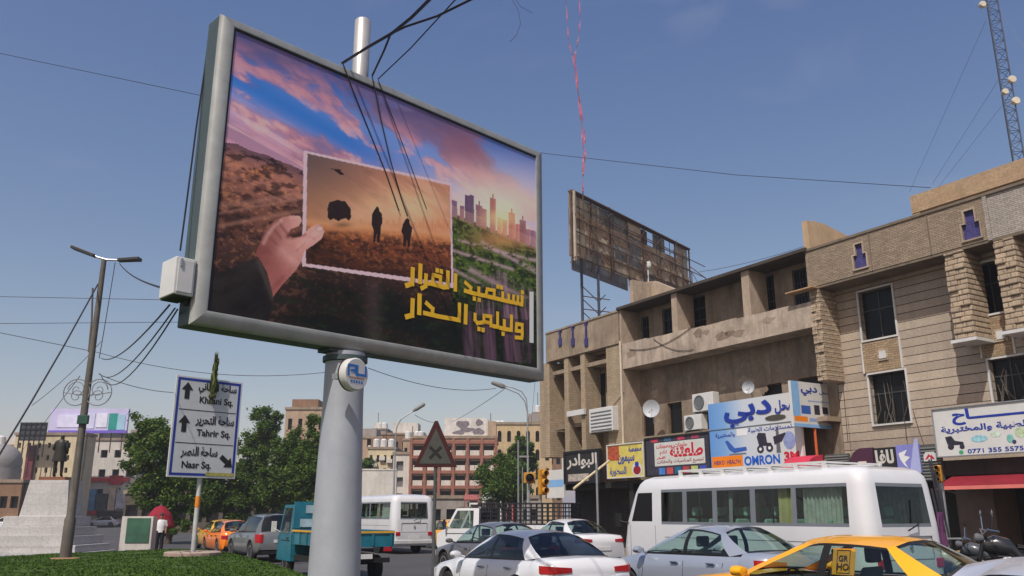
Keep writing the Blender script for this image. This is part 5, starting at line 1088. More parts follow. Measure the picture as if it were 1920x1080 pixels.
treeat('dark tree half hidden behind the billboard column', 600, 990, 58, [(598, 825, 34, 44), (590, 880, 44, 50), (612, 915, 40, 44), (575, 935, 30, 30)], 30000, .115, 4)
treeat('low dark tree behind the direction sign post', 420, 1000, 60, [(420, 900, 40, 40), (400, 935, 40, 34), (440, 940, 36, 34), (385, 890, 36, 40)], 24000, .115, 5)
treeat('broad green tree before the brick red building', 945, 965, 72, [(935, 885, 36, 30), (915, 895, 28, 24), (965, 895, 34, 30), (945, 915, 44, 24), (975, 925, 26, 24)], 28000, .12, 6, trunk_h=2)
treeat('thin upright green tree rising behind the broad tree by the arched building', 978, 960, 84, [(975, 832, 14, 18), (988, 845, 16, 20), (968, 855, 18, 18), (985, 868, 20, 18)], 11000, .15, 7, trunk_h=4)
treeat('small bush of green beside the column on the white wall', 690, 960, 85, [(690, 872, 12, 14), (684, 880, 10, 12)], 2000, .15, 8, trunk_h=3)

# ================================================================ FAR BUILDINGS
def far_building(label, x0, x1, ytop, Y, mat, rows, cols, wmat=pane_dark, dep=12, name='apartment_building', az=0, wfrac=(.55, .55), z0=.0, parapet=True, roofbits=(), pier=None, spandrel=None, arch=False, rowz=None):
    p0 = dp(x0, ytop, Y); p1 = dp(x1, ytop, Y); base = Vector((p0.x, Y, 0)); W_ = p1.x - p0.x; Hh = p0.z
    r = thing(name, label, 'building', base, R(az)); m = MB()
    zlo = z0 if z0 else min(3.2, Hh * .28); rh = (Hh - zlo - .5) / rows; cwid = W_ / cols; hs_ = []
    for i in range(rows):
        for j in range(cols):
            cx_ = (j + .5) * cwid; cz_ = zlo + (i + .5) * rh; hs_.append([cx_ - cwid * wfrac[0] / 2, cx_ + cwid * wfrac[0] / 2, cz_ - rh * wfrac[1] / 2, cz_ + rh * wfrac[1] / 2])
    wall_with_holes(m, 0, W_, 0, .35, 0, Hh, hs_); m.box(0, W_, .8, dep, 0, Hh - .05)
    m.build('wall', mat, r)
    if parapet: q = MB(); q.box(-.15, W_ + .15, -.15, dep, Hh + .002, Hh + .35); q.build('roof', concrete, r)
    for h_ in hs_:
        w = MB(); w.box(h_[0], h_[1], .38, .45, h_[2], h_[3]); wo_ = w.build('window', wmat, r)
        if arch: a = MB(); cxx = (h_[0] + h_[1]) / 2; rr_ = (h_[1] - h_[0]) / 2; a.prism([(cxx + rr_ * math.cos(k * math.pi / 8), -.02, h_[3] - .002 + rr_ * math.sin(k * math.pi / 8)) for k in range(9)], (0, .02, 0)); a.build('arch', wmat, wo_)
    if pier is not None:
        q = MB()
        for j in range(cols + 1): x = j * cwid; q.box(x - .17, x + .17, -.4, -.002, 0, Hh)
        for i in range(rows + 1): z = zlo + i * rh; q.box(-.2, W_ + .2, -.35, -.003, z - .2, z + .2)
        q.build('pier', pier, r)
    if spandrel is not None:
        for i in range(rows):
            q = MB()
            for j in range(cols): h_ = hs_[i * cols + j]; q.box(j * cwid + .3, (j + 1) * cwid - .3, -.2, -.05, h_[2] - rh * .26, h_[2] + rh * .2)
            q.build('balcony', spandrel, r)
    for (a, b2, d0, d1, h0, h1, mm) in roofbits: q = MB(); q.box(W_ * a, W_ * b2, d0, d1, Hh + h0, Hh + h1); q.build('roof_room', mm, r)
    return r, W_, Hh
cream = K('cream_render', S(206, 190, 156), .85, var=.1, scale=.6, streak=.35); tanw = K('tan_render', S(176, 152, 126), .85, var=.15, scale=.5, streak=.4); pale = K('pale_render', S(206, 200, 190), .85, var=.1, scale=.5, streak=.35)
brickred = K('brick_red_paint', S(148, 98, 80), .8, var=.15, streak=.3); greyc = K('grey_render', S(150, 142, 134), .85, var=.15, scale=.5, streak=.4); brownr = K('brown_render', S(134, 104, 80), .85, var=.15, scale=.5, streak=.4)
cr_, cW, cH = far_building('cream building with small dark windows behind the statue', 30, 160, 816, 110, cream, 5, 7, wfrac=(.3, .42), dep=3)
m = MB(); m.box(cW * .22, cW * .33, -.5, -.05, 4.2, 10.2); m.build('sign_strip', K('maroon_strip', S(104, 50, 56), .7, var=.4, scale=1.2), cr_)
m = MB(); m.box(-.2, cW * .35, -1.2, -.02, 2.6, 3.0); m.build('shop_canopy', dark, cr_)
r, W_, Hh = far_building('pale shop building with red signs at the far side, right of the statue', 160, 262, 826, 118, pale, 3, 4, wfrac=(.5, .4), roofbits=((.75, 1, 1, 5, .3, 1.6, greyc),))
for k, (a, b2, z0, z1, c) in enumerate([(0, .9, 6.0, 6.5, (190, 60, 60)), (.55, .78, 5.6, 6.8, (170, 40, 50)), (0, .14, 2.2, 4.6, (214, 110, 60)), (.16, .34, 2.2, 5.0, (90, 140, 180)), (.36, .56, 2.2, 4.4, (60, 70, 70)), (.58, .7, 2.2, 5.2, (190, 170, 150)), (.72, 1, 2.4, 5, (170, 170, 180)), (0, .4, 1.6, 2.15, (190, 50, 60)), (.42, 1, 1.2, 2.1, (40, 36, 36))]): m = MB(); m.box(W_ * a, W_ * b2, -.45 - .01 * k, -.05 - .002 * k, z0, z1); m.build('shop_sign', K('far_sign_%d' % k, S(*c), .6, var=.35, scale=1.5), r)
far_building('dark fronted low shop building at the far left edge', -60, 42, 905, 95, brownr, 1, 5, wfrac=(.7, .4), dep=8, name='shop_building')
far_building('tan apartment house rising above the row of trees', 536, 612, 768, 120, tanw, 4, 4, wfrac=(.4, .5), roofbits=((.1, .75, 1, 6, .35, 1.6, brownr),))
far_building('small tan house with a roof room, left edge of the far cluster beside the column', 655, 716, 822, 150, tanw, 4, 4, wfrac=(.35, .5), roofbits=((.3, .8, 1, 6, .35, 1.8, greyc), (.55, .95, 0, 3, -1.5, -.1, pale)), name='house')
far_building('brown house with dark balconies behind the curved arm lamp', 712, 790, 815, 165, brownr, 4, 4, wfrac=(.6, .5), roofbits=((.3, .9, 1, 6, .35, 2.4, pale),), name='house')
far_building('pale house with grey louvred windows, left of the triangular sign post', 738, 812, 852, 120, pale, 3, 3, wmat=K('louvre_grey', S(110, 108, 108), .7, var=.3), wfrac=(.55, .6), name='house')
r, W_, Hh = far_building('brick red framed apartment building with pale balconies behind the triangular sign', 772, 930, 822, 112, tanw, 4, 6, wfrac=(.72, .5), pier=brickred, spandrel=K('balcony_pale', S(206, 196, 184), .85, var=.12, streak=.3), roofbits=((.38, .9, .4, 5, .36, 2.7, K('mural_pale', S(214, 208, 200), .8, var=.12, scale=1.2, streak=.5)), (.9, 1, .4, 5, .36, 2.3, tanw)))
for k, (a, z, w, hh) in enumerate([(.6, 1.9, .9, .5), (.66, 1.2, 1.0, .3), (.8, 2.1, .5, .4), (.79, .9, .8, .4), (.55, .8, .8, .25)]): m = MB(); m.prism([(W_ * a + w * math.cos(t_), .38 - .002 * k, Hh + z + hh * math.sin(t_) * (1 + .3 * math.sin(3 * t_ + k))) for t_ in np.linspace(0, 2 * math.pi, 14)[:-1]], (0, -.01, 0)); m.build('mural_mark', K('mural_grey', S(120, 112, 116), .8, var=.3), r)
far_building('sand coloured building with rows of dark arches behind the double arm street lamp', 928, 1034, 796, 125, K('sand_render', S(196, 172, 132), .85, var=.1, streak=.4), 4, 6, wfrac=(.4, .5), arch=True, roofbits=((.6, 1, 0, 6, .4, 1.6, greyc),))
m = MB(); p0 = dp(660, 882, 80); p1 = dp(744, 882, 80); m.box(p0.x, p1.x, 80, 80.4, 0, p0.z); m.box(p0.x, p1.x, 79.95, 80.45, p0.z + .002, p0.z + .15)
w_ = m.build('boundary_wall', pale); tag(w_, 'plain white boundary wall behind the distant minibus, beside the column', 'wall')
far_building('long dark shop arcade in deep shade behind the row of trees', 235, 660, 926, 84, K('tree_shade_brown', S(84, 74, 64), .85, var=.2), 1, 14, wfrac=(.75, .6), dep=5, name='shop_building', z0=.4)  # added dark row whose brown stands in for the shade under the trees
rg_ = random.Random(17)
for k, (x0, x1, yt, Y, mt, rw, cl_, lab) in enumerate([(620, 668, 838, 170, pale, 4, 4, 'pale far block just left of the small tan house with a roof room'), (690, 742, 842, 138, cream, 4, 4, 'cream far block between the small tan house and the single arm lamp'), (700, 726, 806, 190, greyc, 5, 3, 'narrow grey far tower with a flat roof, behind the cream far block'), (756, 800, 826, 150, tanw, 4, 4, 'sandy far block directly behind the point of the triangular sign'), (900, 948, 806, 150, pale, 5, 4, 'pale far block between the red framed building and the arches'), (1000, 1052, 776, 160, brownr, 5, 4, 'brown far block at the left foot of the corner block'), (560, 640, 806, 150, greyc, 4, 6, 'grey far block behind the trees left of the column'), (-40, 34, 838, 125, pale, 4, 6, 'pale far block behind the grey dome'), (160, 190, 806, 135, greyc, 4, 3, 'grey far block right behind the lilac hoarding')]):
    r, W_, Hh = far_building(lab, x0, x1, yt, Y, mt, rw, cl_, wfrac=(rg_.uniform(.35, .6), rg_.uniform(.4, .6)), roofbits=((rg_.uniform(0, .3), rg_.uniform(.5, .9), 1, 5, .36, rg_.uniform(1.2, 2.4), rg_.choice([greyc, pale, brownr])),))
    for q in range(3): u = rg_.uniform(.1, .9) * W_; t_ = MB(); t_.lathe([(.55, 0), (.55, 1.1), (.3, 1.3)], 12, (u, .9, Hh + .4)); t_.build('water_tank', K('tank_white', (.6, .6, .58), .6, var=.15), r)
    u = rg_.uniform(.1, .9) * W_; t_ = MB(); t_.tube([(u, .7, Hh), (u, .7, Hh + rg_.uniform(2.5, 5))], .06, 5); t_.build('aerial', black, r)
    for q in range(4): u = rg_.uniform(.05, .85) * W_; z = rg_.uniform(.4, .85) * Hh; t_ = MB(); t_.box(u, u + .9, -.5, -.01, z, z + .6); t_.build('air_conditioner', pale, r)
# low far shops along the horizon
far_building('long low dark shop row at the horizon, with pale stall canopies', 690, 1010, 935, 92, greyc, 1, 9, wfrac=(.7, .5), dep=5, name='shop_building', z0=.5)
for k, (x0, x1, y0, y1, c) in enumerate([(870, 898, 929, 938, (150, 84, 78)), (905, 940, 926, 937, (206, 206, 200)), (948, 962, 924, 937, (196, 90, 90)), (880, 898, 938, 946, (210, 206, 200))]):
    a = dp(x0, y1, 90); b2 = dp(x1, y0, 90); m = MB(); m.prism([(a.x, 90, a.z), (b2.x, 90, a.z), (b2.x, 91.5, b2.z), (a.x, 91.5, b2.z)], (0, 0, .12)); m.box(a.x, a.x + .12, 90, 90.12, 0, a.z); m.box(b2.x - .12, b2.x, 90, 90.12, 0, a.z); tag(m.build('stall_canopy', K('canopy_%d' % k, S(*c), .8, var=.2)), ['red stall canopy at the horizon, left of the pale one', 'long pale stall canopy at the horizon above the black cage', 'small pinkish stall canopy at the horizon left of the signals', 'low white stall canopy beneath the red one'][k], 'canopy')
# hoardings on the left roofs
h0 = dp(90, 812, 112); h1 = dp(242, 766, 112)
r = thing('rooftop_hoarding', 'wide lilac and white hoarding with a teal panel on the far roof', 'hoarding', (h0.x, 112, 0))
Wd = h1.x - h0.x; m = MB(); m.box(0, Wd, 0, .4, h0.z, h1.z); m.build('panel', K('hoarding_lilac', S(190, 186, 220), .6, var=.12, scale=.4), r)
m = MB(); m.box(0, Wd, -.08, -.01, h0.z, h0.z + .35); m.build('stripe', K('hoarding_violet', S(110, 90, 190), .6), r)
for k, (a, b2, z0, z1, c) in enumerate([(.76, .87, .1, .8, (30, 140, 130)), (.87, .97, .1, .75, (150, 190, 210)), (.1, .42, .2, .75, (206, 206, 232)), (.45, .58, .15, .8, (196, 200, 226)), (.6, .74, .2, .8, (214, 216, 232))]): zz_ = h1.z - h0.z; m = MB(); m.box(Wd * a, Wd * b2, -.06 - .005 * k, -.01, h0.z + zz_ * z0 + .1, h0.z + zz_ * z1); m.build('print', K('hoarding_%d' % k, S(*c), .6, var=.15, scale=.8), r)
m = MB()
for k in range(7): x = Wd * (k + .5) / 7; m.tube([(x, .6, h0.z - 2.5), (x, .45, h1.z - .2)], .08, 5)
m.build('strut', rust, r)
g0 = dp(34, 835, 108); g1 = dp(88, 792, 108); r = thing('rooftop_hoarding', 'dark empty grid hoarding on the cream roof left of the lilac hoarding', 'hoarding', (g0.x, 108, 0)); Wd = g1.x - g0.x
m = MB(); m.box(0, Wd, 0, .3, g0.z + .6, g1.z); m.build('panel', K('dark_grid_panel', S(62, 64, 68), .8, var=.25, scale=2), r); m = MB()
for k in range(6): m.box(Wd * k / 5 - .06, Wd * k / 5 + .06, -.1, -.002, g0.z - 1.5, g1.z)
for k in range(4): z = g0.z + .7 + (g1.z - g0.z - .8) * k / 3; m.box(0, Wd, -.18, -.102, z - .05, z + .05)
m.build('lattice', black, r)
dm = dp(-12, 965, 102); r = thing('domed_roof', 'grey rounded dome at the left border of the picture', 'dome', (dm.x, 102, 0)); rad_ = 1.75; zc_ = dp(0, 868, 102).z
m = MB(); zc_ = dp(0, 868, 102).z; m.lathe([(rad_ * 1.25, zc_ - 3.2), (rad_ * 1.27, zc_ - .6)] + [(rad_ * 1.25 * math.cos(a), zc_ + 2.2 * math.sin(a)) for a in np.linspace(-.3, math.pi / 2 - .02, 12)], 24); m.build('dome', K('dome_grey', S(132, 130, 128), .8, var=.12), r, smooth=50)
m = MB(); m.lathe([(rad_ * .9, 0), (rad_ * .9, zc_ - 3.202)], 16); m.build('drum', brownr, r)

# ================================================================ STATUE
sp0 = dp(92, 900, 36.0)
marble = bricks('white_marble_blocks', (.50, .49, .47), (.43, .42, .40), (.34, .33, .32), .9, .42, .008, streak=.18, bmp=.2)
r = thing('statue_plinth', 'white stone plinth with spreading steps carrying the dark statue', 'plinth', (sp0.x, 36.6, 0))
tz_ = sp0.z; m = MB()
def frustum(m, a, b2, z0, z1, c=0): m.add([(-a + c, -a * .7, z0), (a + c, -a * .7, z0), (a + c, a * .7, z0), (-a + c, a * .7, z0), (-b2, -b2 * .7, z1), (b2, -b2 * .7, z1), (b2, b2 * .7, z1), (-b2, b2 * .7, z1)], [(3, 2, 1, 0), (4, 5, 6, 7), (0, 1, 5, 4), (1, 2, 6, 5), (2, 3, 7, 6), (3, 0, 4, 7)])
frustum(m, .98, .80, 1.62, tz_); m.build('shaft', marble, r)
m = MB()
for k, (a, z0, z1) in enumerate([(2.1, 0, .22), (1.9, .221, .5), (1.66, .501, .85), (1.42, .851, 1.2), (1.2, 1.201, 1.619)]): m.box(-a - .25, a, -a * .8, a * .8, z0, z1)
m.build('step', marble, r, bevel=.01)
m = MB(); m.box(-1.3, .2, -1.72, -1.685, .02, .1); m.build('blue_strip', blueink, r)
m = MB(); m.box(-.55, .55, -.4, .4, tz_ + .002, tz_ + .14); m.build('bronze_base', K('bronze_base', S(120, 76, 54), .6, var=.2), r)
def figure(name, label, cat, base, h, rz, joints, edges, radii, mat, group=None):
    me = bpy.data.meshes.new('body'); k = h / 1.75
    me.from_pydata([tuple(c * k for c in p) for p in joints], edges, []); o = bpy.data.objects.new('body', me); COL.objects.link(o)
    sm_ = o.modifiers.new('skin', 'SKIN'); sm_.use_smooth_shade = True
    for i, v in enumerate(me.skin_vertices[0].data): rr_ = radii[i]; rr_ = rr_ if isinstance(rr_, tuple) else (rr_, rr_); v.radius = (rr_[0] * k, rr_[1] * k); v.use_root = i == 0
    ss = o.modifiers.new('subdivision', 'SUBSURF'); ss.levels = 1; ss.render_levels = 2
    me.materials.append(mat); root = thing(name, label, cat, base, rz, group); o.parent = root; return root
J = [(0, 0, .95), (0, 0, 1.15), (0, -.01, 1.36), (0, -.02, 1.48), (0, -.04, 1.58), (0, -.04, 1.68),
     (.10, 0, .88), (.13, 0, .48), (.14, 0, .08), (.15, -.10, .04), (-.10, 0, .88), (-.13, 0, .48), (-.14, 0, .08), (-.15, -.10, .04),
     (.19, 0, 1.40), (.28, .03, 1.13), (.17, -.10, 1.0), (.12, -.16, 1.02), (-.19, 0, 1.40), (-.28, .03, 1.13), (-.22, -.12, .95), (-.19, -.18, .92)]
Eg = [(0, 1), (1, 2), (2, 3), (3, 4), (4, 5), (0, 6), (6, 7), (7, 8), (8, 9), (0, 10), (10, 11), (11, 12), (12, 13), (2, 14), (14, 15), (15, 16), (16, 17), (2, 18), (18, 19), (19, 20), (20, 21)]
Rd = [(.19, .15), (.18, .13), (.19, .12), .06, (.085, .10), (.07, .08), .10, .075, .055, .045, .10, .075, .055, .045, .07, .06, .045, .035, .07, .06, .045, .035]
bronze = K('dark_bronze', S(52, 50, 44), .5, metal=.4, var=.25, scale=6)
st_ = figure('statue', 'dark bronze statue of a standing man in a long coat on the white plinth', 'statue', (sp0.x, 36.6, tz_ + .14), 1.85, R(185), J, Eg, Rd, bronze)
m = MB(); n = 18; rows_ = []
for (z, rx, ry) in [(.62, .30, .22), (.66, .295, .22), (.95, .25, .19), (1.15, .22, .165), (1.36, .235, .16), (1.46, .15, .11), (1.49, .09, .085)]: rows_.append([(rx * math.cos(2 * math.pi * k / n), ry * math.sin(2 * math.pi * k / n), z * 1.057) for k in range(n)])
grid_mesh(m, rows_, True); m.build('coat', bronze, st_, smooth=60)
# green panelled booth wall, parasol and person
q = gp(222, 1033, .1); q2 = dp(288, 968, q.y); r = thing('booth_wall', 'low white wall with a dark green painted panel, right of the lamp post', 'wall', (q.x, q.y, 0)); Wd = q2.x - q.x
m = MB(); m.box(0, Wd, 0, .5, 0, q2.z); m.build('wall', pale, r); m = MB(); m.box(Wd * .18, Wd * .93, -.03, -.002, .45, q2.z - .08); m.build('green_panel', K('green_panel_paint', S(58, 98, 76), .6, var=.3, scale=2, streak=.3), r)
pp = dp(300, 1030, 42.5); r = thing('red_parasol', 'drooping red parasol under the dense tree beside the booth wall', 'parasol', (pp.x - .45, 43.2, 0))
zt_ = dp(290, 940, 43).z; m = MB(); n = 16; rows_ = []
for (rr_, z) in [(.02, zt_), (.3, zt_ - .12), (.62, zt_ - .45), (.82, zt_ - 1.0), (.8, zt_ - 1.12)]: rows_.append([(rr_ * math.cos(2 * math.pi * k / n) * (1 + .06 * (k % 2)), rr_ * math.sin(2 * math.pi * k / n), z - (.06 * (k % 2) if rr_ > .5 else 0)) for k in range(n)])
grid_mesh(m, rows_, True); m.build('canopy', K('parasol_shaded_red', S(136, 18, 40), .8, var=.12), r); m = MB(); m.tube([(0, 0, 0), (0, 0, zt_ + .08)], .025); m.build('pole', steel, r); m = MB(); m.lathe([(.3, 0), (.3, .06), (.05, .1)], 16); m.build('base', concrete, r)  # canopy red is darkened for the shade of the tree
skin_m = K('skin', S(150, 104, 80), .6, var=.05)
J2 = [(0, 0, .95), (0, 0, 1.15), (0, -.01, 1.36), (0, -.02, 1.48), (0, -.03, 1.58), (0, -.03, 1.68), (.09, 0, .88), (.10, -.03, .48), (.10, .0, .08), (.11, -.13, .04), (-.09, 0, .88), (-.10, .02, .48), (-.11, .06, .08), (-.12, -.07, .04), (.18, 0, 1.40), (.24, .02, 1.13), (.24, -.08, .9), (.23, -.12, .8), (-.18, 0, 1.40), (-.24, .02, 1.13), (-.24, -.06, .9), (-.23, -.1, .8)]
r.scale = (.85, .85, .92)
pn = figure('person', 'person in a white shirt and black trousers standing by the red parasol', 'person', (pp.x + .05, 42.2, 0), 1.74, R(20), J2, Eg, [(.14, .11), (.14, .1), (.16, .1), .05, (.075, .095), (.065, .075), .085, .06, .045, .04, .085, .06, .045, .04, .055, .045, .035, .03, .055, .045, .035, .03], skin_m)
n = 16
def garment(name, spec, mat, parent):
    m = MB(); rows_ = [[(cx_ + rx * math.cos(2 * math.pi * k / n), cy_ + ry * math.sin(2 * math.pi * k / n), z) for k in range(n)] for (cx_, cy_, z, rx, ry) in spec]; grid_mesh(m, rows_, True); return m.build(name, mat, parent, smooth=60)
garment('shirt', [(0, 0, .86, .20, .15), (0, 0, 1.1, .19, .14), (0, 0, 1.34, .215, .14), (0, -.01, 1.45, .11, .09)], whiteink, pn)
for s in (1, -1): garment('trouser_leg', [(s * .10, 0, .94, .115, .13), (s * .10, 0, .5, .09, .1), (s * .105, 0 if s > 0 else .05, .07, .075, .09)], K('black_cloth', (.012, .012, .014), .9, var=.1), pn); garment('sleeve', [(s * .19, 0, 1.43, .08, .08), (s * .25, .02, 1.14, .065, .065)], whiteink, pn)
m = MB(); m.lathe([(.001, 1.77), (.06, 1.755), (.095, 1.70), (.098, 1.64)], 14, (0, -.015, 0)); m.build('hair', black, pn, smooth=60)
# far parked cars at the left
for k, (px, Y, th, lab, pmt) in enumerate([(196, 118, 88, 'small white car parked side on across the square, right of the plinth', white_p), (158, 122, 80, 'white car partly hidden by the lamp post at the far side of the square', white_p), (12, 95, 85, 'white car at the far left border before the dark shops', white_p), (262, 124, 90, 'grey car far behind the booth wall', silver_p)]):
    p = dp(px, 975, Y); make_car('parked_car', lab, 'car', (p.x, Y, 0), th, pmt, H=1.5, gl=tint_glass, interior=False)

# ================================================================ POSTS, SIGNS, LAMPS
g = gp(122, 1048, GZ); topz = dp(200, 487, g.y).z
r = thing('lamp_post', 'tall weathered lamp post with two flat lamp heads on the lawn by the white plinth', 'street lamp', g)
Hh = topz - GZ
weath = K('weathered_post_paint', S(104, 98, 90), .7, metal=.2, var=.25, scale=2, streak=.5)
m = MB(); m.lathe([(.16, 0), (.155, 1.1), (.12, 1.2), (.10, Hh * .55), (.075, Hh), (0, Hh + .02)], 14); m.lathe([(.2, -.02), (.2, .05)], 14); m.build('post', weath, r, smooth=40)
def lp(x, y, Y=None): p = dp(x, y, Y or g.y); return p - Vector(g)
m = MB(); m.tube([lp(200, 487), lp(182, 482), lp(176, 478)], .035); m.tube([lp(200, 487), lp(224, 488)], .035); m.build('arm', steel, r)
for (a, b2) in (((178, 480), (137, 463)), ((222, 488), (263, 487))):
    A_, B_ = lp(*a), lp(*b2); d = (B_ - A_).normalized(); m = MB(); s_ = d.cross(Vector((0, 1, 0))).normalized() * .05; w = Vector((0, .15, 0)); m.prism([A_ - w * .7 - s_, B_ - w - s_ * .6, B_ + w - s_ * .6, A_ + w * .7 - s_], s_ * 2); m.build('lamp_head', K('lamp_head_dark', (.03, .03, .03), .5, var=.2), r, bevel=.015)
def ring(c, rad, t=.018, a0=0, a1=2 * math.pi, sx=1, spiral=0): return [c + Vector((sx * (rad - spiral * k / 20) * math.cos(a0 + (a1 - a0) * k / 20), 0, (rad - spiral * k / 20) * math.sin(a0 + (a1 - a0) * k / 20))) for k in range(21)]
m = MB()
for s, cx_ in ((-1, 145), (1, 186)):
    c = lp(cx_, 736); c.y = -.05; m.tube(ring(c, .40), .017, 5, cap=False); m.tube(ring(c + Vector((0, 0, .08)), .28, sx=s, a1=9, spiral=.22), .014, 5); m.tube(ring(c - Vector((0, 0, .12)), .2, sx=-s, a1=8, spiral=.15), .014, 5)
    m.tube([c + Vector((-.4 * -s, 0, 0)), Vector((0, -.02, c.z - .1))], .014, 5)
m.build('scroll_ornament', K('wire_grey', S(130, 130, 134), .5, var=.1), r)
c = lp(160, 787); m = MB(); m.box(c.x - .16, c.x + .16, -.18, -.08, c.z - .14, c.z + .12); m.build('junction_box', K('box_green', S(34, 74, 60), .6, var=.2), r, bevel=.01)
m = MB(); m.tube([lp(181, 540) + Vector((-.12, 0, 0)), lp(178, 600) + Vector((-.1, 0, 0)), lp(170, 660) + Vector((-.06, 0, 0))], .03); m.build('side_pipe', weath, r)
m = MB(); m.lathe([(.42, -.02), (.38, .03), (.1, .05)], 14); m.build('soil_ring', K('bare_soil', S(150, 116, 84), .95, var=.2), r)
# direction sign
gs = gp(362, 1043, GZ); DS = Plane(dp(322, 800, gs.y - .6), (math.sin(R(43)), math.cos(R(43))))
ul, zl = DS.uz(312, 895); ur, zr_ = DS.uz(441, 897); _, zt1 = DS.uz(332, 704); ur2, zt2 = DS.uz(455, 716); ztop = (zt1 + zt2) / 2; zbot = (zl + zr_) / 2; ul = (ul + DS.uz(332, 704)[0]) / 2; ur = (ur + ur2) / 2
r = thing('direction_sign', 'white road direction sign with blue border, three black arrows and Arabic place names', 'road sign', DS.o, DS.rz); sw = ur - ul; sh_ = ztop - zbot
sgw = K('sign_reflective_white', S(204, 206, 208), .45, var=.06, scale=3, streak=.08)
m = MB(); m.box(ul, ur, 0, .05, zbot, ztop); m.build('panel', sgw, r, bevel=.006)
bl = .055 * sw; o_ = .025 * sw; m = MB(); y = -.004
for (a, b2, c_2, d_2) in [(ul + o_, ul + o_ + .035 * sw, zbot + o_, ztop - o_), (ur - o_ - .035 * sw, ur - o_, zbot + o_, ztop - o_), (ul + o_ + .035 * sw, ur - o_ - .035 * sw, ztop - o_ - .035 * sw, ztop - o_), (ul + o_ + .035 * sw, ur - o_ - .035 * sw, zbot + o_, zbot + o_ + .035 * sw)]: m.quad((a, y, c_2), (b2, y, c_2), (b2, y, d_2), (a, y, d_2))
m.build('blue_border', blueink, r)
m = MB()
for f in (.335, .665): z = zbot + sh_ * f; m.quad((ul + .07 * sw, -.005, z - .012), (ur - .07 * sw, -.005, z - .012), (ur - .07 * sw, -.005, z + .012), (ul + .07 * sw, -.005, z + .012))
m.build('divider', blackink, r)
def X_(f): return ul + sw * f
def Z_(f): return zbot + sh_ * f
for k, (ar, en, z) in enumerate([('ساحة الخلاني', 'Khilani Sq.', .70), ('ساحة التحرير', 'Tahrir Sq.', .37), ('ساحة النصر', 'Nasr Sq.', .05)]):
    x0, x1 = (.33, .91) if k < 2 else (.16, .70)
    lettering(ar, X_(x0), X_(x1), Z_(z + .135), Z_(z + .255), -.007, blackink, r, bold=.035); lettering(en, X_(x0 + .03), X_(x1 - .04 if k < 2 else .62), Z_(z + .02), Z_(z + .11), -.007, blackink, r, bold=.03)
def arrow(cx_, cz_, ang):
    pts = [(-.045, -.14), (.045, -.14), (.045, .02), (.11, .02), (0, .16), (-.11, .02), (-.045, .02)]; c, s = math.cos(ang), math.sin(ang); sc = sw * .78
    m = MB(); m.poly([(X_(cx_) + (x * c - z * s) * sc, -.008, Z_(cz_) + (x * s + z * c) * sc) for x, z in pts]); m.build('arrow', blackink, r)
arrow(.17, .85, 0); arrow(.17, .52, 0); arrow(.84, .17, R(-128))
m = MB(); m.quad((X_(.55), -.0095, Z_(.02)), (X_(.97), -.0095, Z_(.02)), (X_(.97), -.0095, Z_(.055)), (X_(.55), -.0095, Z_(.055))); m.build('yellow_sticker', K('faded_yellow', S(176, 168, 90), .6, var=.25, scale=8), r)
um = (ul + ur) / 2; loc = Vector(DS.o) + DS.t * um; 
m = MB(); m.tube([(um, .12, GZ - .1), (um, .12, zbot + .3), (um, .12, ztop - .1)], .075, 14); m.build('post', K('white_post', S(186, 186, 184), .55, var=.15, streak=.35), r, smooth=40)
zo = dp(370, 940, gs.y).z; m = MB(); m.tube([(um, .12, zo - .18), (um, .12, zo + .16)], .079, 14, cap=False); m.build('orange_band', K('orange_band', S(216, 128, 40), .5, var=.2), r)
for z in (zbot + .35, ztop - .5): m = MB(); m.box(ul + .2, ur - .2, .052, .1, z - .04, z + .04); m.build('rail', steel, r)
sb = Vector(DS.o) + DS.t * um + DS.d * .12
ft = thing('stone_ring', 'pale concrete ring around the foot of the direction sign post', 'kerb ring', (sb.x, sb.y, GZ)); m = MB(); m.lathe([(.85, -.02), (.85, .1), (.8, .13), (.3, .13), (.3, -.02)], 20); m.build('ring', K('pinkish_concrete', S(160, 140, 128), .9, var=.15, bmp=.3), ft)
# dried palm bundle on the sign
uc, zc_ = DS.uz(402, 705, -.12); r = thing('leaf_bundle', 'upright bundle of dried green leaves tied to the top of the direction sign', 'plant', Vector(DS.o) + DS.t * uc - DS.d * .1, DS.rz)
_, z0_ = DS.uz(402, 748, -.12); _, z1_ = DS.uz(402, 664, -.12); rg_ = random.Random(5); hh = z1_ - z0_
lv = [K('dry_leaf_olive', S(100, 108, 40), .8, var=.3, scale=9), K('dry_leaf_dark', S(52, 62, 26), .8, var=.3, scale=9)]
for q in range(2):
    m = MB()
    for k in range(70):
        f = rg_.random(); z = z0_ + hh * f * .82; w = .15 * (1 - f * .75); a = rg_.uniform(0, 6.28); c = Vector((math.cos(a) * w * rg_.random(), math.sin(a) * w * .5 - .04, z)); l_ = rg_.uniform(.25, .5); d = Vector((rg_.uniform(-.2, .2), rg_.uniform(-.1, .1), 1)).normalized() * l_ * min(1, (z1_ - z) / .45 + .2); s_ = Vector((math.cos(a + 1.5), math.sin(a + 1.5), 0)) * rg_.uniform(.025, .06)
        m.add([c, c + d * .5 + s_, c + d, c + d * .5 - s_], [(0, 1, 2, 3)])
    m.build('leaf_blades', lv[q], r, recalc=False)
m = MB(); m.tube([(0, 0, z0_ - .15), (0, -.02, z1_)], [.05, .012], 8); m.lathe([(.1, 0), (.12, .06), (.1, .12)], 12, (0, 0, z0_ + .02)); m.build('stem', lv[1], r)
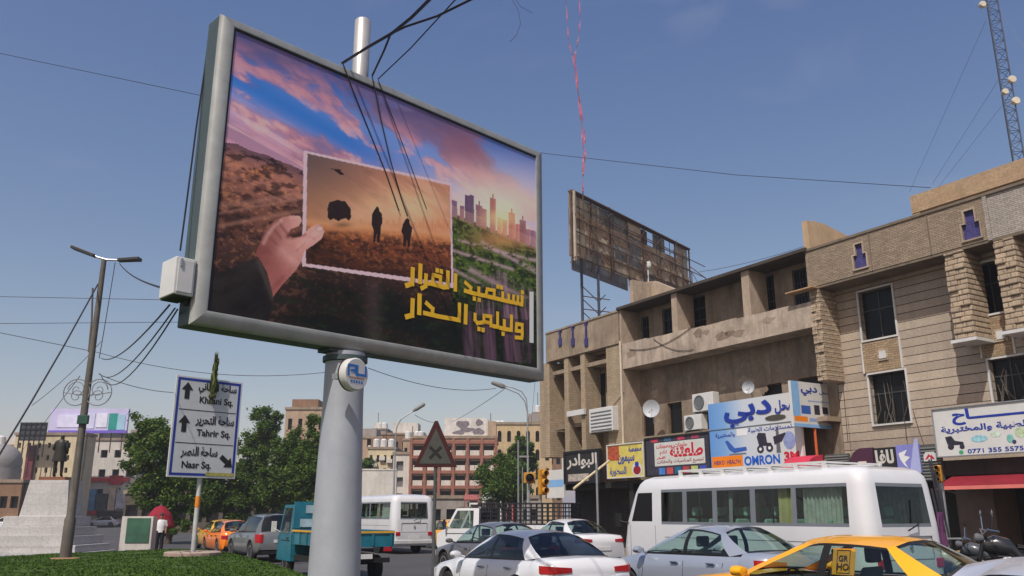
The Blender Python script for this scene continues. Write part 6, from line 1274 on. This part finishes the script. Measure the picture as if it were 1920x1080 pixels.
# triangular crossing sign
TS = dp(817, 835, 18); r = thing('warning_sign', 'dull triangular warning sign with a dark red rim and a black cross', 'road sign', (TS.x, 18, 0), R(-2))
zb_ = dp(817, 876, 18).z; ztp = dp(817, 789, 18).z; hw_ = (dp(858, 876, 18).x - dp(776, 876, 18).x) / 2
tri = [(-hw_, zb_), (hw_, zb_), (hw_ * .07, ztp), (-hw_ * .07, ztp)]
m = MB(); m.prism([(x, 0, z) for x, z in tri], (0, .025, 0)); m.build('rim', K('dull_red_rim', S(58, 14, 18), .7, var=.2), r, bevel=.005)
ce = zb_ + (ztp - zb_) / 3; m = MB(); m.poly([(x * .74, -.006, ce + (z - ce) * .74 - .012) for x, z in [(-hw_, zb_), (hw_, zb_), (0, ztp + .02)]]); m.build('face', K('dark_grey_sign_face', S(70, 72, 67), .8, var=.15, scale=4), r)  # dark grey face with slight random tone
m = MB()
for s in (1, -1):
    for q in strokes([[(-.10, ce - .02 - .10 * s), (.10, ce - .02 + .10 * s)]], .062): m.poly([(p.x, -.009 - .0015 * (s > 0), p.y) for p in q])
m.build('cross_mark', blackink, r)
m = MB(); m.tube([(0, .05, 0), (0, .05, ztp - .25)], .036, 12); m.build('post', K('dark_grey_post', S(76, 80, 78), .6, var=.2, streak=.3), r, smooth=40)
# far street lamps
def street_lamp(label, px, ytop, Y, arms, rad=.07, base=0):
    p = dp(px, ytop, Y); r = thing('street_lamp', label, 'street lamp', (p.x, Y, 0)); m = MB(); m.lathe([(rad * 1.7, 0), (rad * 1.6, 1), (rad * 1.1, 1.1), (rad * .7, p.z)], 10); m.build('post', steel, r, smooth=40)
    for pts in arms:
        Q = [dp(x, y, Y) - Vector((p.x, Y, 0)) for x, y in pts]; m = MB(); m.tube(Q, rad * .6, 6); m.build('arm', steel, r)
        d = (Q[-1] - Q[-2]).normalized(); m = MB(); m.tube([Q[-1] - d * .1, Q[-1] + d * .2, Q[-1] + d * .85, Q[-1] + d * .95], [.05, .14, .14, .05], 8); m.build('lamp_head', K('lamp_head_grey', S(120, 118, 112), .5, var=.1), r)
    return r
street_lamp('grey street lamp with a single curved arm, beyond the distant minibus', 742, 815, 62, [[(742, 815), (744, 800), (752, 786), (768, 775), (776, 770)]])
street_lamp('tall street lamp with two bent arms near the corner block', 989, 770, 60, [[(989, 770), (987, 748), (978, 734), (962, 727), (945, 723)], [(989, 775), (984, 752), (972, 738), (958, 732), (946, 727)]])
# goal-like gantry and traffic signals
p = dp(972, 960, 50); r = thing('metal_gantry', 'thin grey metal gantry of two posts and a crossbar before the broad tree', 'gantry', (p.x, 50, 0)); w = dp(991, 960, 50).x - p.x; z1 = dp(972, 826, 50).z; z2 = dp(991, 856, 50).z
m = MB(); m.tube([(0, 0, 0), (0, 0, z1)], .05); m.tube([(w, 0, 0), (w, 0, z2)], .035); m.tube([(w * .42, 0, 0), (w * .42, 0, z2 - .6)], .035); m.build('post', steel, r); m = MB(); m.box(.05, w + .05, -.04, .04, z2 - .05, z2 + .05); m.build('crossbar', steel, r)
yel = K('signal_yellow', S(188, 134, 38), .5, var=.12)
def signal(label, px, y0, y1, Y, az, nlamp=3, pole=True):
    p = dp(px, y1, Y); zt = dp(px, y0, Y).z; r = thing('traffic_light', label, 'traffic light', (p.x, Y, 0), R(az)); hh = (zt - p.z); w = hh / nlamp * .55
    m = MB(); m.box(-w, w, 0, .2, p.z, zt); m.build('housing', yel, r, bevel=.03)
    for k in range(nlamp):
        z = p.z + hh * (k + .5) / nlamp; m = MB(); m.lathe([(w * .72, -.02), (w * .72, -.22), (w * .68, -.22), (w * .68, -.021)], 14, (0, 0, z), 'y'); m.build('hood', black if nlamp == 1 else yel, r); m = MB(); m.lathe([(w * .66, -.03), (.001, -.05)], 14, (0, 0, z), 'y'); m.build('lens', K('unlit_lens', (.02, .015, .015), .2, var=.1), r)
    m = MB(); m.tube([(0, .26, 0), (0, .26, zt - .1)], .06); m.box(-.03, .03, .2, .24, p.z + .1, zt - .1); m.build('post', steel, r); return r
signal('yellow three lamp traffic signal turned aside, in front of the pale low board', 1020, 880, 928, 40, 35)
signal('small single yellow traffic signal facing the road, left of the three lamp signal', 993, 886, 906, 42, 5, nlamp=1)
signal('yellow traffic signal above the motorbike, right of the long bus', 1761, 872, 904, 23, -35)
# striped rod, slim post
a = dp(1076, 916, 34); b2 = dp(1142, 864, 37.5); m = MB(); m.tube([a, b2], .05, 8); tag(m.build('awning_rod', K('rod_cream', S(214, 198, 160), .6, var=.25, scale=9)), 'pale slanting rod in front of the black shop sign', 'rod')
p = dp(1121, 970, 35.5); r = thing('slim_post', 'slim grey post standing before the black shop sign', 'post', (p.x, 35.5, 0)); m = MB(); m.tube([(0, 0, 0), (0, 0, dp(1121, 868, 35.5).z)], .05, 10); m.build('post', steel, r); m = MB(); m.box(-.14, .14, -.14, .14, .0, .03); m.build('foot_plate', steel, r)

# ================================================================ THINGS ON THE FACADES
def ac_unit(label, px0, px1, ytop, ybot, y, outlet=True):
    u0, zt = fu(px0, ytop, y); u1, zb = fu(px1, ytop, y); zb = zt - (u1 - u0) * .62
    r = thing('air_conditioner', label, 'air conditioner', FP.o, FP.rz); m = MB(); m.box(u0, u1, y, y + .38, zb, zt); m.build('case', white, r, bevel=.02)
    m = MB(); cx_ = u0 + (u1 - u0) * .34; rr_ = (zt - zb) * .4
    if outlet: m.lathe([(rr_, -.01), (rr_, -.03), (rr_ * .85, -.03), (rr_ * .8, -.011), (.001, -.012)], 20, (cx_, y, (zb + zt) / 2), 'y')
    else:
        for k in range(6): z = zb + .06 + k * (zt - zb - .12) / 6; m.box(u0 + .15, u1 - .08, y - .02, y - .002, z, z + .05)
    m.build('grille', K('grille_grey', S(100, 104, 106), .6, var=.15), r)
    m = MB(); m.box(u0 + .05, u0 + .1, y + .0, y + .5, zb - .06, zb - .002); m.box(u1 - .1, u1 - .05, y, y + .5, zb - .06, zb - .002); m.build('bracket', steel, r); return r
ac_unit('white outdoor air conditioner under a dark opening of the stucco building', 1297, 1336, 740, 772, .3)
ac_unit('white window air conditioner with grey louvres on the corner block', 1104, 1148, 768, 802, -.35, outlet=False)
ac_unit('low beige air conditioner on the ledge of the stucco building', 1282, 1314, 780, 795, .25)
def dish(label, px, py, y, rad, az):
    u, z = fu(px, py, y); p = FP.o + FP.t * u + FP.d * y; r = thing('satellite_dish', label, 'satellite dish', (p.x, p.y, z), FP.rz + R(az)); m = MB()
    m.lathe([(.001, .12), (rad * .35, .105), (rad * .7, .06), (rad, 0), (rad * 1.0, -.012), (rad * .7, .045), (rad * .35, .09), (.001, .105)], 24, axis='y'); m.build('reflector', K('dish_grey', S(176, 180, 184), .5, var=.08), r, smooth=50)
    m = MB(); m.tube([(0, .11, -.02), (0, -rad * .75, -rad * .5)], .012, 6); m.lathe([(.03, 0), (.03, .07)], 10, (0, -rad * .8, -rad * .52), 'y'); m.build('feed_arm', steel, r); m = MB(); m.tube([(0, .1, 0), (0, .3, -.05), (0, .3, -rad - .25)], .025, 8); m.build('mount', steel, r); return r
dish('grey satellite dish before the leftmost dark opening of the stucco building', 1221, 766, .2, .40, 30)
dish('small pale satellite dish on the shaded wall over the big medical sign', 1403, 726, .55, .26, 20)
def sag(a, b2, s, n=14): a, b2 = Vector(a), Vector(b2); return [a.lerp(b2, k / n) - Vector((0, 0, s * 4 * (k / n) * (1 - k / n))) for k in range(n + 1)]
def wire(label, pts, r=.012, mat=None, name='overhead_cable', n=5): m = MB(); m.tube(pts, r, n); return tag(m.build(name, mat or cable, smooth=60), label, 'cable')
def fw(px, py, y=-.03): u, z = fu(px, py, y); p = FP.o + FP.t * u + FP.d * y; p.z = z; return p
wire('slack cable hanging across the balcony wall from the left corner', sag(fw(1180, 655), fw(1300, 610), .35), .014)
wire('second thin cable looped on the balcony wall', sag(fw(1225, 635), fw(1300, 655), .25), .012)
wire('cable running down the wall to the black rod of the corner block', sag(fw(1140, 770), fw(1170, 735), .05), .012)
for k, (a, b2, l_) in enumerate([((1580, 715), (1590, 830), 'leftmost'), ((1690, 735), (1700, 825), 'middle'), ((1712, 770), (1735, 840), 'rightmost')]): wire('dark cable hanging down the stone courses, %s of three near the lower window' % l_, sag(fw(*a, .3), fw(*b2, .1), .1), .012)
m = MB(); u, z = fu(1480, 551, -.1); m.box(u, u + 1.25, -.35, .1, z - .05, z + .0); tag(m.build('wooden_plank', K('old_plank', S(170, 140, 104), .8, var=.2), bevel=.005), 'loose wooden plank lying on the balcony wall under the rightmost opening', 'plank'); bpy.context.scene.objects['wooden_plank'].location = FP.o; bpy.context.scene.objects['wooden_plank'].rotation_euler = (0, 0, FP.rz)

# ================================================================ RUSTY ROOF HOARDING
RB = Plane(dp(1078, 420, 45), (math.sin(R(38.9)), math.cos(R(38.9))))
r = thing('rusty_hoarding', 'back of a large rusty hoarding with a pipe lattice on the corner block roof', 'hoarding', RB.o, RB.rz)
_, zt = RB.uz(1077, 358); _, zb = RB.uz(1082, 478); u1, _ = RB.uz(1299, 500); zb2 = RB.uz(1082, 504)[1]
sheet, t, b, o = new_mat('rusted_sheet'); v = objco(t); c = ramp(t, noise(t, v, .9, 6), [(.3, S(150, 124, 96)), (.5, S(190, 164, 132)), (.7, S(206, 186, 158))]); c = mixc(t, ramp(t, noise(t, v, 2.2, 6), [(.54, (0, 0, 0)), (.68, (.9, .9, .9))]), c, S(96, 64, 48)); t.links.new(c, b.inputs['Base Color']); b.inputs['Roughness'].default_value = .9
rg_ = random.Random(11)
m = MB(); nx, nz = 9, 4
for i in range(nx):
    for j in range(nz):
        if (i, j) in ((7, 3), (5, 3)): continue
        a, b_ = u1 * i / nx, u1 * (i + 1) / nx; z0_, z1_ = zb + (zt - zb) * j / nz, zb + (zt - zb) * (j + 1) / nz; d = rg_.uniform(0, .06); m = MB(); m.box(a + .01, b_ - .01, .35 + d, .37 + d, z0_ + .01, z1_ - .01); m.build('sheet', [sheet, K('pale_sheet', S(206, 188, 160), .9, var=.25, scale=2, streak=.7), K('grey_sheet', S(140, 136, 130), .9, var=.25, scale=2, streak=.7), sheet][rg_.randrange(4)], r)
for (a, b_, z0_, z1_) in [(.05, u1 * .62, zb + .02, zt - .02), (u1 * .62, u1 - .05, zb + .02, zt - .9)]: m = MB(); m.box(a, b_, .44, .46, z0_, z1_); m.build('backing_sheet', rust, r)
m = MB()
for i in range(8): u = u1 * i / 7; m.tube([(u, .25, zb - .5), (u, .25, zt + rg_.uniform(-.05, .35))], .055, 5)
for j in range(6): z = zb + (zt - zb) * j / 5; m.tube([(0, .2, z), (u1 * .35, .2 + rg_.uniform(-.05, .05), z + rg_.uniform(-.05, .05)), (u1, .2, z)], .038, 5)
for i in range(8): u = u1 * (i + .5) / 8; m.tube([(u, .3, zb), (u, .3, zt)], .024, 4)
for i in range(8): u = u1 * i / 7; m.tube([(u, -.9, zb - .3), (u, -.9, zb + 1.6), (u, .2, zb + 2.6)], .035, 5)
for j in range(4): z = zb + j * .8; m.tube([(0, -.9, z), (u1, -.9, z)], .03, 5)
for i in range(7): u = u1 * i / 7; m.tube([(u, -.9, zb + .1), (u + u1 / 7, .2, zb + 1.7)], .025, 4); m.tube([(u, .15, zb + 1.7), (u + u1 / 7, .15, zt - .2)], .02, 4); m.tube([(u + u1 / 7, -.9, zb + .1), (u, -.9, zb + 1.6)], .02, 4)
for k in range(26): u = rg_.uniform(0, u1 * .95); z = rg_.uniform(zb, zt - .4); m.tube([(u, .12, z), (u + rg_.uniform(-.7, .7), .12, z + rg_.uniform(.3, .9))], .022, 4)
m.build('pipe_lattice', K('dark_rust', (.10, .06, .042), .9, var=.4, scale=8), r)
m = MB(); m.box(-.03, .07, -.04, .1, zb - .35, zt + .03); m.build('edge_post', K('edge_pale', S(176, 164, 146), .8, var=.15, streak=.4), r); m = MB(); m.box(.08, u1 * .42, .3, .36, zb2, zb - .02); m.build('grey_skirt', K('skirt_grey', S(104, 104, 108), .8, var=.2, streak=.5), r)
m = MB(); m.box(0, u1, .1, .45, zt + .04, zt + .12); m.build('top_rail', rust, r)
for x in (1091, 1122):
    u, _ = RB.uz(x, 540, .3); m = MB(); m.tube([(u, .3, 11.0), (u, .3, zb)], .09, 6); m.build('leg', K('blue_grey_leg', S(64, 70, 86), .7, var=.2), r)
ua_, _ = RB.uz(1091, 540, .3); ub_, _ = RB.uz(1122, 540, .3); uc_ = ub_ + 1.2; m = MB()
for k in range(4): z = 11.3 + k * .75; m.tube([(ua_, .3, z), (uc_, .3, z + .35)], .03, 5); m.tube([(ua_, .3, z + .6), (ub_, .3, z)], .028, 5); m.tube([(ub_, .3, z), (uc_, .6, z + .7)], .028, 5)
for k in range(3): m.tube([(u1 + .1 + k * .45, .3, zb - 1.2), (u1 - .05 + k * .2, .2, zb + 1.3 - k * .3)], .03, 5)
m.tube([(u1, .2, zb + .55), (u1 + 1.0, .3, zb + .5)], .03, 5); m.tube([(u1, .2, zb + .1), (u1 + 1.1, .3, zb)], .03, 5); m.tube([(0, 0, zb - .1), (-.95, -.3, zb - .75)], .025, 5)
m.build('brace', rust, r)
u, z = RB.uz(1215, 500, -.9); m = MB(); m.lathe([(.12, 0), (.16, .1), (.16, .34), (.1, .4)], 12, (u, -.95, z - .1)); m.tube([(u, -.9, z - .1), (u - .1, -.9, zb - 1.2)], .04, 6); m.build('flood_lamp', white, r)
# ================================================================ GUYED MAST
mb = dp(1907, 302, 27.5); r = thing('lattice_mast', 'slender guyed lattice mast with small dishes on the stone clad building', 'mast', (mb.x, 27.5, 0)); rg_ = random.Random(2)
s_ = .2; tri = [(-s_, -s_ * .58), (s_, -s_ * .58), (0, s_ * 1.15)]; z0_, z1_ = 12.0, 26.0; m = MB()
for (x, y) in tri: m.tube([(x, y, z0_), (x, y, z1_)], .024, 6)
m.build('tower_leg', K('mast_steel', S(70, 76, 88), .6, metal=.3, var=.15), r); m = MB(); k = 0; z = z0_
while z < z1_ - .4:
    for i in range(3): a, b_ = tri[i], tri[(i + 1) % 3]; m.tube([(*a, z), (*b_, z)], .011, 4); m.tube([(*(a if k % 2 else b_), z), (*(b_ if k % 2 else a), z + .4)], .011, 4)
    z += .4; k += 1
m.build('lacing', K('mast_steel', 0), r)
for (px, py, rr_, sd) in [(1838, 13, .12, -1), (1893, 153, .14, 1), (1880, 176, .11, -1), (1900, 193, .14, 1)]:
    p = dp(px, py, 27.5); m = MB(); c = (p.x - mb.x, -.1, p.z); m.lathe([(.001, .1), (rr_ * .7, .08), (rr_, 0), (rr_, -.1), (rr_ * .9, -.12), (.001, -.12)], 16, c, 'y'); m.tube([(c[0], 0, c[2]), (sd * .1, 0, c[2])], .02, 5); m.build('antenna_drum', K('drum_cream', S(206, 196, 176), .5, var=.1), r, smooth=50)
for k, (a, b_) in enumerate([((1848, 40), (1705, 360)), ((1872, 150), (1748, 345)), ((1885, 190), (1760, 350)), ((1870, 10), (1990, 200))]):
    A_ = dp(*a, 27.5); B_ = dp(*b_, 33 if k < 3 else 24); m = MB(); m.tube([A_ - Vector((mb.x, 27.5, 0)), B_ - Vector((mb.x, 27.5, 0))], .007, 4); m.build('guy_wire', K('guy_grey', S(110, 116, 130), .5), r)
# ================================================================ CABLES
def W(label, pts, r=.012, sagv=0, mat=None): 
    P_ = [dp(*p) for p in pts]
    if len(P_) == 2: P_ = sag(P_[0], P_[1], sagv)
    return wire(label, P_, r, mat)
W('thick black cable rising from the billboard top to the upper edge of the picture', [(642, 118, 11.4), (690, 88, 10.6), (735, 62, 9.8), (772, 32, 9.2), (806, -2, 8.6), (900, -110, 7)], .022)
W('black cable branching off the thick cable towards the upper right', [(735, 62, 9.8), (760, 50, 9.6), (820, 30, 9.2), (885, -2, 8.7), (1000, -60, 8)], .016)
W('short black cable dropping from the cable knot to the billboard top', [(733, 62, 9.8), (720, 95, 10.6), (698, 142, 11.9)], .016)
W('thin dark cable slanting from the billboard top to the upper right', [(709, 148, 12), (770, 90, 11), (855, -2, 9.6)], .010)
fp = lambda x, y: (lambda q: Vector(BB.o) + BB.t * BB.uz(x, y, -q)[0] - BB.d * q + Vector((0, 0, BB.uz(x, y, -q)[1])))(.040 if y < 170 else .016)
wire('leftmost dark cable hanging over the billboard face', [fp(643, 119), fp(660, 165), fp(690, 240), fp(724, 325), fp(748, 395)], .010)
wire('middle dark cable hanging over the billboard face', [fp(698, 143), fp(712, 215), fp(732, 300), fp(752, 370), fp(764, 405)], .009)
wire('rightmost faint cable hanging over the billboard face', [fp(709, 149), fp(738, 225), fp(770, 310), fp(800, 392)], .006)
W('cable down the left flank of the billboard to the switch box', [(393, 58, 10.15), (384, 130, 10.1), (368, 240, 10), (350, 380, 9.95), (338, 470, 9.9)], .012)
for k, (a, b2, l_) in enumerate([((318, 572), (190, 672), 'upper'), ((328, 578), (186, 700), 'middle'), ((333, 580), (190, 705), 'lower')]): W('%s of three cables from under the switch box to the lamp post' % l_, [(*a, 9.9), (*b2, g.y)], .011 if k else .013, .25 + .15 * k)
W('cable from the right lamp arm of the lamp post to the billboard', [(224, 494, g.y), (305, 540, 10.2)], .014, .1)
W('thin cable hanging down beside the lamp post from its right arm', [(216, 492, g.y), (205, 560, g.y), (195, 620, g.y), (186, 672, g.y)], .012)
W('heavy dark cable slanting down left from the lamp post side pipe', [(184, 532, g.y), (120, 648, g.y - 2), (56, 758, g.y - 4), (-30, 900, g.y - 7)], .024)
for k, (pts, r_, l_) in enumerate([([(-420, 12, 30), (372, 178, 30), (700, 236, 34)], .012, 'single cable crossing the open sky left of the billboard top'), ([(-420, 548, 40), (300, 562, 40), (900, 574, 40)], .014, 'upper of two level cables crossing the sky left of the switch box'), ([(-420, 610, 40), (330, 604, 40), (900, 600, 40)], .014, 'lower of two level cables crossing the sky left of the switch box'),
                               ([(-420, 540, 34), (-20, 620, 34), (180, 660, 34)], .014, 'cable sloping gently down from the left border to the lamp post'), ([(180, 660, 34), (620, 697, 36)], .012, 'long cable between lamp post and billboard column over the direction sign'), ([(186, 702, 28), (325, 736, 30)], .011, 'cable passing behind the top of the direction sign from the lamp post'),
                               ([(690, 690, 40), (930, 728, 60)], .018, 'cable sagging from behind the column to the double arm street lamp'), ([(778, 778, 62), (815, 792, 80)], .02, 'short cable from the single arm street lamp to the roofs'), ([(945, 730, 60), (850, 790, 110)], .022, 'faint cable from the double arm street lamp down to the red framed building'),
                               ([(720, 240, 41), (1024, 288, 40), (1380, 328, 36.5), (1745, 352, 33)], .014, 'long thin cable across the sky from the billboard to the rooftop mast wires'), ([(1310, 510, 40), (1508, 462, 33)], .010, 'thin cable above the roof slab of the stucco building'), ([(60, 760, 24), (190, 640, 26)], .008, 'faint cable rising right of the heavy slanting cable'), ([(995, 800, 60), (1010, 640, 46)], .01, 'thin cable down the left edge of the corner block'), ([(20, 870, 100), (150, 705, 26)], .012, 'faint cable rising from the far roofs to the scroll ornament')]): W(l_, pts, r_, .12 if k not in (4, 6, 9) else .5)
W('loose cable end curling in the sky above the rusty hoarding', [(958, -5, 20), (972, 20, 20), (976, 45, 20), (968, 66, 20), (956, 78, 20)], .01, mat=K('wire_blue_grey', S(70, 84, 120), .6))
W('short loose cable end beside the curling one', [(965, -3, 20), (976, 12, 20), (998, 24, 20)], .008, mat=K('wire_blue_grey', 0))
pk = K('pink_tape', S(176, 96, 120), .6, var=.3, scale=6)
rr = thing('pink_streamer', 'long twisted pink plastic streamer hanging from the sky to the rusty hoarding', 'streamer', (0, 0, 0))
for j, pts in enumerate([[(1060, -10), (1064, 40), (1066, 80), (1075, 108), (1082, 160), (1090, 230), (1094, 290), (1092, 358)], [(1086, -10), (1088, 40), (1084, 75), (1078, 105), (1084, 170), (1096, 250), (1098, 290), (1093, 330)]]):
    m = MB(); P_ = []
    for k in range(len(pts) - 1):
        for q in range(5): f = q / 5; P_.append(dp(pts[k][0] + (pts[k + 1][0] - pts[k][0]) * f, pts[k][1] + (pts[k + 1][1] - pts[k][1]) * f, 44))
    P_.append(dp(*pts[-1], 44)); rows_ = []
    for k, p in enumerate(P_): a = k * .8 + j; w = Vector((math.cos(a), math.sin(a), 0)) * (.05 if k > 14 else .035); rows_.append([p - w, p + w])
    grid_mesh(m, rows_); m.build('tape', pk, rr, recalc=False)
m = MB(); p = dp(1093, 352, 44); m.tube([(p.x, 44, p.z), (p.x, 44.4, p.z - 2.2)], .035, 6); m.build('tie_rod', rust, rr)

# ================================================================ STREET CLUTTER BY THE BUS
def motorbike(label, pos, th, col, sc=1.0, scooter=False):
    r = thing('motorbike', label, 'motorbike', pos, math.pi / 2 + R(th)); r.scale = (sc,) * 3
    for x in (.65, -.62):
        m = MB(); m.lathe([(.22, -.045), (.28, -.05), (.31, 0), (.28, .05), (.22, .045)], 22, (x, 0, .31), 'y'); w = m.build('wheel', tyre_m, r, smooth=50); m = MB(); m.lathe([(.23, -.03), (.20, 0), (.05, -.05), (.05, .05), (.20, .001), (.23, .03)], 20, (x, 0, .31), 'y'); m.build('rim', rim_m, w)
    m = MB(); m.tube([(.65, 0, .31), (.5, 0, .75), (.42, 0, .98)], .035); m.tube([(-.62, 0, .31), (-.1, 0, .42), (.2, 0, .5), (.45, 0, .85)], .045); m.tube([(-.7, 0, .78), (-.2, 0, .7), (.45, 0, .8)], .04); m.build('frame', black, r)
    m = MB(); rows_ = []
    for (x, w, z0, z1) in [(-.95, .03, .72, .78), (-.7, .11, .62, .82), (-.3, .13, .45, .78), (-.05, .10, .5, .76), (.1, .15, .68, .95), (.3, .14, .70, 1.0), (.46, .07, .75, .93)]: rows_.append([(x, w * math.cos(a), (z0 + z1) / 2 + (z1 - z0) / 2 * math.sin(a)) for a in np.linspace(0, 2 * math.pi, 13)[:-1]])
    grid_mesh(m, rows_, True); m.build('body_panels', col, r, smooth=60)
    m = MB(); rows_ = [[(x, w * math.cos(a), z + .045 * math.sin(a)) for a in np.linspace(0, 2 * math.pi, 11)[:-1]] for (x, w, z) in [(-.85, .06, .87), (-.6, .12, .84), (-.2, .13, .80), (0, .08, .82)]]; grid_mesh(m, rows_, True); m.build('seat', trim, r, smooth=60)
    m = MB(); m.box(-.25, .2, -.14, .14, .28, .52); m.tube([(-.1, -.17, .32), (-.8, -.19, .36)], .045, 8); m.build('engine', steel, r, bevel=.03)
    m = MB(); m.tube([(.3, .36, 1.05), (.42, .2, 1.08), (.44, 0, 1.0), (.42, -.2, 1.08), (.3, -.36, 1.05)], .016, 6); m.build('handlebar', chrome, r)
    for s in (1, -1): m = MB(); m.tube([(.38, s * .25, 1.07), (.36, s * .33, 1.28)], .008, 5); m.lathe([(.001, -.01), (.06, 0), (.001, .015)], 12, (.36, s * .34, 1.32), 'x'); m.build('mirror', chrome, r)
    m = MB(); m.lathe([(.001, .06), (.06, .05), (.078, 0), (.05, -.07), (.001, -.08)], 16, (.52, 0, .95), 'x'); m.build('headlight', K('smoked_lens', (.12, .12, .13), .15, var=.2, coat=.6), r); m = MB(); m.box(-.99, -.93, -.06, .06, .72, .8); m.build('tail_light', redlens, r); m = MB(); m.box(-1.0, -.985, -.09, .09, .5, .64); m.build('number_plate', plate_m, r)
    m = MB(); rows_ = [[(-.62 + .36 * math.cos(a), y, .31 + .36 * math.sin(a)) for y in (-.07, .07)] for a in np.linspace(.3, 2.9, 10)]; grid_mesh(m, rows_); rows_ = [[(.65 + .35 * math.cos(a), y, .31 + .35 * math.sin(a)) for y in (-.06, .06)] for a in np.linspace(.2, 2.2, 10)]; grid_mesh(m, rows_); m.build('mudguard', col, r, smooth=60); return r
p = dp(1792, 1030, 18.5); motorbike('white and maroon motorbike parked right behind the long bus', (p.x, 18.5, 0), 62, K('bike_white_maroon', S(190, 180, 180), .3, var=.3, scale=5, coat=.5))
p = dp(1778, 1010, 20.5); motorbike('dark red motorbike leaning among the dark poles beside the bus', (p.x, 20.5, 0), 48, K('bike_dark_red', S(90, 20, 30), .3, var=.3, coat=.5))
p = dp(1893, 1010, 17.8); motorbike('black motorbike with a big dark tank at the right border', (p.x, 17.6, 0), 75, K('bike_black', (.02, .022, .025), .25, var=.1, coat=.6), 1.3)
p = dp(1880, 1025, 19); motorbike('dark motorbike parked behind the black one before the shutter', (p.x, 19.6, 0), 65, K('bike_slate', S(70, 74, 80), .3, var=.1, coat=.5), 1.1)
rg_ = random.Random(8); p = dp(1778, 1000, 22); r = thing('pole_rack', 'bundle of dark upright poles with a purple cloth, right of the bus', 'pole bundle', (p.x, 22, 0)); m = MB()
for k in range(9): x = rg_.uniform(-.28, .3); y = rg_.uniform(-.2, .2); h_ = rg_.uniform(2.0, 3.2); lx = rg_.uniform(-.35, -.05); m.tube([(x, y, .1), (x + lx, y, h_)], rg_.uniform(.015, .03), 6)
m.build('pole', K('dark_pole_steel', S(58, 58, 62), .6, metal=.3, var=.2), r); m = MB()
for z in (.5, 1.1): m.box(-.25, .3, -.22, -.19, z, z + .04)
m.build('cross_bar', steel, r); m = MB(); rows_ = [[(-.35 + .02 * k + .05 * math.sin(k * 2 + j), -.25 - .03 * math.sin(k * 1.7), 1.75 - j * .2) for k in range(9)] for j in range(5)]; grid_mesh(m, rows_); m.build('purple_cloth', K('purple_cloth', S(92, 52, 88), .9, var=.25), r)
p = dp(1847, 1036, 20.5); r = thing('white_crate', 'white ribbed crate standing on the pavement left of the black motorbike', 'crate', (p.x, 20.8, .14), FP.rz + R(10)); w = .17
m = MB(); m.box(-w, w, -w, w, 0, .45); m.build('box', white, r, bevel=.01); m = MB()
for k in range(5): m.box(-w + .03 + k * .065, -w + .05 + k * .065, -w - .012, -w - .001, .04, .4)
m.box(-w - .012, w + .012, -w - .012, w + .012, .451, .48); m.build('rib', K('pale_ribs', (.6, .6, .6), .5), r)
p = dp(1822, 1025, 20.5); r = thing('cardboard_sack', 'tan sack slumped on the pavement between the motorbikes and the crate', 'sack', (p.x, 21.2, .14)); m = MB(); rows_ = [[(rx * math.cos(a) * (1 + .08 * math.sin(3 * a + z * 9)) + .15 * z, rx * .7 * math.sin(a), z) for a in np.linspace(0, 2 * math.pi, 17)[:-1]] for (z, rx) in [(0, .26), (.08, .32), (.3, .3), (.5, .2), (.62, .09), (.72, .12)]]; grid_mesh(m, rows_, True); m.build('bag', K('sack_tan', S(176, 150, 112), .9, var=.15), r, smooth=60)

# ================================================================ AIR
hzm = bpy.data.materials.new('dusty_air'); hzm.use_nodes = True; ht = hzm.node_tree; ht.nodes.clear()
ho = ht.nodes.new('ShaderNodeOutputMaterial'); hv = ht.nodes.new('ShaderNodeVolumePrincipled'); hv.inputs['Density'].default_value = .0007; hv.inputs['Color'].default_value = (.86, .88, .95, 1); hv.inputs['Anisotropy'].default_value = .2
ht.links.new(hv.outputs[0], ho.inputs['Volume'])
m = MB(); m.box(-1600, 1600, -400, 2100, -1.2, 40); tag(m.build('haze', hzm), label='thin dusty haze lying over the whole square', kind='stuff')
